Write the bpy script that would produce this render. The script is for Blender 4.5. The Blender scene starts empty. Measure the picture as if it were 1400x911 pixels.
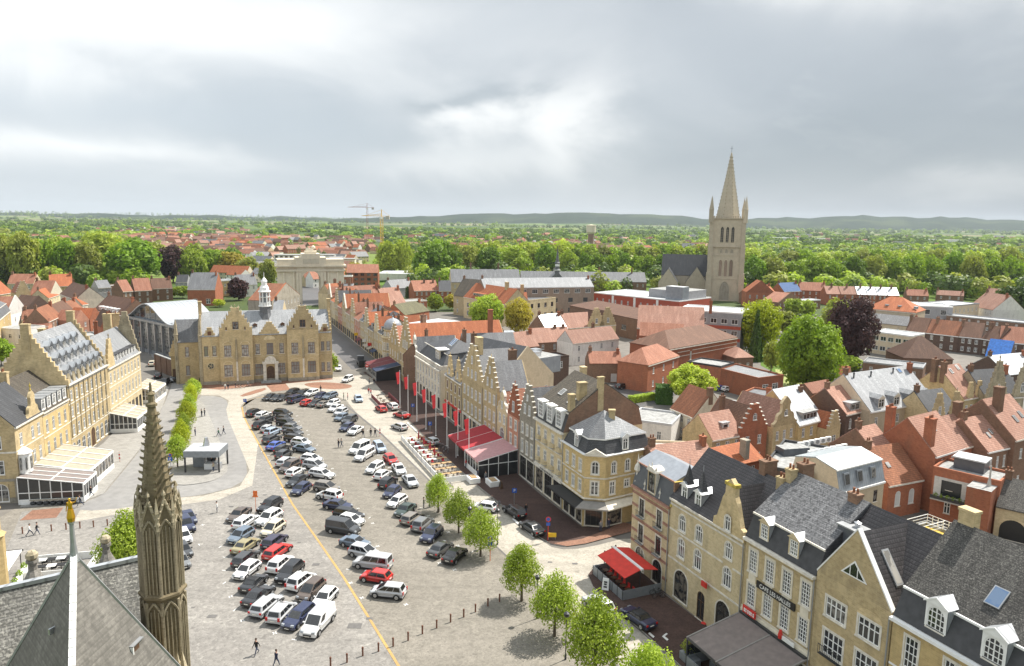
import bpy,bmesh,math,random
from mathutils import Vector,Matrix
rnd=random.Random(11)
SC=bpy.context.scene
COL=SC.collection
R=math.radians
# survey of the photograph (pixels 1400 x 911 -> metres)
F=1000.; HC=44.; PIT=R(8.8); ROLL=0.015
cP,sP,cR,sR=math.cos(PIT),math.sin(PIT),math.cos(ROLL),math.sin(ROLL)
def ray(px,py):
 a=(px-700.)/F; b=(455.5-py)/F
 a,b=a*cR-b*sR,a*sR+b*cR
 return(a,cP+b*sP,-sP+b*cP)
def at(px,py,z=0.):
 d=ray(px,py); t=(z-HC)/d[2]
 return(d[0]*t,d[1]*t)
def at_d(px,py,dist):
 d=ray(px,py); t=dist/d[1]
 return(d[0]*t,dist,HC+d[2]*t)
 # tagging
def tag(o,label=None,cat=None,group=None,kind=None):
 if label:o['label']=label
 if cat:o['category']=cat
 if group:o['group']=group
 if kind:o['kind']=kind
 return o
def empty(name,loc,rz=0.,label=None,cat=None,group=None):
 o=bpy.data.objects.new(name,None); COL.objects.link(o)
 o.location=loc; o.rotation_euler=(0,0,rz); o.empty_display_size=.3
 return tag(o,label,cat,group)
def put(name,me,parent=None,loc=(0,0,0),rot=(0,0,0),scale=None,color=None):
 o=bpy.data.objects.new(name,me); COL.objects.link(o)
 o.location=loc; o.rotation_euler=rot
 if scale:o.scale=scale
 if color:o.color=(*color,1)
 if parent:o.parent=parent
 return o
 # mesh builder
class MB:
 def __init__(s):s.v=[]; s.f=[]; s.m=[]; s.mats=[]
 def mi(s,m):
  if m not in s.mats:s.mats.append(m)
  return s.mats.index(m)
 def poly(s,pts,m):
  i=len(s.v); s.v+=[tuple(p)for p in pts]; s.f.append(list(range(i,i+len(pts)))); s.m.append(s.mi(m)); return s
 def box(s,x0,y0,z0,x1,y1,z1,m,top=None):
  i=len(s.v)
  s.v+=[(x0,y0,z0),(x1,y0,z0),(x1,y1,z0),(x0,y1,z0),(x0,y0,z1),(x1,y0,z1),(x1,y1,z1),(x0,y1,z1)]
  k=s.mi(m); kt=s.mi(top)if top else k
  for f,mm in(((3,2,1,0),k),((4,5,6,7),kt),((0,1,5,4),k),((1,2,6,5),k),((2,3,7,6),k),((3,0,4,7),k)):
   s.f.append([i+j for j in f]); s.m.append(mm)
  return s
 def hexa(s,p,m):
  i=len(s.v); s.v+=[tuple(q)for q in p]; k=s.mi(m)
  for f in((3,2,1,0),(4,5,6,7),(0,1,5,4),(1,2,6,5),(2,3,7,6),(3,0,4,7)):
   s.f.append([i+j for j in f]); s.m.append(k)
  return s
 def slab_xz(s,pts,y0,y1,m):
  n=len(pts); i=len(s.v)
  s.v+=[(x,y0,z)for x,z in pts]+[(x,y1,z)for x,z in pts]; k=s.mi(m)
  s.f.append([i+j for j in range(n)]); s.m.append(k)
  s.f.append([i+n+j for j in reversed(range(n))]); s.m.append(k)
  for j in range(n):
   q=(j+1)%n
   s.f.append([i+q,i+j,i+n+j,i+n+q]); s.m.append(k)
  return s
 def slab_xy(s,pts,z0,z1,m,top=None):
  n=len(pts); i=len(s.v)
  s.v+=[(p[0],p[1],z0)for p in pts]+[(p[0],p[1],z1)for p in pts]; k=s.mi(m)
  s.f.append([i+j for j in reversed(range(n))]); s.m.append(k)
  s.f.append([i+n+j for j in range(n)]); s.m.append(s.mi(top)if top else k)
  for j in range(n):
   q=(j+1)%n
   s.f.append([i+j,i+q,i+n+q,i+n+j]); s.m.append(k)
  return s
 def lathe(s,cx,cy,prof,n,m,rot=0.,cap=True):
  k=s.mi(m); rings=[]
  for r,z in prof:
   i=len(s.v)
   if r<1e-4:s.v.append((cx,cy,z)); rings.append([i]*n)
   else:
    s.v+=[(cx+r*math.cos(rot+2*math.pi*j/n),cy+r*math.sin(rot+2*math.pi*j/n),z)for j in range(n)]
    rings.append([i+j for j in range(n)])
  for a,b in zip(rings,rings[1:]):
   for j in range(n):
    q=(j+1)%n
    f=[]
    for t in(a[j],a[q],b[q],b[j]):
     if t not in f:f.append(t)
    if len(f)>2:s.f.append(f); s.m.append(k)
  if cap:
   for rg,rev in((rings[0],True),(rings[-1],False)):
    if rg[0]!=rg[1]:s.f.append(list(reversed(rg))if rev else list(rg)); s.m.append(k)
  return s
 def tube(s,p,q,r0,m,n=8,r1=None):
  r1=r0 if r1 is None else r1
  p=Vector(p); q=Vector(q); d=(q-p).normalized()
  a=d.orthogonal().normalized(); b=d.cross(a); k=s.mi(m); i=len(s.v)
  for c,r in((p,r0),(q,r1)):
   for j in range(n):
    t=2*math.pi*j/n; s.v.append(tuple(c+a*(r*math.cos(t))+b*(r*math.sin(t))))
  for j in range(n):
   w=(j+1)%n; s.f.append([i+j,i+w,i+n+w,i+n+j]); s.m.append(k)
  s.f.append([i+j for j in reversed(range(n))]); s.m.append(k)
  s.f.append([i+n+j for j in range(n)]); s.m.append(k)
  return s
 def ball(s,c,r,m,n=8,sz=1.):
  prof=[(r*math.sin(math.pi*t/5),c[2]-r*sz*math.cos(math.pi*t/5))for t in range(6)]
  prof[0]=(0,prof[0][1]); prof[-1]=(0,prof[-1][1])
  return s.lathe(c[0],c[1],prof,n,m)
 def mesh(s,name,smooth=False,fix=True,uv=True):
  me=bpy.data.meshes.new(name); me.from_pydata(s.v,[],s.f)
  for m in s.mats:me.materials.append(M[m]if isinstance(m,str)else m)
  for p,k in zip(me.polygons,s.m):
   p.material_index=k; p.use_smooth=smooth
  if fix:
   bm=bmesh.new(); bm.from_mesh(me); bmesh.ops.recalc_face_normals(bm,faces=bm.faces); bm.to_mesh(me); bm.free()
  if uv:autouv(me)
  return me
 def build(s,name,parent=None,loc=(0,0,0),rot=(0,0,0),smooth=False,fix=True,color=None):
  return put(name,s.mesh(name,smooth,fix),parent,loc,rot,color=color)
def autouv(me):
 lay=me.uv_layers.new(name='m').data
 vs=me.vertices
 for p in me.polygons:
  n=p.normal
  h=math.hypot(n.x,n.y)
  if h<.05:t=Vector((1,0,0)); b=Vector((0,1,0))
  else:
   t=Vector((-n.y/h,n.x/h,0)); b=n.cross(t)
  for li in p.loop_indices:
   c=vs[me.loops[li].vertex_index].co
   lay[li].uv=(c.dot(t),c.dot(b))
   # materials
M={}
class NT:
 def __init__(s,name):
  s.mat=bpy.data.materials.new(name); s.mat.use_nodes=True
  s.t=s.mat.node_tree; s.b=s.t.nodes['Principled BSDF']; s.out=s.t.nodes['Material Output']
 def n(s,typ,**kw):
  o=s.t.nodes.new('ShaderNode'+typ)
  for k,v in kw.items():
   if hasattr(o,k)and not k[0].isupper():setattr(o,k,v)
   else:s.set(o,k.replace('_',' '),v)
  return o
 def set(s,o,k,v):
  i=o.inputs[k]
  if isinstance(v,bpy.types.NodeSocket):s.t.links.new(v,i)
  else:i.default_value=(*v,1)if isinstance(v,tuple)and len(v)==3 and i.type=='RGBA' else v
 def mix(s,f,a,b,bt='MIX'):
  o=s.n('MixRGB'); o.blend_type=bt
  s.set(o,'Fac',f); s.set(o,'Color1',a); s.set(o,'Color2',b); return o.outputs[0]
 def ramp(s,v,*st):
  o=s.n('ValToRGB'); e=o.color_ramp.elements
  while len(e)<len(st):e.new(.5)
  for q,(p,c)in zip(e,st):q.position=p; q.color=(*c,1)if isinstance(c,tuple)else(c,c,c,1)
  s.set(o,'Fac',v); return o.outputs[0]
 def noise(s,vec,sc,det=3.,dist=0.):
  o=s.n('TexNoise',Scale=sc,Detail=det,Distortion=dist)
  if vec is not None:s.set(o,'Vector',vec)
  return o.outputs['Fac']
 def math(s,op,a,b=0.):
  o=s.n('Math'); o.operation=op; s.set(o,0,a)if False else None
  for i,v in((0,a),(1,b)):
   if isinstance(v,bpy.types.NodeSocket):s.t.links.new(v,o.inputs[i])
   else:o.inputs[i].default_value=v
  return o.outputs[0]
 def bump(s,h,st=.3,d=.02):
  o=s.n('Bump',Strength=st,Distance=d,Height=h); s.set(s.b,'Normal',o.outputs[0])
def mul(c,k):return tuple(min(1,x*k)for x in c)
def plain(name,c,rough=.6,metal=0.,spec=.5,var=.12,coat=0.):
 k=NT(name); tc=k.n('TexCoord'); nz=k.noise(tc.outputs['Object'],1.7,3)
 k.set(k.b,'Base Color',k.ramp(nz,(.3,mul(c,1-var)),(.7,mul(c,1+var))))
 k.set(k.b,'Roughness',rough); k.set(k.b,'Metallic',metal); k.set(k.b,'Specular IOR Level',spec)
 if coat:k.set(k.b,'Coat Weight',coat); k.set(k.b,'Coat Roughness',.05)
 M[name]=k.mat; return k
def brick(name,c,c2=None,dirt=.4,mort=None,stain=(.10,.09,.07)):
 """masonry: brick courses, big patches of tone, vertical weathering, per-house tone"""
 c2=c2 or mul(c,.72); mort=mort or mul(c,1.15)
 k=NT(name); tc=k.n('TexCoord'); oi=k.n('ObjectInfo'); uv=tc.outputs['UV']
 br=k.n('TexBrick',Vector=uv,Scale=1.,Color1=c,Color2=c2,Mortar=mort)
 br.inputs['Brick Width'].default_value=.42; br.inputs['Row Height'].default_value=.17
 br.inputs['Mortar Size'].default_value=.012; br.inputs['Bias'].default_value=-.2
 mp=k.n('Mapping',Vector=uv); mp.inputs['Scale'].default_value=(.8,.3,1.)
 ob=k.n('VectorMath',operation='ADD'); k.set(ob,0,mp.outputs[0])
 cm=k.n('CombineXYZ'); k.set(cm,'X',k.math('MULTIPLY',oi.outputs['Random'],90.)); k.set(ob,1,cm.outputs[0])
 st=k.noise(ob.outputs[0],1.1,5)
 pa=k.noise(uv,.45,4)
 col=k.mix(k.ramp(pa,(.35,0.),(.7,.55)),br.outputs[0],mul(c2,.9))
 fine=k.noise(uv,2.6,4)
 col=k.mix(k.ramp(fine,(.4,0.),(.75,.5)),col,mul(c,1.25))
 col=k.mix(k.ramp(st,(.5,0.),(.78,dirt)),col,stain)
 col=k.mix(1.,col,k.ramp(oi.outputs['Random'],(0.,.8),(1.,1.14)),'MULTIPLY')
 k.set(k.b,'Base Color',col); k.set(k.b,'Roughness',.9); k.set(k.b,'Specular IOR Level',.2)
 k.bump(br.outputs['Fac'],.25,.012); M[name]=k.mat
def tiles(name,c,c2=None,w=.24,h=.3,lich=None,lf=.5,ls=4.5,rough=.8,gap=.4,bump=.5,lo=.5,hi=1.12):
 """roof covering: tile by tile tone, course shadows and highlights painted into the colour, joint relief, lichen patches, per-roof tone"""
 c2=c2 or mul(c,.7)
 k=NT(name); tc=k.n('TexCoord'); oi=k.n('ObjectInfo'); uv=tc.outputs['UV']
 br=k.n('TexBrick',Vector=uv,Scale=1.,Color1=c,Color2=c2,Mortar=mul(c,gap))
 br.inputs['Brick Width'].default_value=w; br.inputs['Row Height'].default_value=h
 br.inputs['Mortar Size'].default_value=.035; br.inputs['Mortar Smooth'].default_value=.3; br.inputs['Bias'].default_value=-.1
 cm=k.n('CombineXYZ'); k.set(cm,'X',k.math('MULTIPLY',oi.outputs['Random'],70.))
 ad=k.n('VectorMath',operation='ADD'); k.set(ad,0,uv); k.set(ad,1,cm.outputs[0])
 pa=k.noise(ad.outputs[0],.35,5,.4)
 col=k.mix(k.ramp(pa,(.38,0.),(.68,.75)),br.outputs[0],mul(c2,.8))
 if lich:
  li=k.noise(ad.outputs[0],ls,5,.3); lj=k.noise(ad.outputs[0],.5,3)
  col=k.mix(k.ramp(li,(.5,0.),(.6,lf)),col,k.mix(k.ramp(lj,(.4,0.),(.65,1.)),lich,mul(lich,.75)))
 mp=k.n('Mapping',Vector=ad.outputs[0]); mp.inputs['Scale'].default_value=(1.2,.22,1.); stk=k.noise(mp.outputs[0],1.,5,.3)
 col=k.mix(k.ramp(stk,(.46,0.),(.68,.45)),col,mul(c2,.6)); col=k.mix(k.ramp(stk,(.3,.3),(.46,0.)),col,mul(c,1.3))
 su=k.n('SeparateXYZ'); k.set(su,0,uv)
 def fr(s_,d_):return k.math('FRACT',k.math('DIVIDE',s_,d_))
 hc=max(h,.3); col=k.mix(1.,col,k.ramp(fr(su.outputs[1],hc),(0.,lo),(.25,.92),(.7,1.04),(1.,hi)),'MULTIPLY')  # course shadow and highlight painted into the colour of each tile row
 if w<.28 and h>.25:col=k.mix(1.,col,k.ramp(fr(su.outputs[0],w),(0.,.82),(.4,1.05),(1.,.9)),'MULTIPLY')  # pantile curve shading painted across each column
 sp=k.noise(ad.outputs[0],3.2,5)
 col=k.mix(k.ramp(sp,(.34,.6),(.56,0.)),col,mul(c2,.5))
 col=k.mix(1.,col,k.ramp(oi.outputs['Random'],(0.,.78),(1.,1.15)),'MULTIPLY')
 k.set(k.b,'Base Color',col); k.set(k.b,'Roughness',rough); k.set(k.b,'Specular IOR Level',.35)
 k.bump(br.outputs['Fac'],-bump,.03); M[name]=k.mat
def seam(name,c,pitch=.45,rough=.4,metal=.5):
 k=NT(name); tc=k.n('TexCoord'); uv=tc.outputs['UV']
 w=k.n('TexWave',Vector=uv,Scale=.314/pitch); w.wave_profile='SAW'
 f=k.ramp(w.outputs['Fac'],(.0,1.),(.12,0.),(.88,0.),(1.,1.))
 nz=k.noise(uv,.8,4)
 k.set(k.b,'Base Color',k.mix(f,k.ramp(nz,(.3,mul(c,.85)),(.7,mul(c,1.1))),mul(c,.55)))
 k.set(k.b,'Roughness',rough); k.set(k.b,'Metallic',metal); k.bump(f,.5,.03); M[name]=k.mat
def ground(name,c,c2,sc=.08,cobble=0.,fleck=None,rough=.85,seams=None):
 k=NT(name); tc=k.n('TexCoord'); ob=tc.outputs['Object']
 a=k.noise(ob,sc,6,.5); b=k.noise(ob,sc*14,4)
 col=k.ramp(a,(.32,c),(.68,c2))
 col=k.mix(k.ramp(b,(.35,.35),(.65,0.)),col,mul(c2,.62))
 if cobble:
  v=k.n('TexVoronoi',Vector=ob,Scale=1/cobble); v.feature='F1'
  cv=k.n('SeparateColor'); k.set(cv,0,v.outputs['Color'])
  col=k.mix(k.ramp(cv.outputs[0],(0.,.45),(.8,0.)),col,mul(c2,.5)); col=k.mix(k.ramp(cv.outputs[1],(.8,0.),(1.,.25)),col,mul(c,1.25))
  tr=k.n('Mapping',Vector=ob); tr.inputs['Rotation'].default_value=(0,0,1.16); tr.inputs['Scale'].default_value=(.05,.6,1); tn=k.noise(tr.outputs[0],1.,5,.4); col=k.mix(k.ramp(tn,(.5,0.),(.66,.4)),col,mul(c2,.6)); oil=k.noise(ob,.75,2); col=k.mix(k.ramp(oil,(.66,0.),(.74,.5)),col,mul(c2,.4))
  d=k.n('TexVoronoi',Vector=ob,Scale=1/cobble); d.feature='DISTANCE_TO_EDGE'
  k.bump(k.ramp(d.outputs['Distance'],(0.,0.),(.25,1.)),.6,.02)
 if fleck:
  f=k.noise(ob,.9,5,1.); col=k.mix(k.ramp(f,(.6,0.),(.75,.6)),col,fleck)
 sp=k.noise(ob,.33,3,.2); col=k.mix(k.ramp(sp,(.62,0.),(.75,.35)),col,mul(c2,.55))
 if seams:
  br=k.n('TexBrick',Vector=ob,Scale=1.,Color1=(1.,1.,1.),Color2=(.86,.86,.86),Mortar=(.6,.6,.6))
  br.inputs['Brick Width'].default_value=seams*2; br.inputs['Row Height'].default_value=seams; br.inputs['Mortar Size'].default_value=.02
  col=k.mix(1.,col,br.outputs[0],'MULTIPLY')
 k.set(k.b,'Base Color',col); k.set(k.b,'Roughness',rough); k.set(k.b,'Specular IOR Level',.25); M[name]=k.mat
def glass(name,c,curtain=(.5,.48,.44),amount=.3):
 k=NT(name); oi=k.n('ObjectInfo'); tc=k.n('TexCoord')
 nz=k.noise(tc.outputs['Object'],1.3,2)
 f=k.math('MULTIPLY',k.ramp(oi.outputs['Random'],(.45,0.),(.55,1.)),k.ramp(nz,(.42,0.),(.5,amount)))
 k.set(k.b,'Base Color',k.mix(f,c,curtain)); k.set(k.b,'Roughness',.06); k.set(k.b,'Specular IOR Level',.8)
 M[name]=k.mat
def tinted(name,rough=.3,coat=0.,metal=0.):
 k=NT(name); oi=k.n('ObjectInfo'); tc=k.n('TexCoord')
 nz=k.noise(tc.outputs['Object'],2.5,4)
 k.set(k.b,'Base Color',k.mix(k.ramp(nz,(.45,0.),(.8,.05)),oi.outputs['Color'],(.3,.27,.22)))
 k.set(k.b,'Roughness',rough); k.set(k.b,'Metallic',metal)
 if coat:k.set(k.b,'Coat Weight',coat); k.set(k.b,'Coat Roughness',.04)
 M[name]=k.mat
def leaf(name,c,c2,tr=.35):
 k=NT(name); tc=k.n('TexCoord'); oi=k.n('ObjectInfo')
 geo=k.n('NewGeometry')
 nz=k.noise(tc.outputs['Object'],.9,3)
 col=k.mix(k.ramp(nz,(.3,0.),(.7,1.)),c,c2)
 col=k.mix(k.ramp(geo.outputs['Random Per Island'],(0.,0.),(1.,.55)),col,mul(c2,1.5))
 col=k.mix(1.,col,k.ramp(oi.outputs['Random'],(0.,.8),(1.,1.25)),'MULTIPLY')
 k.set(k.b,'Base Color',col); k.set(k.b,'Roughness',.55); k.set(k.b,'Specular IOR Level',.25)
 tl=k.n('BsdfTranslucent',Color=k.mix(1.,col,(1.25,1.35,.55),'MULTIPLY'))
 mx=k.n('MixShader',Fac=tr); k.t.links.new(k.b.outputs[0],mx.inputs[1]); k.t.links.new(tl.outputs[0],mx.inputs[2])
 k.t.links.new(mx.outputs[0],k.out.inputs['Surface']); M[name]=k.mat
YB=(.57,.45,.26)
brick('yellow_brick',YB,(.41,.31,.165),mort=(.6,.5,.32)); brick('pale_brick',(.60,.50,.32),(.49,.39,.235)); brick('brown_brick',(.24,.15,.10),(.17,.10,.07))
brick('red_brick',(.37,.145,.08),(.28,.10,.06)); brick('pink_brick',(.48,.25,.17),(.4,.19,.13)); brick('dark_brick',(.13,.085,.065),(.09,.06,.05))
brick('ochre_brick',(.60,.455,.23),(.48,.355,.17),.35); brick('grey_stone',(.36,.33,.27),(.27,.24,.19),.6); brick('cream_wall',(.66,.60,.48),(.6,.54,.42),.35)
brick('white_wall',(.74,.72,.68),(.68,.66,.62),.25); brick('beige_wall',(.60,.50,.36),(.55,.46,.33),.25); brick('taupe_brick',(.30,.23,.18),(.24,.18,.14))
brick('grey_wall',(.36,.36,.37),(.3,.3,.31),.2); brick('tower_stone',(.52,.455,.35),(.42,.36,.27),.2,stain=(.16,.14,.11)); brick('gate_stone',(.80,.72,.57),(.70,.62,.48),.12)
brick('dark_stone',(.20,.165,.10),(.14,.115,.075),.6,stain=(.05,.045,.03)); brick('red_panel',(.42,.10,.06),(.36,.085,.05),.2)
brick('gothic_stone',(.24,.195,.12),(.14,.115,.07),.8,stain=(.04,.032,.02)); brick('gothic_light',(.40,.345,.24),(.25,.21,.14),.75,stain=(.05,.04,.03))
tiles('terracotta',(.52,.25,.165),(.40,.165,.10)); tiles('orange_tile',(.56,.20,.085),(.46,.14,.06)); tiles('brown_tile',(.24,.13,.085),(.17,.09,.06))
tiles('old_tile',(.40,.165,.085),(.27,.11,.06)); tiles('pink_tile',(.56,.33,.25),(.46,.24,.17)); tiles('black_tile',(.075,.069,.072),(.048,.045,.048),.27,.36,rough=.45,gap=.3,bump=1.,lo=.15,hi=1.6)
tiles('slate',(.26,.265,.275),(.17,.175,.185),.3,.2,rough=.6); tiles('dark_slate',(.12,.122,.13),(.08,.082,.088),.3,.2,rough=.5)
tiles('pale_slate',(.46,.47,.48),(.36,.37,.385),.35,.25,rough=.6); tiles('mottled_slate',(.27,.27,.275),(.19,.19,.195),.28,.2,(.05,.05,.053),.9,3.4,rough=.75)
tiles('lichen_tile',(.15,.142,.13),(.075,.071,.067),.24,.2,(.34,.32,.28),.6,9.,rough=.85,lo=.7); tiles('nave_slate',(.30,.29,.265),(.15,.145,.13),.3,.2,(.50,.48,.42),.65,6.,rough=.8)
tiles('hall_slate',(.26,.243,.215),(.20,.187,.165),.3,.16,(.31,.29,.26),.3,9.,rough=.6,gap=.72,bump=.2,lo=.8); tiles('moss_tile',(.20,.19,.10),(.13,.12,.07)); tiles('brown_slate',(.15,.125,.10),(.10,.085,.07),.3,.2,(.22,.2,.13),.5)
seam('zinc',(.50,.54,.56)); seam('zinc_dark',(.30,.33,.37)); seam('zinc_white',(.50,.52,.54),1.2)
plain('lead',(.30,.32,.35),.45,.3); plain('charcoal',(.05,.05,.052),.5,.1,var=.25); plain('dark_lead',(.095,.105,.12),.4,.2); plain('white_paint',(.80,.80,.78),.5,var=.06); plain('cream_paint',(.70,.64,.52),.6)
plain('white_stone',(.66,.62,.54),.8,var=.2); plain('blue_stone',(.30,.30,.29),.8,var=.2); plain('flat_roof',(.30,.30,.29),.9,var=.3); plain('flat_white',(.52,.53,.54),.7,var=.1)
plain('dark_metal',(.05,.052,.056),.4,.3); plain('grey_metal',(.36,.37,.38),.45,.5); plain('grey_panel',(.24,.26,.28),.5,.2); plain('black',(.016,.016,.017),.5); plain('rubber',(.018,.018,.018),.8)
plain('white_frame',(.80,.80,.78),.45,var=.04); plain('dark_frame',(.05,.04,.035),.5); plain('brown_frame',(.16,.075,.04),.5); plain('gold',(.80,.46,.05),.3,.85,var=.2)
plain('steel',(.55,.56,.58),.3,.8); plain('red_paint',(.58,.035,.025),.4); plain('orange_paint',(.78,.17,.03),.5); plain('yellow_sign',(.85,.55,.03),.5); plain('blue_sign',(.02,.09,.42),.4)
plain('red_canvas',(.34,.022,.03),.8); plain('maroon_canvas',(.14,.025,.03),.8); plain('pink_canvas',(.46,.25,.25),.7); plain('cream_canvas',(.36,.315,.24),.7); plain('brown_canvas',(.205,.17,.155),.8)
plain('scarlet_canvas',(.60,.04,.025),.75); plain('navy_canvas',(.02,.035,.08),.8); plain('grey_canvas',(.25,.235,.215),.7); plain('wood',(.42,.28,.14),.6,var=.3); plain('dark_wood',(.10,.055,.03),.6,var=.3)
plain('bark',(.11,.085,.06),.9,var=.3); plain('pale_bark',(.30,.24,.17),.9,var=.3); plain('rust',(.17,.07,.04),.8,var=.3); plain('concrete',(.42,.40,.37),.9,var=.2); plain('wet_copper',(.33,.44,.40),.6)
plain('blue_tarp',(.03,.16,.52),.5,var=.25); plain('flag_red',(.78,.05,.06),.6); plain('skin',(.55,.33,.24),.6); plain('hair',(.05,.03,.02),.6); plain('denim',(.05,.065,.11),.8); plain('lamp_glass',(.75,.75,.72),.2)
plain('headlight',(.34,.36,.38),.12,.2); plain('taillight',(.42,.015,.012),.2); plain('plate',(.72,.70,.62),.5); plain('hub',(.46,.47,.48),.3,.7); plain('solar',(.10,.16,.30),.15,.2); plain('mustard',(.62,.42,.06),.6)
plain('crane_yellow',(.75,.45,.05),.5); plain('crane_red',(.35,.12,.08),.5); plain('lichen_gold',(.50,.38,.08),.9,var=.3)
glass('glass',(.022,.026,.030)); glass('shop_glass',(.03,.032,.034),(.42,.36,.28),.55); glass('car_glass',(.012,.014,.016),(.03,.03,.03),.5); glass('sky_glass',(.10,.17,.30),(.2,.25,.3),.3)
glass('veil_glass',(.20,.195,.185),(.5,.48,.44),.6); glass('blind',(.62,.62,.60),(.7,.7,.68),.5)
tinted('car_paint',.28,.8); tinted('cloth',.85); tinted('tin_paint',.6)
leaf('lime_leaf',(.17,.25,.025),(.31,.38,.05)); leaf('green_leaf',(.12,.205,.016),(.23,.315,.026)); leaf('dark_leaf',(.04,.075,.014),(.075,.12,.02),.2); leaf('deep_leaf',(.08,.155,.014),(.165,.255,.022))
leaf('olive_leaf',(.16,.19,.03),(.27,.29,.06)); leaf('purple_leaf',(.035,.018,.022),(.075,.035,.035),.2); leaf('gold_leaf',(.28,.22,.03),(.36,.31,.05)); leaf('acid_leaf',(.26,.31,.015),(.38,.42,.03)); leaf('hedge_leaf',(.03,.075,.012),(.06,.12,.02),.2)
leaf('far_leaf',(.045,.085,.018),(.10,.15,.028),.25); leaf('willow_leaf',(.23,.29,.03),(.35,.40,.06))
ground('cobble',(.275,.25,.212),(.225,.205,.172),.05,.22,(.30,.275,.23)); ground('rough_cobble',(.315,.295,.268),(.245,.23,.21),.09,.24,(.41,.39,.35)); ground('pale_paving',(.47,.43,.365),(.41,.375,.315),.06,.2)
ground('asphalt_grey',(.29,.28,.265),(.235,.228,.22),.06,0); ground('slab_paving',(.37,.355,.325),(.32,.305,.28),.07,0,seams=.5); ground('brown_brick_paving',(.105,.065,.052),(.075,.047,.04),.08,.18); ground('red_brick_paving',(.34,.185,.125),(.26,.14,.095),.09,.2)
ground('park_ground',(.07,.10,.025),(.05,.075,.02),.05,0); ground('town_ground',(.22,.20,.175),(.15,.14,.125),.03,0); ground('lawn',(.075,.14,.015),(.10,.175,.02),.05,0); ground('lawn_pale',(.28,.32,.10),(.34,.36,.14),.05,0); ground('wet_asphalt',(.14,.135,.135),(.11,.105,.105),.1,0,rough=.5)
ground('line_yellow',(.52,.33,.12),(.42,.27,.11),.3,0); ground('line_white',(.78,.77,.74),(.65,.64,.61),.5,0); ground('kerb_stone',(.42,.41,.39),(.33,.325,.31),.2,0); ground('gutter',(.17,.16,.15),(.13,.125,.12),.2,0)
# windows
WC={}
def win_meshes(w,h,nx=2,ny=2,arch=False,fr='white_frame',gl='glass',sp='yellow_brick',det=1,bar=.05,tr=None):
 """frame (with arch spandrels), pane, sill meshes; origin bottom middle of the opening, y=0 at the wall face"""
 key=(round(w,2),round(h,2),nx,ny,arch,fr,gl,sp,det,bar)
 if key in WC:return WC[key]
 f=MB(); y0,y1=.03,.09; e=.095; x=w/2; bar=bar*1.25
 f.box(-x,y0,0,-x+e,y1,h,fr); f.box(x-e,y0,0,x,y1,h,fr)
 f.box(-x+e,y0,0,x-e,y1,e,fr)
 if not arch:f.box(-x+e,y0,h-e,x-e,y1,h,fr)
 for i in range(1,nx):
  c=-x+w*i/nx; b=bar*(1.5 if(nx%2==0 and i==nx//2)else 1)
  f.box(c-b/2,y0+.005,e,c+b/2,y1-.005,h-e*(0 if arch else 1),fr)
 for j in range(1,ny):
  c=h*j/ny if ny!=2 else h*.66
  f.box(-x+e,y0+.01,c-bar/2,x-e,y1-.01,c+bar/2,fr)
 if arch:
  n=6; zc=h-x
  for s in(-1,1):
   pts=[(s*x,zc)]+[(s*x*math.cos(math.pi/2*t/n),zc+x*math.sin(math.pi/2*t/n))for t in range(1,n+1)]+[(s*x,h)]
   f.slab_xz(pts,-.004,y1+.01,sp)
   pi=[(s*(x-.002)*math.cos(math.pi/2*t/n),zc+(x-.002)*math.sin(math.pi/2*t/n))for t in range(n+1)]
   po=[(s*(x-e)*math.cos(math.pi/2*t/n),zc+(x-e)*math.sin(math.pi/2*t/n))for t in range(n,-1,-1)]
   f.slab_xz(pi+po,y0,y1,fr)
 p=MB(); p.poly([(-x+.01,.075,.01),(x-.01,.075,.01),(x-.01,.075,h-.01),(-x+.01,.075,h-.01)],gl)
 s=MB(); s.box(-x-.18,-.12,-.14,x+.18,.02,-.002,'white_stone')
 if det>=2 and fr!='dark_wood':
  t_=tr or 'white_stone'; q=.16; zs=h-x if arch else h
  for a_,b_ in((-x-q,-x-.002),(x+.002,x+q)):s.box(a_,-.035,0,b_,-.003,zs,t_)
  if not arch:s.box(-x-q,-.045,h+.002,x+q,-.003,h+.2,t_)
  else:
   n=8; s.slab_xz([((x+q)*math.cos(math.pi*k/n),zs+(x+q)*math.sin(math.pi*k/n))for k in range(n+1)]+[((x+.002)*math.cos(math.pi*k/n),zs+(x+.002)*math.sin(math.pi*k/n))for k in range(n,-1,-1)],-.04,-.006,t_)
 if det>=2:r=(f.mesh('window_frame'),p.mesh('window_pane',fix=False),s.mesh('window_sill'))
 else:
  f.v,f.f,f.m,f.mats,o=f.v,f.f,f.m,f.mats,len(f.v)
  f.poly(p.v,gl); f.box(-x-.08,-.07,-.1,x+.08,.05,-.002,'white_stone')
  r=(f.mesh('window_unit',fix=False),)
 WC[key]=r; return r
def window(par,x,z,w,h,y=0.,rz=0.,det=1,name='window',**kw):
 ms=win_meshes(w,h,det=det,**kw)
 o=put(name,ms[0],par,(x,y,z),(0,0,rz))
 if det>=2:put('pane',ms[1],o); put('surround',ms[2],o)
 return o
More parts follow.
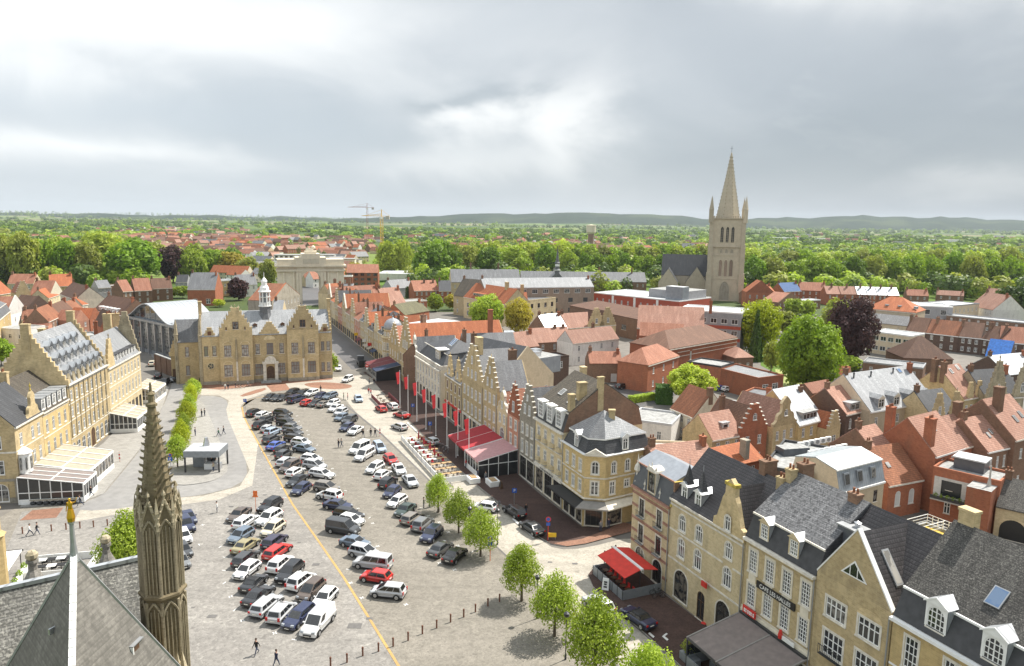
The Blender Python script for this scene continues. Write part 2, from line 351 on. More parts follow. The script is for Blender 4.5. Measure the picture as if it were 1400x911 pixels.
def wall_holes(mb,x0,x1,z0,z1,holes,m,y=0.,dep=.2,rev=None):
 """front wall face (towards -y) with real openings and their reveals"""
 rev=rev or m
 xs=sorted({x0,x1,*[c for h in holes for c in(h[0],h[2])if x0<c<x1]})
 zs=sorted({z0,z1,*[c for h in holes for c in(h[1],h[3])if z0<c<z1]})
 for a,b in zip(xs,xs[1:]):
  for c,d in zip(zs,zs[1:]):
   mx,mz=(a+b)/2,(c+d)/2
   if any(h[0]<mx<h[2]and h[1]<mz<h[3]for h in holes):continue
   mb.poly([(a,y,c),(b,y,c),(b,y,d),(a,y,d)],m)
 for h in holes:
  a,c,b,d=h
  mb.poly([(a,y,c),(a,y+dep,c),(a,y+dep,d),(a,y,d)],rev); mb.poly([(b,y+dep,c),(b,y,c),(b,y,d),(b,y+dep,d)],rev)
  mb.poly([(a,y,d),(a,y+dep,d),(b,y+dep,d),(b,y,d)],rev); mb.poly([(a,y+dep,c),(a,y,c),(b,y,c),(b,y+dep,c)],rev)
def spread(W,n,m=.5,off=0.):
 if isinstance(n,(list,tuple)):return[W*(t-.5)for t in n]
 g=(W-2*m)/n
 return[-W/2+m+g*(i+.5)+off for i in range(n)]
 # gable outlines (x,z) for a facade of width W starting at z0, rising to zt
def step_outline(W,z0,zt,n=6,cap=.9):
 pts=[]
 sx=(W/2-cap/2)/n; sz=(zt-z0)/(n+.0)
 for i in range(n):pts+=[(W/2-i*sx,z0+i*sz if i else z0),(W/2-i*sx,z0+(i+1)*sz)]
 pts+=[]
 right=[(W/2,z0)]
 for i in range(n):
  right.append((W/2-i*sx,z0+(i+1)*sz)); right.append((W/2-(i+1)*sx,z0+(i+1)*sz))
 left=[(-x,z)for x,z in reversed(right)]
 return right+left
def tri_outline(W,z0,zt,cap=.0):
 return[(W/2,z0),(cap/2,zt),(-cap/2,zt),(-W/2,z0)]if cap else[(W/2,z0),(0,zt),(-W/2,z0)]
def bell_outline(W,z0,zt):
 h=zt-z0; t=[(.5,0),(.5,.08),(.42,.12),(.36,.2),(.34,.33),(.30,.40),(.2,.45),(.16,.55),(.155,.72),(.19,.75),(.17,.8),(.10,.9),(.0,1.)]
 r=[(W*a,z0+h*b)for a,b in t]
 return r+[(-x,z)for x,z in reversed(r[:-1])]
 # houses
def frame(a,b):
 """local frame of a facade running from a (left, as one faces it) to b: origin mid front, x along, y into the house"""
 W=math.dist(a,b); rz=math.atan2(b[1]-a[1],b[0]-a[0])
 return((a[0]+b[0])/2,(a[1]+b[1])/2),rz,W
def gable_roof(mb,W,D,h,rh,m,wall,ov=.25,y0=0.,th=.16,ends=True):
 s=rh/(D/2); z=h-ov*s; yf,yb,ym=y0-ov,y0+D+ov,y0+D/2
 pts=[(yf,z),(ym,h+rh),(yb,z),(yb,z+th),(ym,h+rh+th*1.2),(yf,z+th)]
 x0,x1=-W/2,W/2
 i=len(mb.v); mb.v+=[(x0,y,q)for y,q in pts]+[(x1,y,q)for y,q in pts]; k=mb.mi(m)
 n=6
 mb.f.append([i+j for j in range(n)]); mb.m.append(k); mb.f.append([i+n+j for j in reversed(range(n))]); mb.m.append(k)
 for j in range(n):
  q=(j+1)%n; mb.f.append([i+q,i+j,i+n+j,i+n+q]); mb.m.append(k)
 tt=.2
 for xa in((x0,x1)if ends else()):
  xi=xa+(tt if xa<0 else -tt); o=.004 if xa<0 else -.004
  j=len(mb.v); mb.v+=[(xa+o,y0,h-.01),(xa+o,ym,h+rh),(xa+o,y0+D,h-.01),(xi,y0,h-.01),(xi,ym,h+rh),(xi,y0+D,h-.01)]; k2=mb.mi(wall)
  for f in((0,1,2),(5,4,3),(0,3,4,1),(1,4,5,2)):mb.f.append([j+t for t in f]); mb.m.append(k2)
def hip_roof(mb,W,D,h,rh,m,ov=.3,inset=None,yc=None):
 i=min(W,D)/2 if inset is None else inset
 yc=D/2 if yc is None else yc
 a=[(-W/2-ov,-ov),(W/2+ov,-ov),(W/2+ov,D+ov),(-W/2-ov,D+ov)]
 if W>=D:r0,r1=(-W/2+i,yc),(W/2-i,yc)
 else:r0,r1=(0,i),(0,D-i)
 k=len(mb.v)
 mb.v+=[(x,y,h-.05)for x,y in a]+[(x,y,h+.12)for x,y in a]+[(r0[0],r0[1],h+rh),(r1[0],r1[1],h+rh)]
 fs=[(3,2,1,0)]+[(j,(j+1)%4,4+(j+1)%4,4+j)for j in range(4)]
 fs+=[(4,5,9,8),(6,7,8,9),(5,6,9),(7,4,8)]if W>=D else[(4,5,8),(5,6,9,8),(6,7,9),(7,4,8,9)]
 for f in fs:mb.f.append([k+j for j in f]); mb.m.append(mb.mi(m))
def chimney(par,x,y,z0,z1,w=.9,d=.6,m='brown_brick',pots=2):
 b=MB(); b.box(-w/2,-d/2,z0,w/2,d/2,z1-.22,m); b.box(-w/2-.07,-d/2-.07,z1-.22,w/2+.07,d/2+.07,z1,m)
 o=b.build('chimney',par,(x,y,0))
 p=MB()
 for i in range(pots):
  p.lathe((i-(pots-1)/2)*.42,0,[(.13,z1),(.1,z1+.45),(.13,z1+.47)],8,'old_tile')
 if pots:p.build('chimney_pots',o)
 return o
def dormer(par,x,yf,z,w,h,slope,kind='g',wall='white_paint',roof='dark_slate',fr='white_frame',nx=2,ny=2,arch=False,gl='glass',det=1,rh=None):
 """box dormer with its face at y=yf, sill height z; slope = rise of the host roof per metre, so the cheeks run back into it"""
 b=MB(); dp=(h+(rh or.5))/max(slope,.35)+.5
 ww,wh=w-.3,h-.28
 xs=[(-ww/2,.1,ww/2,.1+wh)]
 wall_holes(b,-w/2,w/2,-.15,h,xs,wall,0,.15)
 b.poly([(-w/2,0,-.15),(-w/2,0,h),(-w/2,dp,h),(-w/2,dp,-.15)],roof); b.poly([(w/2,0,-.15),(w/2,dp,-.15),(w/2,dp,h),(w/2,0,h)],roof)
 o=b.build('dormer',par,(x,yf,z),fix=False)
 r=MB(); e=.14
 if kind=='f':r.box(-w/2-e,-e,h,w/2+e,dp,h+.14,roof)
 elif kind=='a':
  n=8; pts=[((w/2+e)*math.cos(math.pi*t/n),h+(w/2+e)*.62*math.sin(math.pi*t/n))for t in range(n+1)]
  r.slab_xz(pts,-e,dp,roof)
 else:
  g=rh or w*.42
  i=len(r.v); r.v+=[(-w/2-e,-e,h),(w/2+e,-e,h),(0,-e,h+g),(-w/2-e,dp,h),(w/2+e,dp,h),(0,dp+.6,h+g)]
  for f,m in(((0,1,2),wall),((3,5,4),roof),((0,2,5,3),roof),((1,4,5,2),roof),((0,3,4,1),wall)):r.f.append([i+j for j in f]); r.m.append(r.mi(m))
  if wall in('white_paint','white_stone'):
   for s in(-1,1):r.hexa([(s*(w/2+e),-e-.05,h-.06),(s*(w/2+e),-e+.02,h-.06),(0,-e+.02,h+g-.06),(0,-e-.05,h+g-.06),(s*(w/2+e),-e-.05,h+.06),(s*(w/2+e),-e+.02,h+.06),(0,-e+.02,h+g+.07),(0,-e-.05,h+g+.07)],wall)
 r.build('dormer_roof',o)
 window(o,0,.1,ww,wh,nx=nx,ny=ny,arch=arch,fr=fr,gl=gl,sp=wall,det=1)
 return o
def skylight(par,x,y,h,slope,w=.8,l=1.2,y0=0.,gl='sky_glass',fr='grey_metal'):
 """roof window lying on the front slope, y = how far up the roof"""
 a=math.atan(slope); b=MB()
 b.box(-w/2,0,.16,w/2,l,.27,fr); b.poly([(-w/2+.08,.08,.275),(w/2-.08,.08,.275),(w/2-.08,l-.08,.275),(-w/2+.08,l-.08,.275)],gl)
 return b.build('skylight',par,(x,y,h+(y-y0)*slope),(a,0,0))
def finial(par,x,y,z,s=1.,m='white_stone',name='finial'):
 b=MB(); b.lathe(0,0,[(.16*s,0),(.16*s,.2*s),(.08*s,.3*s),(.08*s,.6*s),(.19*s,.75*s),(.15*s,.95*s),(.05*s,1.1*s),(0,1.6*s)],8,m)
 return b.build(name,par,(x,y,z))
class H:pass
def house(label,a,b,h,D,rh=4.,kind='side',wall='yellow_brick',roof='terracotta',rows=(),det=1,name='town_house',cat='house',group=None,gable=None,gtop=None,gwin=(),chims=(),dorms=(),skys=(),side=(),trim='white_stone',ov=.25,gm=None,base=0.,steps=6,cap=.9,band=(),over=None,ground_m=None,fin=None,mh=2.6,mb_=1.1,gthick=.45,kr=None,endw=None,bh=.16):
 org,rz,W=frame(a,b)
 r=empty(name,(org[0],org[1],base),rz,label,cat,group)
 g=H(); g.root=r; g.W=W; g.D=D; g.h=h
 mb=MB(); holes=[]; wins=[]
 for row in rows:
  z,w,hh,n=row[:4]; st=dict(row[4])if len(row)>4 else{}
  for x in spread(W,n,st.pop('m',.35)if 'm' in st else.35):
   holes.append((x-w/2,z,x+w/2,z+hh)); wins.append((x,z,w,hh,st))
 wall_holes(mb,-W/2,W/2,0,h,holes,wall,0.,.2)
 if ground_m:mb.box(-W/2+.003,-.05,.0,-W/2+.35,0,ground_m[1],ground_m[0]); mb.box(W/2-.35,-.05,0,W/2-.003,0,ground_m[1],ground_m[0]); mb.box(-W/2+.003,-.06,ground_m[1]-.5,W/2-.003,0,ground_m[1],ground_m[0])
 mb.poly([(W/2,0,0),(W/2,D,0),(W/2,D,h),(W/2,0,h)],wall); mb.poly([(-W/2,D,0),(-W/2,0,0),(-W/2,0,h),(-W/2,D,h)],wall)
 mb.poly([(W/2,D,0),(-W/2,D,0),(-W/2,D,h),(W/2,D,h)],wall); mb.poly([(-W/2,0,h-.02),(W/2,0,h-.02),(W/2,D,h-.02),(-W/2,D,h-.02)],'flat_roof')
 g.wall=mb.build('wall',r,fix=False)
 for x,z,w,hh,st in wins:
  st.setdefault('sp',wall); st.setdefault('det',det); window(r,x,z,w,hh,**st)
 rb=MB(); sl=rh/(D/2)if D else 1
 if kind=='side':gable_roof(rb,W,D,h,rh,roof,wall,ov)
 elif kind=='front':
  s=rh/(W/2); th=.16; y0=(gthick if gable else 0); x=W/2-.02
  pts=[(-x,h-.02),(0,h+rh-.02*s),(x,h-.02),(x,h+th),(0,h+rh+th),(-x,h+th)]
  rb.slab_xz([(-x,h-.02),(x,h-.02),(x,h+th),(0,h+rh+th),(-x,h+th)],y0+.01,D,roof)
  q=MB(); q.slab_xz([(-x,h),(x,h),(0,h+rh)],D+.004,D+.2,wall); q.build('back_gable',r)
 elif kind=='hip':hip_roof(rb,W,D,h,rh,roof,ov)
 elif kind=='mans':
  m2=gm or roof; i=len(rb.v)
  lo=[(-W/2,-.1),(W/2,-.1),(W/2,D),(-W/2,D)]; up=[(-W/2,mb_),(W/2,mb_),(W/2,D-mb_),(-W/2,D-mb_)]if kr!='hip' else[(-W/2+mb_,mb_),(W/2-mb_,mb_),(W/2-mb_,D-mb_),(-W/2+mb_,D-mb_)]
  rb.v+=[(x,y,h)for x,y in lo]+[(x,y,h+mh)for x,y in up]
  for j in range(4):rb.f.append([i+j,i+(j+1)%4,i+4+(j+1)%4,i+4+j]); rb.m.append(rb.mi(m2 if kr=='hip' or j in(0,2)else(endw or wall)))
  rb.f.append([i+3,i+2,i+1,i]); rb.m.append(rb.mi(m2))
  rb2=MB(); ym=D/2; j=0
  if kr=='hip':hip_roof(rb2,W-2*mb_,D-2*mb_,0,rh-mh,roof,.12); ob=rb2.build('upper_roof',r,(0,mb_,h+mh))
  else:gable_roof(rb2,W,D-2*mb_,h+mh,rh-mh,roof,endw or wall,.1,mb_); ob=rb2.build('upper_roof',r)
  if trim:t=MB(); t.box(-W/2-.02,mb_-.22,h+mh-.08,W/2+.02,mb_-.08,h+mh+.1,trim); t.build('gutter',r)
 elif kind=='flat':
  p=.45
  rb.box(-W/2+.25,.25,h,W/2-.25,D-.25,h+.08,roof)
  for bx in((-W/2-.03,-.03,W/2+.03,.25),(-W/2-.03,D-.25,W/2+.03,D+.03),(-W/2-.03,.25,-W/2+.25,D-.25),(W/2-.25,.25,W/2+.03,D-.25)):rb.box(bx[0],bx[1],h-.02,bx[2],bx[3],h+p,gm or wall)
 elif kind=='shed':
  i=len(rb.v); rb.v+=[(-W/2-ov,-ov,h),(W/2+ov,-ov,h),(W/2+ov,D+ov,h+rh),(-W/2-ov,D+ov,h+rh),(-W/2-ov,-ov,h+.15),(W/2+ov,-ov,h+.15),(W/2+ov,D+ov,h+rh+.15),(-W/2-ov,D+ov,h+rh+.15)]
  for f in((3,2,1,0),(4,5,6,7),(0,1,5,4),(1,2,6,5),(2,3,7,6),(3,0,4,7)):rb.f.append([i+j for j in f]); rb.m.append(rb.mi(roof))
  q=MB()
  for s in(-1,1):q.poly([(s*W/2,0,h),(s*W/2,D,h),(s*W/2,D,h+rh)],wall)
  q.poly([(-W/2,D,h),(W/2,D,h),(W/2,D,h+rh),(-W/2,D,h+rh)],wall); q.build('side_wall',r,fix=False)
 g.roof=rb.build('roof',r)if rb.v else None
 if trim and kind in('side','mans','hip')and ov is not None:
  t=MB(); t.box(-W/2+.004,-ov-.06,h-.32,W/2-.004,-.003,h-.06,trim); t.build('cornice',r)
 if band:
  t=MB()
  for z in band:
   th=bh; cut=sorted((q[0]-.2,q[2]+.2)for q in holes if q[1]<z+th and q[3]+.2>z); xx=-W/2+.01
   for c0,c1 in cut+[(W/2-.01,0)]:
    if c0>xx+.02:t.box(xx,-.05,z,c0,-.003,z+th,trim or 'white_stone')
    xx=max(xx,c1)
  t.build('string_course',r)
 if gable:
  zt=gtop or h+rh+.8; q=MB()
  ol={'step':lambda:step_outline(W,h-.003,zt,steps,cap),'tri':lambda:tri_outline(W,h-.003,zt,.0),'cap':lambda:tri_outline(W,h-.003,zt,cap),'bell':lambda:bell_outline(W,h-.003,zt)}[gable]()
  q.slab_xz(ol,0,gthick,gm or wall); go=q.build('stepped_gable' if gable=='step' else 'gable',r)
  if trim and gable=='step':
   t=MB(); sx=(W/2-cap/2)/steps; sz=(zt-h)/steps
   for i in range(steps):
    for s in(-1,1):
     xa,xb=sorted((s*(W/2-i*sx+.06),s*(W/2-(i+1)*sx+.03))); t.box(xa,-.06,h+(i+1)*sz,xb,gthick+.06,h+(i+1)*sz+.13,trim)
   t.build('coping',go)
  elif trim:
   t=MB()
   for s in(-1,1):
    o1=[p for p in ol if p[0]*s>=-1e-6]
    o1.sort(key=lambda p:p[1])if gable!='bell' else None
    o1=sorted(o1,key=lambda p:(p[1],-abs(p[0])))
    for p,q2 in zip(o1,o1[1:]):
     t.hexa([(p[0],-.05,p[1]),(p[0],gthick+.05,p[1]),(q2[0],gthick+.05,q2[1]),(q2[0],-.05,q2[1]),(p[0]+s*.05,-.05,p[1]+.14),(p[0]+s*.05,gthick+.05,p[1]+.14),(q2[0]+s*.03,gthick+.05,q2[1]+.14),(q2[0]+s*.03,-.05,q2[1]+.14)],trim)
   t.build('coping',go)
  if fin:finial(go,0,gthick/2,zt,fin,gm or wall)
  for x,z,w,hh,st in gwin:
   st=dict(st); st.setdefault('sp',wall); window(go,x,z,w,hh,y=-.115,det=1,**st)
 for c in chims:chimney(r,*c[:4],**(c[4]if len(c)>4 else{'m':'brown_brick'}))
 for d in dorms:dormer(r,d[0],d[1],d[2],d[3],d[4],(mh/mb_ if kind=='mans' else sl),**(d[5]if len(d)>5 else{}))
 for s in skys:
  if kind=='mans':skylight(r,s[0],s[1],h+mh,(rh-mh)/((D-2*mb_)/2),y0=mb_,**(s[2]if len(s)>2 else{}))
  else:skylight(r,s[0],s[1],h,sl,**(s[2]if len(s)>2 else{}))
 for s in side:
  sd,y,z,w,hh=s[:5]; st=dict(s[5])if len(s)>5 else{}
  st.setdefault('sp',wall)
  if sd=='r':window(r,W/2+.115,z,w,hh,y=y,rz=math.pi/2,**st)
  elif sd=='l':window(r,-W/2-.115,z,w,hh,y=y,rz=-math.pi/2,**st)
  else:window(r,y,z,w,hh,y=D+.115,rz=math.pi,**st)
 return g
def E2(pa,pb,h):return at(*pa,h),at(*pb,h)
def off(a,b,d):
 """push the line a-b back by d metres (to its left)"""
 W=math.dist(a,b); nx,ny=-(b[1]-a[1])/W,(b[0]-a[0])/W
 return(a[0]+nx*d,a[1]+ny*d),(b[0]+nx*d,b[1]+ny*d)
def roofspan(pa,pb,h,pr,rz):
 """depth of a ridged house from its two eave pixels (height h) and one ridge pixel (height rz)"""
 a,b=E2(pa,pb,h); q=at(*pr,rz); W=math.dist(a,b); nx,ny=-(b[1]-a[1])/W,(b[0]-a[0])/W
 return 2*max(1.5,(q[0]-a[0])*nx+(q[1]-a[1])*ny)
 # polygon buildings (corner houses)
class Face:
 """a wall face of a building: local x along the face, y inwards, with its own frame under the root"""
 def __init__(s,root,p,q):
  s.W=math.dist(p,q); s.rz=math.atan2(q[1]-p[1],q[0]-p[0]); s.o=((p[0]+q[0])/2,(p[1]+q[1])/2); s.root=root
 def pt(s,x,y=0.):return(s.o[0]+x*math.cos(s.rz)-y*math.sin(s.rz),s.o[1]+x*math.sin(s.rz)+y*math.cos(s.rz))
 def win(s,x,z,w,h,y=0.,**kw):
  p=s.pt(x,y); ms=win_meshes(w,h,**kw); o=put('window',ms[0],s.root,(*p,z),(0,0,s.rz))
  if len(ms)>1:put('pane',ms[1],o); put('surround',ms[2],o)
  return o
 def wall(s,h,rows,wall,det=1,name='wall'):
  mb=MB(); holes=[]; ws=[]
  for row in rows:
   z,w,hh,n=row[:4]; st=dict(row[4])if len(row)>4 else{}
   for x in spread(s.W,n,.3):holes.append((x-w/2,z,x+w/2,z+hh)); ws.append((x,z,w,hh,st))
  wall_holes(mb,-s.W/2,s.W/2,0,h,holes,wall); o=mb.build(name,s.root,(*s.o,0),(0,0,s.rz),fix=False)
  for x,z,w,hh,st in ws:st.setdefault('sp',wall); st.setdefault('det',det); s.win(x,z,w,hh,**st)
  return o
 def add(s,mb,name,**kw):return mb.build(name,s.root,(*s.o,0),(0,0,s.rz),**kw)
def inset(pts,d):
 n=len(pts); out=[]
 for i in range(n):
  p0,p1,p2=Vector(pts[i-1]),Vector(pts[i]),Vector(pts[(i+1)%n])
  a=(p1-p0).normalized(); b=(p2-p1).normalized(); na=Vector((-a.y,a.x)); nb=Vector((-b.y,b.x))
  m=(na+nb); m=m/max(.3,m.dot(na)); out.append(tuple(p1+m*d))
 return out
def polyhouse(label,pts,h,faces,wall='yellow_brick',cat='house',name='corner_house',det=1,group=None):
 o=(sum(p[0]for p in pts)/len(pts),sum(p[1]for p in pts)/len(pts))
 r=empty(name,(*o,0),0,label,cat,group)
 lp=[(p[0]-o[0],p[1]-o[1])for p in pts]; F_=[]
 for i in range(len(lp)):
  f=Face(r,lp[i],lp[(i+1)%len(lp)]); f.wall(h,faces.get(i,()),wall,det); F_.append(f)
 c=MB(); c.poly([(*p,h-.03)for p in lp],'flat_roof'); c.build('ceiling_slab',r,fix=False)
 return r,lp,F_
def ring(mb,a,za,b,zb,m):
 n=len(a)
 for i in range(n):mb.poly([(*a[i],za),(*a[(i+1)%n],za),(*b[(i+1)%n],zb),(*b[i],zb)],m)
def cornice(root,lp,z,d=.35,hgt=.3,m='white_stone',name='cornice'):
 o=inset(lp,-d); b=MB(); ring(b,lp,z-hgt,o,z-.08,m); ring(b,o,z-.08,o,z,m); ring(b,o,z,inset(lp,.3),z+.02,m); return b.build(name,root,fix=False)
 # the row along the market, right side
RP,RU=(-36.3,211.),(.394,-.919)
def S(s,d=0.):return(RP[0]+RU[0]*s-RU[1]*d*1.,RP[1]+RU[1]*s+RU[0]*d)if True else None
def row(label,s0,s1,h,D,rh,**kw):
 g=house(label,S(s0),S(s1),h,D,rh,**kw)
 if kw.get('det')==2:b=MB(); b.tube((g.W/2-.12,-.1,.1),(g.W/2-.12,-.1,h-.3),.06,'grey_metal',6); b.build('downpipe',g.root)
 return g
WG=dict(nx=4,ny=6,bar=.045)
AR=dict(arch=True,nx=2,ny=2)
CR=dict(nx=2,ny=2,bar=.07); AR3=dict(arch=True,nx=3,ny=2,bar=.07)
SHOP=dict(nx=3,ny=2,fr='dark_frame',gl='shop_glass',bar=.06)
# N5, nearest
g=row('ochre brick house with lichen grey roof and white arched dormers, nearest of the row',170.4,196,13.3,12,6.9,kind='mans',wall='ochre_brick',roof='lichen_tile',gm='charcoal',mh=2.2,mb_=1.0,det=2,ov=.45,rows=[(9.6,1.15,2.6,[.07,.20,.33,.46,.6,.72,.85],dict(nx=3,ny=4)),(5.8,1.15,2.5,[.07,.20,.33,.46,.6,.72,.85],dict(nx=3,ny=4)),(.6,2.2,3.2,7,SHOP)],chims=[(-11.8,6.3,18,21.6,dict(w=1.3,d=.8,m='yellow_brick',pots=0))],skys=[(-6.7,2.2,dict(w=1.15,l=1.6)),(4,2.4,dict(w=1.1,l=1.6))],band=(9.1,5.2),trim='white_paint')
for x in(-9.4,-5.0,-.6,3.8,8.2):dormer(g.root,x,.15,13.7,1.75,2.1,2.2,kind='g',wall='white_paint',roof='zinc_white',nx=4,ny=4,arch=True,rh=.6)
for x in(-9.9,-5.6,-1.3):pass
# N4, gabled
g=row('tan brick house with one wide white edged gable and triangular attic window',162.5,170.25,13.3,6.5,5.1,kind='front',wall='yellow_brick',roof='black_tile',gable='tri',gtop=18.75,gthick=.35,det=2,trim='white_paint',rows=[(9.75,2.15,1.8,[.3,.745],dict(nx=4,ny=2,bar=.07)),(6.2,2.15,2.25,[.3,.745],dict(nx=4,ny=3,bar=.06)),(.5,2.6,3.2,2,SHOP)])
b=MB(); b.slab_xz([(1.35,14.5),(0,16.0),(-1.35,14.5)],-.06,-.003,'white_frame'); b.slab_xz([(1.08,14.62),(0,15.8),(-1.08,14.62)],-.065,-.061,'glass'); b.box(-.42,-.08,14.6,-.34,-.062,15.4,'white_frame'); b.box(.34,-.08,14.6,.42,-.062,15.4,'white_frame'); b.build('attic_window',g.root)
for x in(-1.55,1.9):
 b=MB(); pts=[(x+1.3*math.cos(math.pi*t/10),11.7+.75*math.sin(math.pi*t/10))for t in range(11)]; b.slab_xz(pts,-.03,-.003,'yellow_brick'); b.build('relieving_arch',g.root)
b=MB(); b.box(-2.75,-.45,6.1,-.35,-.1,6.16,'dark_metal')
for i in range(13):b.box(-2.74+i*.195,-.45,6.16,-2.71+i*.195,-.42,7.0,'dark_metal')
b.box(-2.75,-.46,7.,-.35,-.41,7.05,'dark_metal'); b.build('balcony_railing',g.root)
rb=MB(); gable_roof(rb,7.7,10.4,13.3,5.2,'black_tile','dark_slate',.1,.8); rb.build('main_roof',g.root)
skylight(g.root,2.3,0,0,0);
o=[c for c in g.root.children if c.name.startswith('skylight')][0]; o.location=(4.1,3.3,15.1); o.rotation_euler=(R(44),0,0); o.scale=(1.3,1.2,1)
zr_=lambda x:18.56-abs(x)*5.1/3.875
b=MB(); xa,xb=1.15,2.95; b.hexa([(x,y,zr_(x)+.02)for x,y in((xa,1.5),(xb,1.5),(xb,2.3),(xa,2.3))]+[(x,y,zr_(x)+.2)for x,y in((xa,1.5),(xb,1.5),(xb,2.3),(xa,2.3))],'grey_metal'); b.poly([(x,y,zr_(x)+.21)for x,y in((xa+.1,1.6),(xb-.1,1.6),(xb-.1,2.2),(xa+.1,2.2))],'veil_glass'); b.build('skylight',g.root)
b=MB(); b.box(-1.1,-.8,14,1.1,.8,17.0,'dark_lead','flat_roof'); b.box(-1.2,-.9,17.0,1.2,.9,17.12,'grey_metal'); b.lathe(.3,.1,[(.25,17.1),(.25,17.5),(.35,17.55),(0,17.7)],10,'steel'); b.build('lift_shaft',g.root,(-3.5,3.6,0))
# N3, cafe
g=row('tan brick cafe with mottled slate mansard, two dormers and CAFE LES HALLES board',153.2,162.45,12.75,11.8,5.9,kind='mans',wall='yellow_brick',roof='mottled_slate',gm='charcoal',mh=2.3,mb_=.9,det=2,ov=.4,endw='dark_slate',rows=[(9.3,1.15,2.3,[.135,.385,.63,.885],WG),(5.7,1.15,2.35,[.135,.385,.63,.885],WG),(.4,1.8,3.2,4,SHOP)],chims=[(-4.0,6.6,16,19.8,dict(w=.9,d=1.5,m='brown_brick')),(-4.25,5.0,15,19.3,dict(w=.75,d=.9,m='yellow_brick')),(3.2,5.6,16,19.3,dict(w=1.1,d=.7,m='brown_brick',pots=2))],trim='white_stone')
for x in(-2.3,1.6):dormer(g.root,x,.12,13.25,1.3,1.75,2.,kind='g',wall='pale_brick',roof='zinc_white',nx=4,ny=4,rh=.55)
b=MB()
for x in spread(9.25,[.135,.385,.63,.885]):
 for z0,z1 in((9.2,11.75),(5.55,8.15)):
  b.box(x-.72,-.04,z0,x-.51,-.003,z1,'cream_paint'); b.box(x+.51,-.04,z0,x+.72,-.003,z1,'cream_paint'); b.box(x-.72,-.05,z1,x+.72,-.003,z1+.18,'cream_paint')
 b.box(x-.5,-.03,8.2,x+.5,-.003,9.18,'cream_paint')
b.box(-4.6,-.12,4.55,4.6,-.003,4.95,'cream_paint'); b.box(-4.6,-.06,4.96,4.6,-.003,5.3,'cream_paint'); b.build('window_surrounds',g.root)
def lettering(txt,size,m,par,loc,rz=0.,rx=90,name='lettering',ext=.012,sx=1.,align='CENTER'):
 cu=bpy.data.curves.new('text','FONT'); cu.body=txt; cu.size=size; cu.extrude=ext; cu.align_x=align; cu.align_y='CENTER'
 t=bpy.data.objects.new('text',cu); COL.objects.link(t); bpy.context.view_layer.update()
 me=bpy.data.meshes.new_from_object(t.evaluated_get(bpy.context.evaluated_depsgraph_get())); bpy.data.objects.remove(t)
 me.materials.clear(); me.materials.append(M[m]); o=put(name,me,par,loc,(R(rx),0,rz)); o.scale=(sx,1,1); return o
cafe=g.root
b=MB(); b.box(-2.55,-.2,8.22,2.55,-.06,8.92,'black'); sg=b.build('name_board',cafe,(-.0,0,0))
lettering('CAFE LES HALLES',.58,'white_paint',sg,(0,-.215,8.57),sx=.93)
b=MB(); b.box(-1.25,-.55,5.0,.55,-.4,5.75,'red_paint'); sg=b.build('beer_sign',cafe,(-2.6,0,0)); q=MB()
for i in range(6):q.box(-1.05+i*.26,-.57,5.16,-1.05+i*.26+(.2,.13,.17)[i%3],-.552,5.52,'white_paint'); q.box(-1.0+i*.26,-.575,5.27,-.95+i*.26,-.571,5.4,'red_paint')
q.build('sign_lettering',sg)
b=MB(); b.box(1.6,-.5,4.95,3.1,-.4,5.35,'white_paint'); b.lathe(1.35,-.45,[(.2,4.95),(.24,5.3),(.12,5.8),(0,5.85)],8,'red_paint'); b.build('small_sign',cafe)
# N2
g=row('banded yellow brick house with red framed arched shop windows and tall crow gable',140.35,153.1,12.2,10,5.2,kind='side',wall='pale_brick',roof='black_tile',det=2,ov=.2,rows=[(8.8,1.15,1.95,[.185,.425],AR3),(5.6,1.15,2.3,[.185,.425],AR3),(9.1,1.05,1.8,[.815],AR3),(5.9,1.2,2.2,[.815],AR3),(.45,2.5,3.6,[.21],dict(arch=True,nx=3,ny=2,fr='dark_frame',gl='shop_glass')),(.05,1.3,3.3,[.5],dict(arch=True,nx=2,ny=2,fr='dark_wood',gl='shop_glass')),(.45,2.2,3.6,[.79],dict(arch=True,nx=2,ny=2,fr='dark_frame',gl='shop_glass'))],chims=[(2.9,5.6,15,18.9,dict(w=.9,d=1.7,m='brown_brick')),(6.1,4.6,15,18.2,dict(w=.9,d=.8,m='yellow_brick'))],band=(4.75,8.25,11.3),bh=.2)
q=MB(); ol=[(2.5,11.9),(2.35,13.0),(1.9,13.2),(1.55,14.2),(1.1,15.6),(.75,16.2),(.7,17.3),(0,17.9),(-.7,17.3),(-.75,16.2),(-1.1,15.6),(-1.55,14.2),(-1.9,13.2),(-2.35,13.0),(-2.5,11.9)]
q.slab_xz(ol,-.25,.3,'yellow_brick'); q.box(-.85,-.32,17.1,.85,.4,17.45,'lichen_gold'); go=q.build('gable',g.root,(4.0,0,0))
window(go,0,12.3,.8,1.6,y=-.36,det=2,**AR,sp='pale_brick')
rb=MB(); rb.slab_xz([(2.4,12.2),(0,16.9),(-2.4,12.2)],.31,6.2,'black_tile'); rb.build('gable_roof',g.root,(4.0,0,0))
for x in(-4.4,-1.9):
 o=dormer(g.root,x,.35,12.4,1.15,1.75,1.0,kind='g',wall='white_paint',roof='zinc_white',nx=2,ny=2,rh=.5)
 t=MB(); t.lathe(0,.55,[(.75,1.85),(.62,2.0),(.0,4.3)],4,'dark_slate',R(45)); t.lathe(0,.55,[(.04,4.2),(.03,4.9)],6,'lead'); t.build('turret_roof',o)
b=MB(); b.lathe(.6,0,[(.1,0),(.32,.1),(.32,.14),(.1,.2)],12,'red_paint'); b.box(.3,-.5,4.55,1.2,-.35,5.15,'red_paint'); b.build('hanging_sign',g.root,(.3,-.1,0))
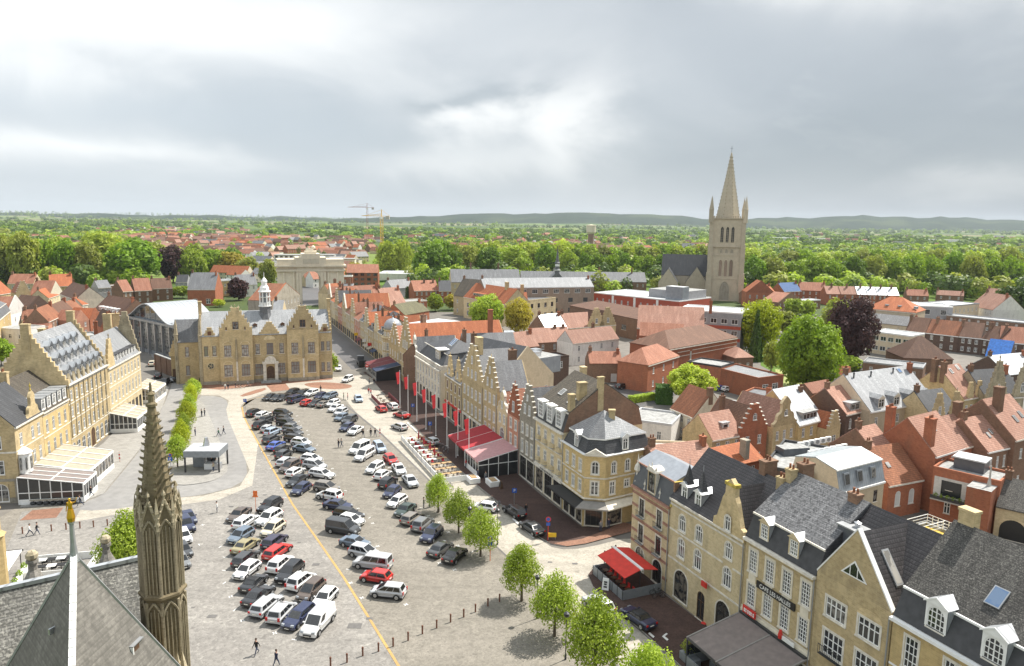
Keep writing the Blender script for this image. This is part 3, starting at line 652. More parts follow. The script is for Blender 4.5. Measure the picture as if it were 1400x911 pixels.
# N1
g=row('banded pale brick corner house with lead grey mansard and ornate white dormer',132.2,140.3,10.9,6.4,4.0,kind='mans',wall='pale_brick',roof='lead',gm='dark_lead',mh=2.9,mb_=.6,det=2,ov=.3,kr=None,rows=[(7.35,1.05,2.25,[.27,.74],dict(nx=2,ny=2,fr='dark_frame')),(3.95,1.05,2.3,[.27,.74],dict(nx=2,ny=2,fr='dark_frame')),(.3,1.9,2.9,[.27,.74],dict(arch=True,nx=3,ny=2,fr='dark_frame',gl='shop_glass'))],band=(1.4,3.4,4.9,6.5,8.2,9.8),bh=.36,trim='pink_tile',side=[('l',2.5,7.2,1.,2.),('l',5.5,7.2,1.,2.),('l',2.5,4.,1.,2.),('l',5.5,4.,1.,2.)])
o=dormer(g.root,.1,-.1,11.2,1.7,2.7,4,kind='a',wall='pale_brick',roof='white_stone',nx=2,ny=2,fr='dark_frame')
finial(o,-.75,.1,2.6,.7); finial(o,.75,.1,2.6,.7); finial(o,0,0,3.3,.5)
for x in(-1.5,1.75):finial(g.root,x,.05,11.0,.9)
finial(g.root,-3.7,.4,10.9,2.6,name='corner_pinnacle')
q=MB(); q.slab_xy([(4.03,-.1),(4.33,-.1),(4.33,6.4),(4.03,6.4)],10.9,11.2,'lichen_gold'); q.slab_xy([(4.03,.3),(4.3,.3),(4.3,6.1),(4.03,6.1)],11.2,13.9,'brown_brick','lichen_gold'); q.build('party_wall',g.root)
for x in(-1.9,1.9):
 for z in(7.3,3.9):
  b=MB(); b.box(-.75,-.42,z-.1,.75,-.003,z,'blue_stone')
  for i in range(9):b.box(-.73+i*.178,-.41,z,-.705+i*.178,-.385,z+.7,'dark_metal')
  b.box(-.75,-.42,z+.7,.75,-.375,z+.74,'dark_metal'); b.build('balcony',g.root,(x,0,0))
  # corner shop C
pc=[S(112.8),(11.0,100.9),(13.5,99.9),(20.86,104.8),(18.3,110.8),(13.4,112.)]
pc=[(8.1,107.3),(10.75,101.1),(13.7,100.6),(20.9,104.8),(18.0,111.5)]
up=[(6.85,.75,2.0),(3.9+.5,.8,2.0)]
def rw(n,ar=False,z1=8.0,z2=4.95):return[(z1,.78,1.75,n,AR if ar else CR),(z2,.78,1.75,n,CR)]
SH2=dict(nx=3,ny=2,fr='dark_frame',gl='shop_glass')
r,lp,fs=polyhouse('yellow corner shop with grey mansard roof and white dormers at side street',pc,11.0,{0:rw(3)+[(.25,1.6,2.6,[.2,.5,.8],SH2)],1:[(8.0,1.0,1.9,1,AR),(4.9,1.1,2.0,1,CR),(.25,2.4,2.7,1,SH2)],2:[(8.0,.8,1.8,[.18,.48],AR),(4.9,.85,1.9,[.16],CR),(5.6,.9,1.1,[.48],CR),(.25,2.6,2.7,[.22],SH2),(8.0,.8,1.8,[.8],AR)]},'ochre_brick',det=2)
cornice(r,lp,11.0,.45,.4,'white_paint'); cornice(r,lp,7.5,.14,.25,name='string_course'); cornice(r,lp,4.4,.3,.3,name='shop_cornice')
b=MB(); i1=inset(lp,.75); ring(b,lp,11.02,i1,13.0,'dark_slate'); b.build('mansard',r,fix=False)
b=MB(); i0=inset(lp,.55); ring(b,i0,12.95,i0,13.15,'white_paint'); c0=(sum(p[0]for p in i1)/5,sum(p[1]for p in i1)/5); ap=[(c0[0]-1.0,c0[1]+.6),(c0[0]-.4,c0[1]-.5)]
for i in range(5):
 p,q=i0[i],i0[(i+1)%5]; b.poly([(*p,13.15),(*q,13.15),(c0[0]-.5,c0[1],16.4)],'slate' if i in(0,1,4)else 'pale_slate')  # right-hand slopes use paler slate, sunlight put into the colour
b.build('upper_roof',r,fix=False)
for f,x in((fs[0],.4),(fs[2],-.6),):
 p=f.pt(x,.12); o=dormer(r,0,0,0,1.2,1.9,2.4,kind='g',wall='white_paint',roof='zinc_white',arch=True,rh=.55); o.location=(*p,11.25); o.rotation_euler=(0,0,f.rz)
f=fs[1]; b=MB(); b.slab_xz([(1.5,11.02),(0,11.9),(-1.5,11.02)],-.5,-.1,'white_stone'); f.add(b,'pediment')
chimney(r,lp[2][0]+1.2,lp[2][1]+4.2,13,16.6,.9,.7,'yellow_brick',0)
b=MB(); o1=inset(lp,-1.9); j=[0,1,2,3]
for i in(0,1):b.hexa([(*lp[i],3.85),(*lp[i+1],3.85),(*o1[i+1],3.3),(*o1[i],3.3),(*lp[i],4.0),(*lp[i+1],4.0),(*o1[i+1],3.5),(*o1[i],3.5)],'grey_canvas' if i else 'black')
b.hexa([(*lp[2],3.85),(*lp[3],3.85),(*inset(lp,-1.2)[3],3.5),(*o1[2],3.3),(*lp[2],4.0),(*lp[3],4.0),(*inset(lp,-1.2)[3],3.6),(*o1[2],3.5)],'cream_paint'); b.build('shop_canopy',r)
# M1, with three white dormers
g=row('yellow brick house with black mansard and three white grid dormers',102.6,112.7,12.15,14,7.1,kind='mans',wall='pale_brick',roof='brown_slate',gm='charcoal',mh=2.9,mb_=.8,det=2,ov=.5,endw='brown_brick',rows=[(8.9,.85,1.9,[.13,.37,.63,.87],CR),(5.3,.85,2.1,[.13,.37,.63,.87],CR),(.3,2.6,3.6,[.18,.5,.82],SHOP)],skys=[(-1.6,2.6,dict(w=1.2,l=1.3,gl='veil_glass',fr='white_frame')),(2.7,2.0,dict(w=1.2,l=1.3,gl='veil_glass',fr='white_frame'))],chims=[(3.7,3.6,15,19.5,dict(w=.9,d=1.4,m='yellow_brick',pots=0)),(4.9,6.2,15,20.4,dict(w=.5,d=1.0,m='yellow_brick',pots=0)),(4.6,1.4,14,18.,dict(w=.8,d=.9,m='yellow_brick',pots=0)),(-4.7,8.4,16,20,dict(w=1.,d=.9,m='yellow_brick',pots=0))],band=(4.5,8.2))
for x in(-3.2,0,3.2):dormer(g.root,x,-.05,12.6,1.9,2.6,3.4,kind='f',wall='white_paint',roof='white_paint',nx=4,ny=4)
b=MB()
for x in spread(10.1,[.13,.37,.63,.87]):
 for z in(8.8,5.2):b.slab_xy([(x+.75*math.cos(math.pi+math.pi*t/8),-.55*math.sin(math.pi*t/8))for t in range(9)],z-.12,z,'blue_stone'); b.slab_xy([(x+.72*math.cos(math.pi+math.pi*t/8),-.02-.52*math.sin(math.pi*t/8))for t in range(9)],z,z+.6,'pale_brick')
b.build('balconies',g.root); b=MB(); b.box(-4.95,-.3,4.0,4.95,-.01,4.5,'white_stone'); b.build('shop_fascia',g.root)
q=MB(); q.slab_xz([(5.05,12.2),(5.05,15.1),(5.05,15.2)],0,.1,'brown_brick')
b=MB()
for i in range(16):b.box(-2.4+i*.3,-.32,4.1,-2.4+i*.3+(.16,.1,.2)[i%3],-.302,4.42,'dark_metal')
b.build('fascia_lettering',g.root)
# G, Rb, small gable, Y1, Y2, Y3
row('narrow grey stone step gabled house beside the red gable',96.05,102.5,10.8,8,5.2,kind='front',wall='grey_stone',roof='slate',gable='step',gtop=16.6,steps=7,cap=.7,fin=.8,det=2,rows=[(7.95,.8,1.75,3,CR),(4.6,.8,2.2,3,CR),(.2,2.6,3.6,2,SHOP)],gwin=[(-.9,11.6,.75,1.7,CR),(.9,11.6,.75,1.7,CR),(0,14,.6,1.,CR)])
row('narrow red brick step gabled house behind the pink awning',90.65,96.0,9.75,7,4.8,kind='front',wall='pink_brick',gm='red_brick',roof='terracotta',gable='step',gtop=15.4,steps=7,cap=.6,fin=.7,det=2,rows=[(7.5,.85,1.7,[.3,.7],CR),(4.5,.85,1.9,[.3,.7],CR),(.2,1.9,3.,2,SHOP)],gwin=[(0,10.6,.9,1.9,CR)])
row('low yellow brick gabled house with arched first floor window beside the red gable',85.65,90.6,9.2,7,3.6,kind='front',wall='pale_brick',roof='terracotta',gable='bell',gtop=13.2,fin=.6,det=2,rows=[(7.2,.8,1.6,[.3,.7],CR),(3.9,1.9,2.4,[.5],dict(arch=True,nx=3,ny=2)),(.2,1.8,3.,2,SHOP)],gwin=[(0,9.9,.7,1.4,CR)])
row('tall yellow step gabled house above the red awnings, with iron balconies',78.2,85.6,12.3,6.5,5.0,kind='front',wall='yellow_brick',roof='slate',gable='step',gtop=18.2,steps=7,cap=.8,fin=.6,det=2,rows=[(9.6,.8,1.7,3,CR),(6.2,.8,1.9,3,CR),(3.2,.8,1.9,3,CR),(.2,2.4,2.6,2,SHOP)],gwin=[(-1.1,12.7,.75,1.6,CR),(1.1,12.7,.75,1.6,CR),(0,15.2,.7,1.4,CR)])
row('widest yellow step gabled house with massive chimney on its gable',66.0,78.1,11.7,8,6.2,kind='front',wall='yellow_brick',roof='slate',gable='step',gtop=19.0,steps=8,cap=1.6,det=2,rows=[(8.2,.85,1.8,5,CR),(4.6,.85,2.1,5,CR),(.3,1.8,3.2,4,SHOP)],gwin=[(-2.2,12.3,.8,1.7,CR),(0,12.3,.8,1.7,CR),(2.2,12.3,.8,1.7,CR),(0,15.2,.8,1.6,CR)],ground_m=('white_stone',4.0),chims=[(0,1.4,17,20.6,dict(w=1.9,d=1.1,m='yellow_brick',pots=0)),(5.3,6.5,12,18.6,dict(w=1.,d=1.5,m='brown_brick'))])
g=row('yellow brick house with two small stepped dormer gables above red shopfront',54.4,65.9,9.6,12,4.6,kind='side',wall='yellow_brick',roof='slate',det=2,rows=[(6.8,.75,1.7,4,dict(fr='brown_frame',**CR)),(3.9,.75,1.8,4,dict(fr='brown_frame',**CR)),(.3,2.2,2.9,3,SHOP)],chims=[(-4.8,6,12,16,)])
for x in(-2.7,2.9):
 q=MB(); q.slab_xz(step_outline(3.6,9.55,14.3,5,.6),-.02,.4,'yellow_brick'); go=q.build('stepped_gable',g.root,(x,0,0)); window(go,0,10.3,.8,1.5,y=-.14,**AR); finial(go,0,.2,14.3,.6,'yellow_brick')
 rb=MB(); rb.slab_xz([(1.7,9.7),(0,13.4),(-1.7,9.7)],.41,4.5,'slate'); rb.build('gable_roof',g.root,(x,0,0))
b=MB(); b.box(-5.6,-.25,3.35,5.6,-.01,3.75,'red_paint'); b.build('shop_fascia',g.root)
# W with balustrade
r_=row('white stone corner house with balustrade and dark glazed roof dormer',30.6,50.9,9.6,14,5.6,kind='mans',wall='cream_wall',roof='dark_slate',gm='dark_slate',mh=3.2,mb_=2.4,kr='hip',det=2,ov=.5,rows=[(6.3,.95,2.3,8,CR),(3.7-.1,.95,1.9,8,CR),(.3,1.5,2.7,[.06,.2,.34,.62,.78,.93],SHOP),(.1,2.2,3.1,[.48],dict(arch=True,nx=2,ny=2,fr='brown_frame',gl='shop_glass'))],band=(3.3,6.0),side=[('r',2,6.3,1,2.2),('r',5,6.3,1,2.2),('r',2,3.6,1,1.9),('r',5,3.6,1,1.9),('r',2,.5,1,2.2)],chims=[(7.5,9,12,17.5,dict(w=.8,d=1.2,m='brown_brick')),(-2,10,12,17,dict(w=1.,d=.8))])
b=MB(); b.box(-10.1,-.2,10.5,10.1,.1,10.72,'white_stone')
for i in range(64):b.lathe(-9.9+i*.314,-.05,[(.05,9.6),(.09,9.9),(.05,10.2),(.07,10.5)],5,'white_stone',cap=False)
b.box(9.85,0,9.6,10.15,13.5,10.6,'white_stone'); b.build('balustrade',r_.root)
b=MB(); b.box(-1.6,0,10,1.6,4.5,13.4,'cream_wall'); b.box(-1.8,-.2,13.4,1.8,4.6,13.6,'white_paint'); b.box(1.605,.3,10.3,1.66,4.3,13.2,'dark_slate'); o=b.build('roof_dormer',r_.root,(4,1.2,0)); window(o,-.7,10.6,1.,2.2,y=-.115); window(o,.7,10.6,1.,2.2,y=-.115)
for x,y in((7.2,5.2),(8.4,5.4)):skylight(r_.root,x,3.2,11.9,.9,w=1.,l=2.2,gl='sky_glass',fr='white_frame')
row('narrow white bell gabled house beside tall step gable',26.1,30.5,9.8,11,4.,kind='front',wall='cream_wall',roof='slate',gable='bell',gtop=14.4,fin=.6,det=2,rows=[(6.6,.75,2.,[.3,.7],CR),(3.6,.75,2.,[.3,.7],CR),(.2,1.6,2.7,2,SHOP)],gwin=[(0,10.2,.7,1.6,CR)])
row('tall step gabled yellow house with long orange roof behind it',13.5,26.0,8.9,27,7.2,kind='front',wall='yellow_brick',roof='orange_tile',gable='step',gtop=17.9,steps=10,cap=.7,fin=.8,det=2,rows=[(5.5,.9,2.1,5,dict(fr='brown_frame',**CR)),(1.9,.9,2.1,5,dict(fr='brown_frame',**CR))],gwin=[(-2,9.6,.9,2,CR),(0,9.6,.9,2.2,CR),(2,9.6,.9,2,CR),(0,13,.7,1.5,CR)])
row('pale ochre step gabled house with small windows beside the round dome',1.2,13.4,8.2,16,5.6,kind='front',wall='yellow_brick',roof='terracotta',gable='step',gtop=14.6,steps=8,cap=.7,fin=.6,det=2,rows=[(5.2,.7,1.5,4,CR),(2.8,.7,1.4,4,CR),(.1,1.3,2.3,4,SHOP)],gwin=[(-1.8,9,.7,1.4,CR),(1.8,9,.7,1.4,CR),(0,11.4,.6,1.2,CR)])
# round tower house at the street corner
c=S(-2.6,2.2); r=empty('round_corner_house',(*c,0),math.atan2(RU[1],RU[0]),'stone corner house with round oriel tower and grey dome','house')
b=MB(); n=10; b.lathe(0,0,[(3.1,0),(3.1,9.2)],20,'pale_brick',cap=False); b.box(-4.5,0,0,3.4,11,8.6,'pale_brick'); b.build('wall',r)
b=MB(); b.lathe(0,0,[(3.3,8.9),(3.5,9.2),(3.3,9.4),(2.6,9.4),(2.6,11.2),(2.9,11.3),(2.9,11.6)],20,'pale_brick'); b.build('drum',r)
b=MB(); b.lathe(0,0,[(2.7,11.6),(2.7,12.2),(2.45,13.2),(1.8,14.1),(.9,14.6),(.25,14.75),(.12,15.3),(0,15.9)],20,'lead'); b.build('dome',r,smooth=True)
for t in range(9):
 a=math.pi+math.pi*t/8+.0
 for z,hh in((5.6,2.2),(2.9,1.9)):put('window',win_meshes(.8,hh,nx=2,ny=2)[0],r,(3.0*math.cos(a),3.0*math.sin(a),z),(0,0,a+math.pi/2)).location=(3.14*math.cos(a),3.14*math.sin(a),z)
 put('window',win_meshes(.6,1.1,nx=2,ny=2)[0],r,(2.7*math.cos(a),2.7*math.sin(a),9.75),(0,0,a+math.pi/2))
rb=MB(); gable_roof(rb,7.6,11,8.6,4.,'slate','pale_brick',.1); rb.build('roof',r,(-.6,0,0))
# the street beyond: houses in line with the row
st=[(-6.2,-12.4,9.4,'side','yellow_brick','dark_slate','yellow brick street house with white box dormer, first behind the round dome'),(-12.5,-18.5,9.0,'front','pale_brick','orange_tile','street house with orange gable roof, second behind the round dome'),(-18.6,-27,8.6,'side','yellow_brick','black_tile','dark roofed street house with grey dormer, third behind the round dome'),(-27.1,-33.5,9.2,'front','pale_brick','orange_tile','street house with tall orange front roof before the long tiled roof'),(-33.6,-40,9.6,'side','yellow_brick','slate','grey roofed street house before the long tiled roof'),(-40.1,-50,9.0,'side','pink_brick','terracotta','pink brick terrace house midway down the narrow street'),(-50.1,-57,9.8,'front','yellow_brick','terracotta','yellow gabled house midway down the narrow street'),(-57.1,-66,9.0,'side','pale_brick','brown_tile','brown roofed house midway down the narrow street'),(-66.1,-74,10.2,'front','yellow_brick','orange_tile','orange roofed gabled house toward the gate end of street'),(-74.1,-83,9.6,'side','pink_brick','orange_tile','orange roofed long house toward the gate end of street'),(-83.1,-90,10.4,'front','yellow_brick','dark_slate','dark roofed gabled house toward the gate end of street'),(-90.1,-99,10.,'side','pale_brick','orange_tile','orange roofed house second from the gate'),(-99.1,-108,11,'front','yellow_brick','terracotta','stepped gable house right beside the gate')]
for i,(s1,s0,h,kd,wl,rf,lb)in enumerate(st):
 W=s1-s0
 g=row(lb,s0,s1,h,11+3*(i%3),4.+.5*(i%3),kind=kd,wall=wl,roof=rf,gable=('step' if i%4 else 'tri')if kd=='front' else None,gtop=h+5.4 if kd=='front' else None,steps=6,rows=[(h-2.4,.8,1.7,3,CR),(h-5.2,.8,1.8,3,CR),(.2,W*.36,2.7,2,SHOP)],gwin=[(0,h+1,.8,1.5,CR)]if kd=='front' else(),chims=[(W/2-.7,5,h+1,h+5.6)],dorms=[(0,.4,h+.2,1.6,1.6,dict(kind='f',wall='white_paint'))]if kd=='side' and i%2==0 else(),group='houses along the narrow street')
for a0,a1,cm in((-14,-18,'navy_canvas'),(-24,-29,'cream_canvas'),(-37,-41,'maroon_canvas'),(-20,-23,'cream_canvas')):
 b=MB(); W=a0-a1; b.hexa([(-W/2,-1.6,2.5),(W/2,-1.6,2.5),(W/2,-.05,3.1),(-W/2,-.05,3.1),(-W/2,-1.6,2.6),(W/2,-1.6,2.6),(W/2,-.05,3.25),(-W/2,-.05,3.25)],cm); p=S((a0+a1)/2)
 o=b.build('shop_awning',None,(*p,0),(0,0,math.atan2(RU[1],RU[0]))); tag(o,{'navy_canvas':'sloping navy shop awning nearest the dome in the narrow street','maroon_canvas':'sloping maroon shop awning deepest in the narrow street','cream_canvas':'sloping cream shop awning in the narrow street'}[cm],'awning','cream shop awnings' if cm[0]=='c' else None)
 # courthouse at the head of the market
CA,CB=(-81.1,186.8),(-49.4,198.0)
org,crz,CW=frame(CA,CB)
r=empty('courthouse',(*org,0),crz,'yellow stone neo-renaissance courthouse with two stepped pavilions and white lantern turret','courthouse')
BR=dict(nx=3,ny=2,fr='brown_frame',gl='veil_glass',bar=.08)
mb=MB(); holes=[]; ws=[]
def cw(x,z,w,h,**k):
 holes.append((x-w/2,z,x+w/2,z+h)); ws.append((x,z,w,h,k))
X=lambda s:s-CW/2
PAV=((5.0,13.1),(21.8,30.0))
def wl(x0,x1,y,rows,h,nm='wall'):
 m=MB(); hs=[]; w2=[]
 for z,w,hh,xs,st in rows:
  for x in xs:hs.append((x-w/2,z,x+w/2,z+hh)); w2.append((x,z,w,hh,st))
 wall_holes(m,x0,x1,0,h,hs,'yellow_brick',y,.25); m.box(x0+.01,y-.12,0,x1-.01,y-.004,.9,'grey_stone'); m.box(x0+.01,y-.08,6.9,x1-.01,y-.004,7.15,'pale_brick')
 o=m.build(nm,r,fix=False)
 for x,z,w,hh,st in w2:window(r,x,z,w,hh,y=y,det=2,sp='yellow_brick',tr='pale_brick',**st)
 return o
N2w=dict(nx=1,ny=2,fr='brown_frame',gl='veil_glass')
wl(X(0),X(5.0),0,[(7.6,1.0,2.7,[X(1.6),X(3.6)],N2w)],13.0)
wl(X(30.),X(CW),0,[(7.8,.95,2.6,[X(31.1),X(32.6)],N2w),(2.0,.95,2.6,[X(31.1),X(32.6)],N2w)],13.0)
wl(X(13.1),X(21.8),0,[(7.6,1.15,2.8,[X(14.3),X(20.4)],N2w),(7.4,1.7,3.1,[X(17.4)],BR),(2.0,2.0,3.0,[X(14.5),X(20.2)],BR),(.5,2.0,3.8,[X(17.4)],dict(arch=True,nx=2,ny=2,fr='dark_wood',gl='dark_wood'))],13.0)
for a,c in PAV:
 m_=(a+c)/2
 wl(X(a),X(c),-1.2,[(7.5,1.75,3.0,[X(m_-2.15),X(m_+2.15)],BR),(2.2,2.1,3.1,[X(m_-2.15),X(m_+2.15)],BR)],14.0)
 m=MB()
 for xx in(X(a),X(c)):m.poly([(xx,-1.2,0),(xx,0,0),(xx,0,14),(xx,-1.2,14)],'yellow_brick')
 m.build('side_wall',r,fix=False)
 q=MB(); W=c-a; q.slab_xz([(x+X(m_),z)for x,z in step_outline(W,13.95,20.3,6,.9)],-1.2,-.6,'yellow_brick'); go=q.build('stepped_gable',r)
 t=MB(); sx=(W/2-.45)/6; sz=6.35/6
 for i in range(6):
  for s in(-1,1):
   xa,xb=sorted((s*(W/2-i*sx+.08),s*(W/2-(i+1)*sx+.05))); t.box(X(m_)+xa,-1.28,13.95+(i+1)*sz,X(m_)+xb,-.52,13.95+(i+1)*sz+.16,'pale_brick')
   t.lathe(X(m_)+s*(W/2-i*sx-.2),-.9,[(.14,13.95+(i+1)*sz+.16),(.1,13.95+(i+1)*sz+.5),(0,13.95+(i+1)*sz+.9)],5,'grey_stone')
 t.build('coping',go); finial(go,X(m_),-.9,20.3,.8,'gothic_light'); window(go,X(m_),14.7,1.5,2.0,y=-1.31,nx=2,ny=2,fr='brown_frame',sp='yellow_brick')
 for s in(-1,1):window(go,X(m_+s*2.3),14.5,.35,.8,y=-1.31,nx=1,ny=1,fr='brown_frame',sp='yellow_brick')
 t=MB()
 for s in(-2.15,2.15):
  pts=[(X(m_+s)+1.25*math.cos(math.pi*k/10),10.6+1.0*math.sin(math.pi*k/10))for k in range(11)]; pi=[(X(m_+s)+1.0*math.cos(math.pi*k/10),10.6+.78*math.sin(math.pi*k/10))for k in range(10,-1,-1)]
  t.slab_xz(pts+pi,-1.3,-1.205,'pale_brick'); t.slab_xz([(p,z-5.2)for p,z in pts]+[(p,z-5.2)for p,z in pi],-1.3,-1.205,'pale_brick')
 t.lathe(X(m_),-1.5,[(.1,6.2),(.28,6.6),(.28,8.8),(.2,9.2),(.22,11.6),(0,12.6)],6,'gothic_light')
 t.box(X(m_)-.22,-1.4,.9,X(m_)+.22,-1.204,6.2,'white_stone'); t.build('carved_ornament',r)
 rb=MB(); rb.slab_xz([(X(m_)+x,z)for x,z in((W/2-.1,13.9),(0,18.8),(-W/2+.1,13.9))],-.59,8.5,'slate'); rb.build('pavilion_roof',r)
m=MB(); x=X(17.4)
m.box(x-1.9,-.55,.5,x-1.1,-.004,4.9,'white_stone'); m.box(x+1.1,-.55,.5,x+1.9,-.004,4.9,'white_stone'); m.box(x-2.1,-.65,4.9,x+2.1,-.004,5.5,'white_stone'); m.slab_xz([(x+1.5*math.cos(math.pi*k/10),5.5+1.5*math.sin(math.pi*k/10))for k in range(11)],-.5,-.004,'white_stone')
m.box(x-2.6,-2.2,0,x+2.6,-.6,.25,'blue_stone'); m.box(x-2.2,-1.6,.25,x+2.2,-.6,.5,'blue_stone'); m.build('porch',r)
q=MB(); q.slab_xz([(p+x,z)for p,z in step_outline(5.,12.9,16.2,5,.7)],-.15,.35,'yellow_brick'); go=q.build('stepped_gable',r); finial(go,x,.1,16.2,.6,'gothic_light')
q.__init__(); q.slab_xz([(x+1.5*math.cos(math.pi*k/8),11.4+1.2*math.sin(math.pi*k/8))for k in range(9)],-.12,-.005,'pale_brick'); q.build('tympanum',r)
for xx in(X(2.6),X(31.8)):
 q=MB(); q.slab_xz([(p+xx,z)for p,z in step_outline(2.6,12.9,15.2,3,.5)],-.1,.35,'yellow_brick'); go=q.build('stepped_gable',r); window(go,xx,13.1,.9,1.1,y=-.2,nx=1,ny=1,fr='brown_frame',gl='brown_frame',sp='yellow_brick')
 q=MB(); q.slab_xz([(xx+1.2,12.9),(xx,14.8),(xx-1.2,12.9)],.36,3.,'slate'); q.build('gable_roof',r)
m=MB(); m.lathe(0,0,[(1.0,0),(1.0,.12),(.0,.12)],20,'pale_brick'); m.lathe(0,0,[(.72,.13),(0,.14)],20,'glass')
for k in range(5):m.tube((0,0,.15),(.72*math.cos(k*1.257),.72*math.sin(k*1.257),.15),.06,'pale_brick',5)
m.build('rose_window',r,(X(2.6),-.0,5.0),(R(90),0,0))
m=MB(); x0,x1=X(0),X(CW); D=11.
m.poly([(x0,D,0),(x0,0,0),(x0,0,13),(x0,D,13)],'yellow_brick'); m.poly([(x1,0,0),(x1,D,0),(x1,D,13),(x1,0,13)],'yellow_brick'); m.poly([(x1,D,0),(x0,D,0),(x0,D,13),(x1,D,13)],'yellow_brick'); m.build('wall',r,fix=False)
rb=MB(); gable_roof(rb,CW-.6,D,13.0,5.4,'pale_slate','yellow_brick',.25); rb.build('roof',r)
for xx in(x0+.25,x1-.25):
 q=MB(); pts=[(D,12.95)]
 for i in range(7):pts+=[(D-i*D/14,13.+(i+1)*.86),(D-(i+1)*D/14,13.+(i+1)*.86)]
 pts2=pts+[(D-y,z)for y,z in reversed(pts)]
 q.slab_xz(pts2,-.25,.25,'yellow_brick'); o=q.build('end_gable',r,(xx,0,0),(0,0,R(90)))
 chimney(r,xx,D/2,18,21.5,.8,1.3,'yellow_brick',0)
for s in(13.9,20.9):
 dormer(r,X(s),1.6,14.2,1.0,1.2,.98,wall='brown_frame',roof='pale_slate',nx=1,ny=1,fr='brown_frame')
t=MB(); cx,cy=X(16.6),D/2-.3
t.lathe(cx,cy,[(2.4,15.6),(1.75,17.6),(1.7,19.8)],8,'slate',R(22.5)); t.lathe(cx,cy,[(2.0,19.8),(2.05,20.05),(1.6,20.1)],8,'white_paint',R(22.5)); t.lathe(cx,cy,[(1.15,20.1),(1.15,24.7)],8,'grey_panel',R(22.5),cap=False)
for k in range(8):
 a=R(22.5+45*k); t.box(-.16,-.16,20.1,.16,.16,24.6,'white_paint')if False else t.tube((cx+1.5*math.cos(a),cy+1.5*math.sin(a),20.1),(cx+1.5*math.cos(a),cy+1.5*math.sin(a),24.6),.2,'white_paint',6)
 a2=R(45*k); t.box(cx+1.32*math.cos(a2)-.34,cy+1.32*math.sin(a2)-.34,20.1,cx+1.32*math.cos(a2)+.34,cy+1.32*math.sin(a2)+.34,21.2,'white_paint')
t.lathe(cx,cy,[(1.75,22.9),(1.8,23.05),(1.5,23.1)],8,'white_paint',R(22.5)); t.lathe(cx,cy,[(1.7,24.6),(2.0,24.75),(2.0,25.0),(1.55,25.2),(1.4,26.2),(.9,27.0),(.9,28.2),(1.05,28.3),(.5,29.2),(.12,29.6),(.08,31.2),(0,31.4)],8,'white_paint',R(22.5)); o=t.build('lantern_turret',r); o.scale=(.88,.88,.8); o.location=(cx*.12,cy*.12,19.8*.2)
m=MB(); m.box(X(-6.0),3.2,0,X(-.02),11,11.2,'yellow_brick'); o=m.build('side_wing',r)
for z in(2.2,7.2):window(r,X(-3.2),z,.95,2.6,y=3.08,**N2w,sp='yellow_brick')
rb=MB(); gable_roof(rb,6,8,11.2,5.2,'slate','yellow_brick',.2,3.2); rb.build('wing_roof',r,(X(-3.0),0,0))
rb=MB(); gable_roof(rb,24,9,12.6,4.6,'pale_slate','yellow_brick',.2,12); m=rb; m.box(-12,12,0,12,21,12.6,'yellow_brick'); m.build('rear_wing',r,(X(13),0,0))
for xx,zz,nn in((X(-5.7),15.5,5),(X(.3),17.5,6)):
 q=MB(); q.lathe(xx,3.4 if nn==5 else.2,[(.5,0),(.5,13),(.65,13.1),(.5,13.4),(.35,15),(.42,15.2),(0,zz+2)],6,'gothic_light'); q.build('corner_pinnacle',r)
 # memorial gate at the end of the street
ga,gb=(-119.5,371.),(-88.,381.5)
org,rz,W=frame(ga,gb); g=empty('memorial_gate',(*org,0),rz,'massive pale stone triumphal gate with barrel arch and lion on top','gate')
m=MB(); n=14; aw,az=4.6,11.8; T=14.
def archwall(y,x0,x1,z1,mt):
 pts=[(x0,0),(-aw,0)]+[(-aw*math.cos(math.pi*k/n),az+aw*math.sin(math.pi*k/n))for k in range(n+1)]+[(aw,0),(x1,0),(x1,z1),(x0,z1)]
 L=[(x0,0),(-aw,0)]+[(-aw*math.cos(math.pi*k/n),az+aw*math.sin(math.pi*k/n))for k in range(n//2+1)]+[(0,z1),(x0,z1)]
 Rr=[(aw,0),(x1,0),(x1,z1),(0,z1)]+[(aw*math.cos(math.pi*k/n),az+aw*math.sin(math.pi*k/n))for k in range(n//2,-1,-1)]
 for P_ in(L,Rr):m.poly([(x,y,z)for x,z in P_],mt)
archwall(0,-7.2,7.2,19,'gate_stone'); archwall(T,-7.2,7.2,19,'gate_stone')
pr=[(-aw,0)]+[(-aw*math.cos(math.pi*k/n),az+aw*math.sin(math.pi*k/n))for k in range(n+1)]+[(aw,0)]
for p,q in zip(pr,pr[1:]):m.poly([(p[0],0,p[1]),(q[0],0,q[1]),(q[0],T,q[1]),(p[0],T,p[1])],'gate_stone')
for s in(-1,1):m.poly([(s*7.2,0,0),(s*7.2,T,0),(s*7.2,T,19),(s*7.2,0,19)],'gate_stone')
m.build('arch',g,fix=False)
m=MB()
for s in(-1,1):
 xa,xb=sorted((s*7.21,s*W/2)); m.box(xa,.8,0,xb,T-.8,19,'gate_stone')
 for xx in(8.6,13.4):m.lathe(s*xx,.75,[(.75,.6),(.62,15.5),(.85,16)],14,'gate_stone',cap=False)
 for xx in(5.4,6.9):m.box(s*xx-.45,-.35,.2,s*xx+.45,-.004,15.6,'gate_stone')
 m.box(min(s*9.9,s*12.1),.5,0,max(s*9.9,s*12.1),.79,6,'dark_brick')if False else None
m.build('side_bays',g)
m=MB()
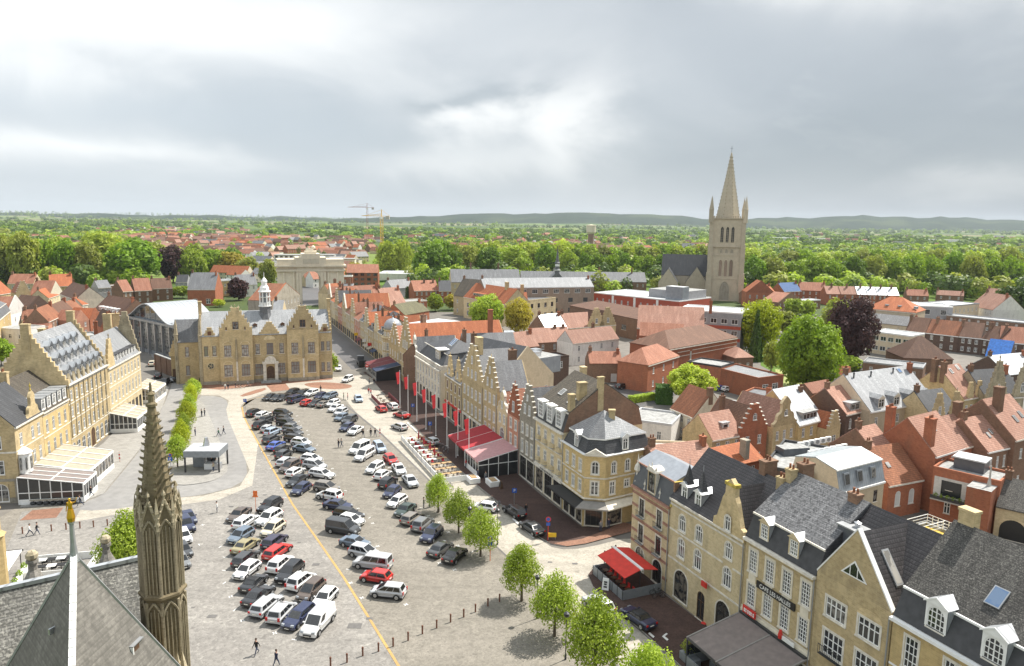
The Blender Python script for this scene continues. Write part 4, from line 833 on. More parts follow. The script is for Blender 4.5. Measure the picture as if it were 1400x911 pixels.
m.box(-W/2-.6,-.4,16.2,W/2+.6,T,17.2,'gate_stone'); m.box(-W/2-1.2,-1.0,18.6,W/2+1.2,T+.6,19.4,'gate_stone'); m.box(-W/2,.2,19.4,W/2,T,22.4,'gate_stone'); m.box(-7.6,-.5,19.4,7.6,T,23.4,'gate_stone'); m.box(-4.6,-.2,23.4,4.6,T-1,25.2,'gate_stone'); m.box(-2.8,1,25.2,2.8,6,26.2,'gate_stone'); m.box(-4.,-.62,20.2,4.,-.505,22.6,'cream_wall'); m.build('attic',g)
m=MB(); m.hexa([(-2.2,2.4,26.2),(2.3,2.4,26.2),(2.3,4.2,26.2),(-2.2,4.2,26.2),(-2.0,2.6,27.7),(1.2,2.6,27.9),(1.2,4.0,27.9),(-2.0,4.0,27.7)],'gate_stone'); m.ball((1.5,3.3,28.4),1.0,'gate_stone',10); m.box(2.0,2.8,27.7,2.9,3.8,28.4,'gate_stone'); m.tube((1.4,2.7,26.5),(3.2,2.7,26.4),.3,'gate_stone'); m.tube((1.4,3.9,26.5),(3.2,3.9,26.4),.3,'gate_stone'); m.tube((-2,3.2,27),(-3,3.6,26.4),.15,'gate_stone'); m.build('lion_statue',g)
for s in(-1,1):
 m=MB(); m.box(s*10.6-1.1,.74,0,s*10.6+1.1,.79,5.4,'dark_metal'); m.box(s*10.6-1.4,.45,5.4,s*10.6+1.4,.79,6,'gate_stone'); m.build('side_doorway',g)
 # church with west tower and spire
cx,cy=122.5,424.; crz=R(-14)
ch=empty('church',(cx,cy,0),crz,'pale stone church with tall square tower, stone spire and grey slate nave','church')
def lancet(par,x,y,z,w,h,rz=0.,m='black',fr='tower_stone',louv=True):
 b=MB(); n=5; zc=h-w*.8
 P_=[(-w/2,0),(w/2,0)]+[(w/2-(w*.5)*(k/n)**1.4,zc+w*.8*math.sin(math.pi/2*k/n))for k in range(n+1)]+[(-w/2+(w*.5)*(k/n)**1.4,zc+w*.8*math.sin(math.pi/2*k/n))for k in range(n-1,-1,-1)]
 b.poly([(p,-.02,q)for p,q in P_],m)
 Q_=[(p*1.3,q*1.03+(.0 if q<.1 else.15))for p,q in P_]
 for i in range(len(P_)):
  j=(i+1)%len(P_)
  if P_[i][1]<.1 and P_[j][1]<.1:continue
  b.poly([(P_[i][0],-.25,P_[i][1]),(P_[j][0],-.25,P_[j][1]),(Q_[j][0],-.25,Q_[j][1]),(Q_[i][0],-.25,Q_[i][1])],fr); b.poly([(P_[i][0],-.25,P_[i][1]),(P_[i][0],-.02,P_[i][1]),(P_[j][0],-.02,P_[j][1]),(P_[j][0],-.25,P_[j][1])],fr); b.poly([(Q_[i][0],-.25,Q_[i][1]),(Q_[i][0],.0,Q_[i][1]),(Q_[j][0],.0,Q_[j][1]),(Q_[j][0],-.25,Q_[j][1])],fr)
 if louv:
  for k in range(int(zc/1.0)):b.box(-w/2,-.18,.5+k*1.0,w/2,-.03,.62+k*1.0,'grey_stone')
  b.box(-.06,-.2,0,.06,-.03,h*.9,fr)
 return b.build('window',par,(x,y,z),(0,0,rz),fix=False)
hw=9.5
m=MB(); m.box(-hw,-hw,0,hw,hw,26,'tower_stone'); m.box(-hw+.5,-hw+.5,26,hw-.5,hw-.5,46.2,'tower_stone')
for z in(12.5,25.8,30.5):m.box(-hw-.25,-hw-.25,z,hw+.25,hw+.25,z+.5,'tower_stone')
tw=m.build('tower',ch)
m=MB()
for sx in(-1,1):
 for sy in(-1,1):
  m.box(min(sx*(hw-2.2),sx*(hw+.9)),min(sy*(hw-2.2),sy*(hw+.9)),0,max(sx*(hw-2.2),sx*(hw+.9)),max(sy*(hw-2.2),sy*(hw+.9)),16,'tower_stone'); m.box(min(sx*(hw-2.),sx*(hw+.55)),min(sy*(hw-2.),sy*(hw+.55)),16,max(sx*(hw-2.),sx*(hw+.55)),max(sy*(hw-2.),sy*(hw+.55)),32,'tower_stone'); m.box(min(sx*(hw-1.8),sx*(hw+.2)),min(sy*(hw-1.8),sy*(hw+.2)),32,max(sx*(hw-1.8),sx*(hw+.2)),max(sy*(hw-1.8),sy*(hw+.2)),46.2,'tower_stone')
m.build('buttresses',ch)
m=MB(); m.box(-hw-.1,-hw-.1,46.2,hw+.1,hw+.1,46.7,'tower_stone')
for k in range(13):
 for s in(-1,1):
  t=-hw+.6+k*1.28; m.box(t-.28,s*(hw-.2)-.2,46.7,t+.28,s*(hw-.2)+.2,47.9,'tower_stone'); m.box(s*(hw-.2)-.2,t-.28,46.7,s*(hw-.2)+.2,t+.28,47.9,'tower_stone')
m.build('parapet',ch)
for sx in(-1,1):
 for sy in(-1,1):
  m=MB(); m.lathe(sx*(hw-.3),sy*(hw-.3),[(1.25,44),(1.25,51.5),(1.45,51.6),(1.2,52),(.0,59.2)],8,'tower_stone',R(22.5)); m.build('corner_pinnacle',ch)
m=MB(); m.lathe(0,0,[(7.0,46.2),(6.8,48.0),(2.9,68),(.4,83),(0,83.6)],8,'tower_stone',R(22.5))
for k in range(8):
 a=R(22.5+45*k)
 for j in range(17):
  z=48.5+j*2; rr=2.9-(z-68)*(2.5/15)if z>68 else 6.8-(z-48)*(3.9/20)
  m.box(rr*math.cos(a)-.16,rr*math.sin(a)-.16,z,rr*math.cos(a)+.24,rr*math.sin(a)+.24,z+.45,'gothic_light')
m.build('spire',ch); m=MB(); m.tube((0,0,83.2),(0,0,87),.09,'dark_metal',6); m.tube((-.8,0,85.6),(.8,0,85.6),.08,'dark_metal',6); m.build('cross',ch)
for k,(rzz,f)in enumerate(((0,lambda x:(x,-hw)),(-math.pi/2,lambda x:(-hw,-x)))):
 inn=.5
 for x in(-2.9,0,2.9):
  p=f(x); q=(p[0]+(inn if k else 0),p[1]+(0 if k else inn)); lancet(ch,*q,33.2,1.5,8.6,rzz); lancet(ch,*p,14.2,1.7,9.2,rzz,'taupe_brick',louv=False); lancet(ch,*q,27.2,1.5,2.2,rzz,'grey_stone',louv=False)  # blind lancet backs in darker masonry put recess shade into the colour
lancet(ch,0,-hw,.6,5.2,10.5,0,'grey_stone',louv=False)
m=MB()
for zz in(0,):
 m.box(-1.4,-.0,0,1.4,.05,.1,'dark_wood')
nv=MB(); gable_roof(nv,28,15,13.5,11.5,'dark_slate','tower_stone',.3,2.); nv.box(-14,2,0,14,17,13.5,'tower_stone'); nv.build('nave',ch,(-22,0,0),(0,0,0))
nv=MB(); gable_roof(nv,15,12,9.5,9.,'dark_slate','tower_stone',.3); nv.box(-7.5,0,0,7.5,12,9.5,'tower_stone'); nv.build('aisle',ch,(-9.6,4,0),(0,0,R(90)))
nv=MB(); gable_roof(nv,14,11,9.5,8.,'dark_slate','tower_stone',.3); nv.box(-7,0,0,7,11,9.5,'tower_stone'); nv.build('aisle',ch,(-26,-2,0),(0,0,R(90)))
# left row along the market
LP,LU=(-74.82,106.28),(-.168,.986)
def SL(s,d=0.):return(LP[0]+LU[0]*s-LU[1]*d,LP[1]+LU[1]*s+LU[0]*d)
def lrow(label,s0,s1,h,D,rh,**kw):return house(label,SL(s0),SL(s1),h,D,rh,**kw)
g=lrow('tall yellow hotel with stepped gable ends and three rows of zinc dormers',19.5,38.4,14.2,11.6,8.5,wall='yellow_brick',roof='pale_slate',det=1,ov=.3,chims=[(-9.2,6,20,25.,dict(w=.8,d=1.4,m='yellow_brick',pots=0)),(9.2,6,20,25.,dict(w=.8,d=1.3,m='yellow_brick',pots=0)),(6,10,15,22,dict(w=1.2,d=1.,m='yellow_brick',pots=0))],rows=[(11.0,.85,1.9,8,CR),(8.0,.85,1.9,8,CR),(4.6,.85,2.0,8,CR),(.4,1.5,3.0,[.05,.16,.28,.4,.62,.74,.86,.95],dict(arch=True,nx=2,ny=2)),(.1,1.8,3.6,[.51],dict(arch=True,nx=2,ny=2,fr='dark_wood',gl='dark_wood'))],band=(4.1,7.4,10.4,13.4))
for s in(-1,1):
 q=MB(); pts=[(11.9,14.0)]
 for i in range(11):pts+=[(11.9-i*.53,14.2+(i+1)*.82),(11.9-(i+1)*.53,14.2+(i+1)*.82)]
 pts2=pts+[(11.6-y,z)for y,z in reversed(pts)]
 q.slab_xz(pts2,-.25,.25,'yellow_brick'); q.build('stepped_gable',g.root,(s*9.25,0,0),(0,0,R(90)))
for j,y in enumerate((.5,2.0,3.4)):
 for i in range(6-(j==2)):
  dormer(g.root,-6.9+i*2.7+(.6 if j==2 else 0),y,14.2+y*1.466-.1,1.5,1.6,1.466,kind='g',wall='dark_lead',roof='zinc_white',nx=2,ny=1,fr='white_frame',rh=.9)
q=MB()
for i in range(9):
 x=-8.5+i*2.1; q.slab_xz([(x+.5,14.2),(x+.45,15.3),(x,16.0),(x-.45,15.3),(x-.5,14.2)],-.1,.2,'gothic_light')
 q.box(x-.5,-.14,4.3,x-.38,-.003,14.0,'gothic_light')
q.build('parapet_gablets',g.root)
g=lrow('yellow brick house with round headed windows and five white dormers',9.5,19.4,11.8,11.8,5.0,wall='ochre_brick',roof='brown_slate',rows=[(8.0,.9,2.3,4,AR),(4.2,.9,2.4,4,AR),(.4,1.6,2.8,4,SHOP)],band=(7.3,11.),chims=[(-4.4,5.5,14,18.6,dict(w=.8,d=1.4,m='yellow_brick'))],trim='white_stone')
for x in(-4,-2,0,2,4):dormer(g.root,x,.1,12.0,1.3,2.0,1.,kind='f',wall='white_paint',roof='zinc_white',arch=True,nx=2,ny=2)
g=lrow('ornate yellow corner house with white oriel window and pointed gable',.4,9.4,12.0,10,5.,wall='yellow_brick',roof='dark_slate',rows=[(8.6,.9,2.0,[.2,.62,.85],CR),(4.6,.9,2.2,[.62,.85],CR),(.3,1.6,2.8,3,dict(arch=True,nx=2,ny=2))],band=(4.1,8.0),chims=[(-3,6,14,18.5,dict(w=1.2,d=1.2,m='yellow_brick'))],side=[('l',2.5,8.6,1.2,2.0),('l',2.5,4.6,1.4,2.2),('l',6,8.6,1.2,2.),('l',6,4.6,1.4,2.2),('l',2.5,.3,2.,2.8,AR),('l',6,.3,2,2.8,AR),('l',8.5,8.6,1.,2.),('l',8.5,4.6,1.,2.)],trim='white_stone',ground_m=('grey_stone',3.9))
q=MB(); q.box(-4.58,.05,0,-4.505,9.9,.9,'grey_stone'); q.box(-4.6,.0,3.5,-4.505,10,3.9,'grey_stone'); q.box(-4.56,0,7.9,-4.505,10,8.15,'white_stone')
for y in(.1,4.0,7.4,9.4):q.box(-4.6,y,.9,-4.505,y+.5,3.5,'grey_stone')
q.build('stone_base',g.root)
q=MB(); q.slab_xz([(x+1.8,z)for x,z in bell_outline(4.4,11.9,16.2)],-.05,.4,'yellow_brick'); go=q.build('gable',g.root); finial(go,1.8,.2,16.2,.9,'lichen_gold')
q=MB(); q.slab_xz([(x,z)for x,z in bell_outline(4.0,11.9,14.8)],-.05,.4,'yellow_brick'); q.build('gable',g.root,(-4.55,2.8,0),(0,0,R(-90)))
q=MB(); q.lathe(0,0,[(.3,3.9),(1.05,4.5),(1.05,7.4),(1.25,7.6),(.7,8.1),(.1,8.5)],8,'white_paint',R(22.5))
for k in range(5):
 a=R(180+45*k); q.box(1.0*math.cos(a)-.3,1.0*math.sin(a)-.06,5.1,1.0*math.cos(a)+.3,1.0*math.sin(a)+.06,7.0,'glass')
q.build('oriel',g.root,(-3.1,-.35,0))
g=lrow('long yellow range with grey dormered roof and tall stepped pinnacle gable',38.5,58,13.2,9,5.6,wall='pale_brick',roof='pale_slate',rows=[(9.8,.85,2.2,9,CR),(5.6,.85,2.6,9,CR),(.3,1.6,3.2,8,SHOP)],band=(4.6,9.0,12.6),chims=[(-7,6,15,20.5,dict(w=1.4,d=1.2,m='yellow_brick',pots=0)),(-3,8,15,21,dict(w=1.6,d=1.2,m='yellow_brick',pots=0)),(8.8,6,15,22,dict(w=1,d=1.6,m='yellow_brick'))])
for i in range(8):dormer(g.root,-5+i*1.75,.25,13.3,1.1,1.7,1.,kind='f',wall='white_paint',roof='dark_slate',nx=2,ny=2)
q=MB(); q.slab_xz(step_outline(4.2,13.1,19,6,.6),-.1,.4,'yellow_brick'); go=q.build('stepped_gable',g.root,(-8.0,0,0)); finial(go,0,.1,19,.9,'gothic_light')
q=MB(); q.slab_xz(step_outline(5.4,13.1,22.4,9,.6),0,.5,'gothic_light'); q.build('end_gable',g.root,(9.6,2.6,0),(0,0,R(90)))
g=house('pale range end house with pinkish roof beside the grey curved office',SL(58.1,.6),SL(69,4.),12.2,9,5,wall='pale_brick',roof='pink_tile',rows=[(8.6,.9,2.,3,CR),(5,.9,2.2,3,CR),(.3,1.6,2.8,3,SHOP)],chims=[(3.4,4,14,21,dict(w=1,d=1.4,m='yellow_brick')),(-2,8,15,20,dict(w=.8,d=.8,m='red_brick'))])
# grey office with a curved roof
a,b_=at(176,427,12),at(243,441,12); org,rz,W=frame(a,b_)
o=empty('office_building',(*org,0),rz,'modern grey glazed office with curved pale roof behind the courthouse','office')
m=MB(); m.box(-W/2,0,0,W/2,15,10.6,'grey_panel')
n=7; dx=W/n
for i in range(n):m.box(-W/2+i*dx+.4,-.05,1.2,-W/2+(i+1)*dx-.4,-.004,9.6,'glass')
for i in range(n+1):m.box(-W/2+i*dx-.22,-.7,0,-W/2+i*dx+.22,-.004,10.4,'steel')
m.box(-W/2-.4,-.9,10.2,W/2+.4,-.004,10.9,'grey_metal'); m.build('wall',o)
m=MB(); P_=[]
for k in range(21):
 t=k/20; x=-W/2+W*t; z=13.2+2.6*math.cos((t-.42)*2*math.pi*1.05); P_.append((x,z))
m.slab_xz([(-W/2,10.65)]+[(W/2,10.65)]+[(x,z)for x,z in reversed(P_)],.4,14.6,'grey_panel'); up_=m.build('upper_storey',o)
for i in range(9):
 x=-W/2+(i+.5)*W/9; z=13.2+2.6*math.cos(((x+W/2)/W-.42)*2*math.pi*1.05); m2=MB(); m2.box(x-W/22,.32,11.2,x+W/22,.396,z-.5,'glass'); m2.build('window',o)
m=MB(); m.slab_xz([(x,z)for x,z in P_]+[(x,z+.35)for x,z in reversed(P_)],-.8,15.5,'zinc_white'); m.build('roof',o)
a,b_=at(200,497,3.5),at(226,512,3.5);
w_=MB(); a,b_=(-101.8,205),(-87,190.5); org,rz,W=frame(a,b_); w_.box(-W/2,0,0,W/2,.5,4.6,'brown_brick'); w_.box(-W/2-.05,-.06,4.6,W/2+.05,.56,4.8,'blue_stone')
for k in range(6):w_.box(-W/2+k*W/5-.3,-.15,0,-W/2+k*W/5+.3,-.004,4.6,'brown_brick')
tag(w_.build('boundary_wall',None,(*org,0),(0,0,rz)),'brown brick boundary wall along the side street by the courthouse','wall')
w_=MB(); w_.box(-2.6,0,0,2.6,6,7,'yellow_brick'); o=w_.build('gatehouse',None,(-88.0,191.5,0),(0,0,crz+R(33))); tag(o,'small yellow stone gatehouse with pinnacle beside the courthouse wing','gatehouse')
w_=MB(); gable_roof(w_,5.2,6,7,3,'dark_slate','yellow_brick',.1); w_.build('roof',o); w_=MB(); w_.slab_xz(step_outline(3.2,6.9,11,4,.5),-.2,.3,'yellow_brick'); w_.build('stepped_gable',o,(-1.4,0,0)); w_=MB(); w_.box(-.9,-.06,.1,.9,-.004,3.4,'dark_wood'); w_.build('door',o,(-1.4,-.2,0))
# cloth hall roofs in the foreground
hall=empty('cloth_hall',(-30,36,0),0,'medieval cloth hall roofs in the foreground with steep slate pyramid and carved stone turret','market hall')
HO=Vector((-30,36,0))
def hl(p):return tuple(Vector(p)-HO)
ap=Vector(at_d(101,757,30.)); ze=25.5; Lc=Vector((*at(45,852,ze),ze))
Fc=Vector((*at(98,935,ze),ze)); Rc=Vector((*at(188,850,ze),ze)); Bc=Lc+Rc-Fc
ks=2.3; cs=[ap+(c-ap)*ks for c in(Lc,Fc,Rc,Bc)]
m=MB()
for i in range(4):m.poly([hl(cs[i]),hl(cs[(i+1)%4]),hl(ap)],'hall_slate')
m.build('pyramid_roof',hall,fix=False)
def bar(mb,p,q,w,h,mt):
 p,q=Vector(p),Vector(q); d=(q-p).normalized(); s=d.cross(Vector((0,0,1))).normalized()*w; u=s.cross(d).normalized()*h
 mb.hexa([p-s-u,p+s-u,q+s-u,q-s-u,p-s+u,p+s+u,q+s+u,q-s+u],mt)
m=MB(); nn=34
for i in range(nn):
 p=ap.lerp(cs[1],i/nn); q=ap.lerp(cs[1],(i+.93)/nn); bar(m,hl(p),hl(q),.125,.07,'white_paint')
for c in(cs[0],cs[2]):bar(m,hl(ap),hl(c),.06,.05,'grey_metal')
m.build('hip_capping',hall)
m=MB(); a=hl(ap); m.lathe(a[0],a[1],[(.22,a[2]-.35),(.15,a[2]+.1),(.11,a[2]+.5),(.09,a[2]+1.35),(.14,a[2]+1.4),(.14,a[2]+1.47),(0,a[2]+1.5)],10,'grey_metal'); m.build('spike',hall)
STAT=Vector((ap.x,ap.y,ap.z+1.48))
m=MB(); nn_=(cs[1]-ap).cross(cs[2]-ap); C0=Vector((0,0,HC)); rd=Vector(ray(188,885)); vv=C0+rd*((ap-C0).dot(nn_)/rd.dot(nn_)); p=hl(vv); m.box(-.36,0,-.45,.36,1.1,.22,'hall_slate'); m.box(-.42,-.06,.22,.42,1.2,.27,'grey_metal'); m.box(-.3,-.03,-.3,.1,-.004,.14,'dark_wood'); m.box(-.42,-.06,-.4,-.36,.3,.22,'white_paint'); e_=cs[2]-cs[1]; o=m.build('roof_hatch',hall,p,(0,0,math.atan2(e_.y,e_.x)))
m=MB(); p=hl(ap.lerp(cs[1],.36).lerp(ap.lerp(cs[0],.36),.55)); m.box(-.04,-.2,-.05,.04,.2,.22,'steel'); m.build('ladder_hook',hall,p,(0,0,R(-20)))
zr=20.; ra,rb_=Vector((*at(-40,815,zr),zr)),Vector((*at(192,763,zr),zr)); d=(rb_-ra).normalized(); nrm=Vector((d.y,-d.x,0))
if nrm.y>0:nrm=-nrm
hwid,drop=8.5,10.5
m=MB()
for s in(1,-1):
 e0,e1=ra+nrm*hwid*s,rb_+nrm*hwid*s; e0.z=e1.z=zr-drop; m.poly([hl(ra),hl(rb_),hl(e1),hl(e0)],'nave_slate')
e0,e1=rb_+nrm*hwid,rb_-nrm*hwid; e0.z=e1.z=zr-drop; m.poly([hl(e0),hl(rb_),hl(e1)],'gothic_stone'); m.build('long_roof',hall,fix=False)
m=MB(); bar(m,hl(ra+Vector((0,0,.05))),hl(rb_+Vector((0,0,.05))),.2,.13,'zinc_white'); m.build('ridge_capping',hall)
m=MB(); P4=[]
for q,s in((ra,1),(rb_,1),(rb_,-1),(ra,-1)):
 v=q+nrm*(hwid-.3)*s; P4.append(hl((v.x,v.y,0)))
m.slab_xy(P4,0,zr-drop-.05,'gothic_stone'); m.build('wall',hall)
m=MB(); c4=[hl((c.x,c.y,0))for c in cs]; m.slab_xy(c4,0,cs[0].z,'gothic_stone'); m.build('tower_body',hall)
tz=lambda px,py:at_d(px,py,40.)
t0=at_d(222.7,806,40.); top=at_d(203.5,534,40.); zl,zt=t0[2],top[2]; zs=at_d(215,705,40.)[2]
tu=empty('x',(0,0,0)); bpy.data.objects.remove(tu)
tx,ty,_=hl((t0[0],40.,0)); rr=1.17
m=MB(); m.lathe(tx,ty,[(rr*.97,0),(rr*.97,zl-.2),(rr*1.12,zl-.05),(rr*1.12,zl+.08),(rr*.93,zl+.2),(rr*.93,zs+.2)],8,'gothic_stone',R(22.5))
def tracery(z0,z1,r,m,n=8):
 for k in range(n):
  a=R(22.5+45*k); ca,sa=math.cos(a),math.sin(a)
  m.tube((tx+r*ca,ty+r*sa,z0),(tx+r*ca,ty+r*sa,z1),.10,'gothic_light',6)
  a0=R(45*k); c0,s0=math.cos(a0),math.sin(a0); ri=r*math.cos(R(22.5)); tx_,ty_=-s0,c0
  w=r*2*math.sin(R(22.5))
  for f in(-.25,0,.25):m.tube((tx+(ri+.02)*c0+tx_*w*f,ty+(ri+.02)*s0+ty_*w*f,z0+.1),(tx+(ri+.02)*c0+tx_*w*f,ty+(ri+.02)*s0+ty_*w*f,z1-.55+.15*(f==0)),.045,'gothic_light',5)
  for sgn in(-1,1):
   pts=[(sgn*w*.46*(1-(j/5)**1.6),z1-.75+.75*(j/5))for j in range(6)]
   for p,q in zip(pts,pts[1:]):m.tube((tx+(ri+.05)*c0+tx_*p[0],ty+(ri+.05)*s0+ty_*p[0],p[1]),(tx+(ri+.05)*c0+tx_*q[0],ty+(ri+.05)*s0+ty_*q[0],q[1]),.07,'gothic_light',5)
m.build('turret_shaft',hall)
m=MB(); tracery(zl+.1,zs+.1,rr*.95,m); tracery(zl-5.5,zl-.3,rr*.99,m); tracery(zl-11.5,zl-6,rr*.99,m)
for z in(zl-5.7,):m.lathe(tx,ty,[(rr*.98,z-.15),(rr*1.1,z),(rr*.98,z+.2)],8,'gothic_light',R(22.5),cap=False)
m.build('blind_tracery',hall)
m=MB()
for k in range(8):
 a0=R(45*k); c0,s0=math.cos(a0),math.sin(a0); ri=rr*.9; w=.52
 p1=(tx+ri*c0-s0*w,ty+ri*s0+c0*w,zs-.2); p2=(tx+ri*c0+s0*w,ty+ri*s0-c0*w,zs-.2); p3=(tx+ri*c0,ty+ri*s0,zs+1.25)
 for p,q in((p1,p3),(p2,p3)):m.tube(p,q,.09,'gothic_light',6)
 m.poly([p1,p2,p3],'gothic_stone'); m.lathe(p3[0],p3[1],[(.06,p3[2]-.1),(.05,p3[2]+.25),(.13,p3[2]+.3),(.1,p3[2]+.42),(0,p3[2]+.6)],5,'gothic_light')
 for f in(.25,.5,.75):
  for p in(p1,p2):q=Vector(p).lerp(Vector(p3),f); m.ball((q.x+.06*c0,q.y+.06*s0,q.z+.08),.085,'gothic_light',5)
 a=R(22.5+45*k); m.lathe(tx+rr*.98*math.cos(a),ty+rr*.98*math.sin(a),[(.11,zs-.5),(.11,zs+.5),(.14,zs+.55),(0,zs+1.5)],4,'gothic_light')
m.build('gablets',hall)
m=MB(); r0=rr*.84; zc=zt-1.0
m.lathe(tx,ty,[(r0,zs),(.22,zc),(.2,zc+.05),(.3,zc+.1),(.3,zc+.25),(.16,zc+.35),(.16,zc+.75),(.24,zc+.8),(.08,zc+.95),(.06,zt+.4),(0,zt+.5)],8,'gothic_stone',R(22.5)); sp_=m.build('spire',hall)
for k in range(8):
 a=R(22.5+45*k); ca,sa=math.cos(a),math.sin(a)
 for j in range(15):
  f=(j+.5)/15.5; z=zs+(zc-zs)*f; r=r0+(.22-r0)*f; s=.13-.05*f; m=MB()
  m.hexa([(tx+r*ca-s*.6*sa,ty+r*sa+s*.6*ca,z-s),(tx+r*ca+s*.6*sa,ty+r*sa-s*.6*ca,z-s),(tx+(r+s*1.5)*ca+s*.6*sa,ty+(r+s*1.5)*sa-s*.6*ca,z),(tx+(r+s*1.5)*ca-s*.6*sa,ty+(r+s*1.5)*sa+s*.6*ca,z),(tx+r*ca-s*.6*sa,ty+r*sa+s*.6*ca,z+s*.4),(tx+r*ca+s*.6*sa,ty+r*sa-s*.6*ca,z+s*.4),(tx+(r+s*1.9)*ca+s*.8*sa,ty+(r+s*1.9)*sa-s*.8*ca,z+s*1.1),(tx+(r+s*1.9)*ca-s*.8*sa,ty+(r+s*1.9)*sa+s*.8*ca,z+s*1.1)],'gothic_light' if(j+k)%3 else 'gothic_stone'); m.build('crocket',sp_)
m=MB()
for px,py in((240,885),(250,905)):
 p=hl(at_d(px,py,39.5)); m.box(p[0]-.35,p[1]-.35,0,p[0]+.35,p[1]+.35,p[2]-.8,'gothic_stone'); m.lathe(p[0],p[1],[(.42,p[2]-.8),(.3,p[2]-.6),(0,p[2]+.7)],4,'gothic_light',R(45))
m.build('buttress_pinnacles',hall)
for px,py,s in((47,800,1.),(147,776,.9)):
 p=hl((*at(px,py,17.5),17.5)); m=MB(); m.lathe(p[0],p[1],[(1.35*s,p[2]-3),(1.3*s,p[2]-.5),(.75*s,p[2]+.3),(.3*s,p[2]+1.2),(.28*s,p[2]+1.7),(.42*s,p[2]+1.75),(.4*s,p[2]+1.95)],8,'hall_slate'); m.ball((p[0],p[1],p[2]+2.25),.42*s,'gothic_light',10); m.build('finial_roof',hall)
p=hl((*at(2,735,8),8)); m=MB(); m.lathe(p[0]-1.2,p[1],[(1.3,0),(1.3,8),(1.5,8.2),(1.0,8.6),(1.0,11),(1.2,11.2),(0,14)],8,'ochre_brick'); m.build('corner_pinnacle',hall)
# houses behind the market, placed from eave and ridge pixels
def auto(pa,pb,h,pr,k=1.):
 lo,hi=.3,14.
 for _ in range(30):
  rh=(lo+hi)/2; d=roofspan(pa,pb,h,pr,h+rh)/2
  if d*k>rh:lo=rh
  else:hi=rh
 return max(3.,2*rh/k),rh
def hp(label,pa,pb,h,pr=None,k=.95,D=None,rh=None,**kw):
 a,b=E2(pa,pb,h)
 if pr:D,rh=auto(pa,pb,h,pr,k)
 kw.setdefault('ov',.2); kw.setdefault('group',None)
 W=math.dist(a,b); kd=kw.get('kind','side')
 if not kw.get('rows'):kw['rows']=w2(h,max(2,int(W/3.4)),.85,2 if h>5 else 1)
 if kd=='side' and not kw.get('chims')and h>4.5:kw['chims']=[(-W/2+.7,(D or 9)*.5,h+1,h+(rh or 3)+1.3,dict(w=.9,d=.7,m='brown_brick',pots=2))]+([(W/2-.8,(D or 9)*.42,h+1,h+(rh or 3)+1.,dict(w=.7,d=.9,m='red_brick',pots=1))]if W>9 else[])
 g=house(label,a,b,h,D or 9.,rh if rh is not None else 3.5,**kw); return g
def w2(h,n,w=.9,fl=2,**st):
 r=[]; f=(h-.3)/fl
 for i in range(fl):r.append((i*f+f*.32,w,min(1.7,f*.55),n,{**CR,**st}))
 return r
 # right middle: second street (houses beyond the side street)
g=hp('terracotta house with dark brick flank and white flat dormer, behind the grey corner roof',(973.7,602),(1016,594),6.5,(988,562),1.,wall='yellow_brick',roof='pink_tile',rows=w2(6.5,3),dorms=[(.6,1.2,7.6,1.6,1.1,dict(kind='f',wall='white_paint',roof='zinc_white',nx=1,ny=1))],chims=[(3.4,5,9,12.6)])
d_=g.wall
b=MB(); b.slab_xz([(g.D,0),(g.D,6.5),(g.D/2,6.5+g.h*0+3.5),(0,6.5),(0,0)],-.3,-.02,'brown_brick')
g=hp('red brick step gabled house front between terracotta roofs',(1012,592),(1049,586),7.0,None,D=9,rh=4.2,kind='front',wall='red_brick',roof='brown_tile',gable='step',gtop=11.9,steps=6,rows=w2(7,2),gwin=[(0,9.0,.9,1.3,AR)])
hp('yellow curved gable house with pink tiled roof and round gable window',(1057,585),(1089,578),7.2,None,D=10,rh=4.4,kind='front',wall='yellow_brick',roof='pink_tile',gable='bell',gtop=12.6,rows=[(4.6,.8,1.7,3,CR),(1.2,.8,1.7,3,CR)],gwin=[(0,9.0,.9,1.3,AR)],trim='pale_brick')
hp('orange brick house with pale metal roof and long grey box dormer',(1092,582),(1128,573),6.8,(1076,530),.9,wall='ochre_brick',roof='zinc_white',rows=w2(6.8,3),dorms=[(0,.5,7.0,4.6,1.7,dict(kind='f',wall='grey_panel',roof='flat_roof',nx=4,ny=1))],chims=[(3.2,5,9,12.4)])
hp('tiny step gabled yellow house with orange roof and two white oriels',(1133,588),(1149,584),5.6,None,D=8,rh=2.8,kind='front',wall='yellow_brick',roof='orange_tile',gable='step',gtop=9.0,steps=5,rows=[(2.8,1.2,1.5,1,CR)])
hp('brown brick house with pink roof and black box dormer beside the long grey roof',(1157,567),(1190,559),8.0,(1126,532),.85,wall='dark_brick',roof='pink_tile',rows=[(5,.8,2.0,3,AR),(1.4,.8,2.0,3,AR)],dorms=[(0,.3,8.3,4.8,1.5,dict(kind='f',wall='dark_lead',roof='zinc_white',nx=3,ny=1))])
g=hp('long yellow rendered building with pale slate roof and four cream dormers',(1190,563),(1278,548),8.4,(1156,512),.9,wall='beige_wall',roof='pale_slate',rows=w2(8.4,6),trim='white_paint',skys=[(6.5,5.6,dict(w=1.1,l=1.1))])
for x in(-.33,-.1,.13,.36):dormer(g.root,x*g.W,.2,8.7,1.9,1.9,.9,kind='g',wall='cream_paint',roof='pale_slate',rh=.7)
b=MB()
for x,y in((-.4,.86),(-.15,.84),(.2,.85)):b.lathe(x*g.W,g.D*y/2,[(.14,11),(.14,8.4+g.D*.45*y+.9),(.22,8.4+g.D*.45*y+1.),(.1,8.4+g.D*.45*y+1.3)],6,'dark_metal')
b.build('roof_vents',g.root)
g=hp('yellow twin step gabled house with dark roof before the pink skylight roof',(1275,572),(1314,567),7.4,None,D=9,rh=4.2,wall='yellow_brick',roof='dark_slate',rows=w2(7.4,4))
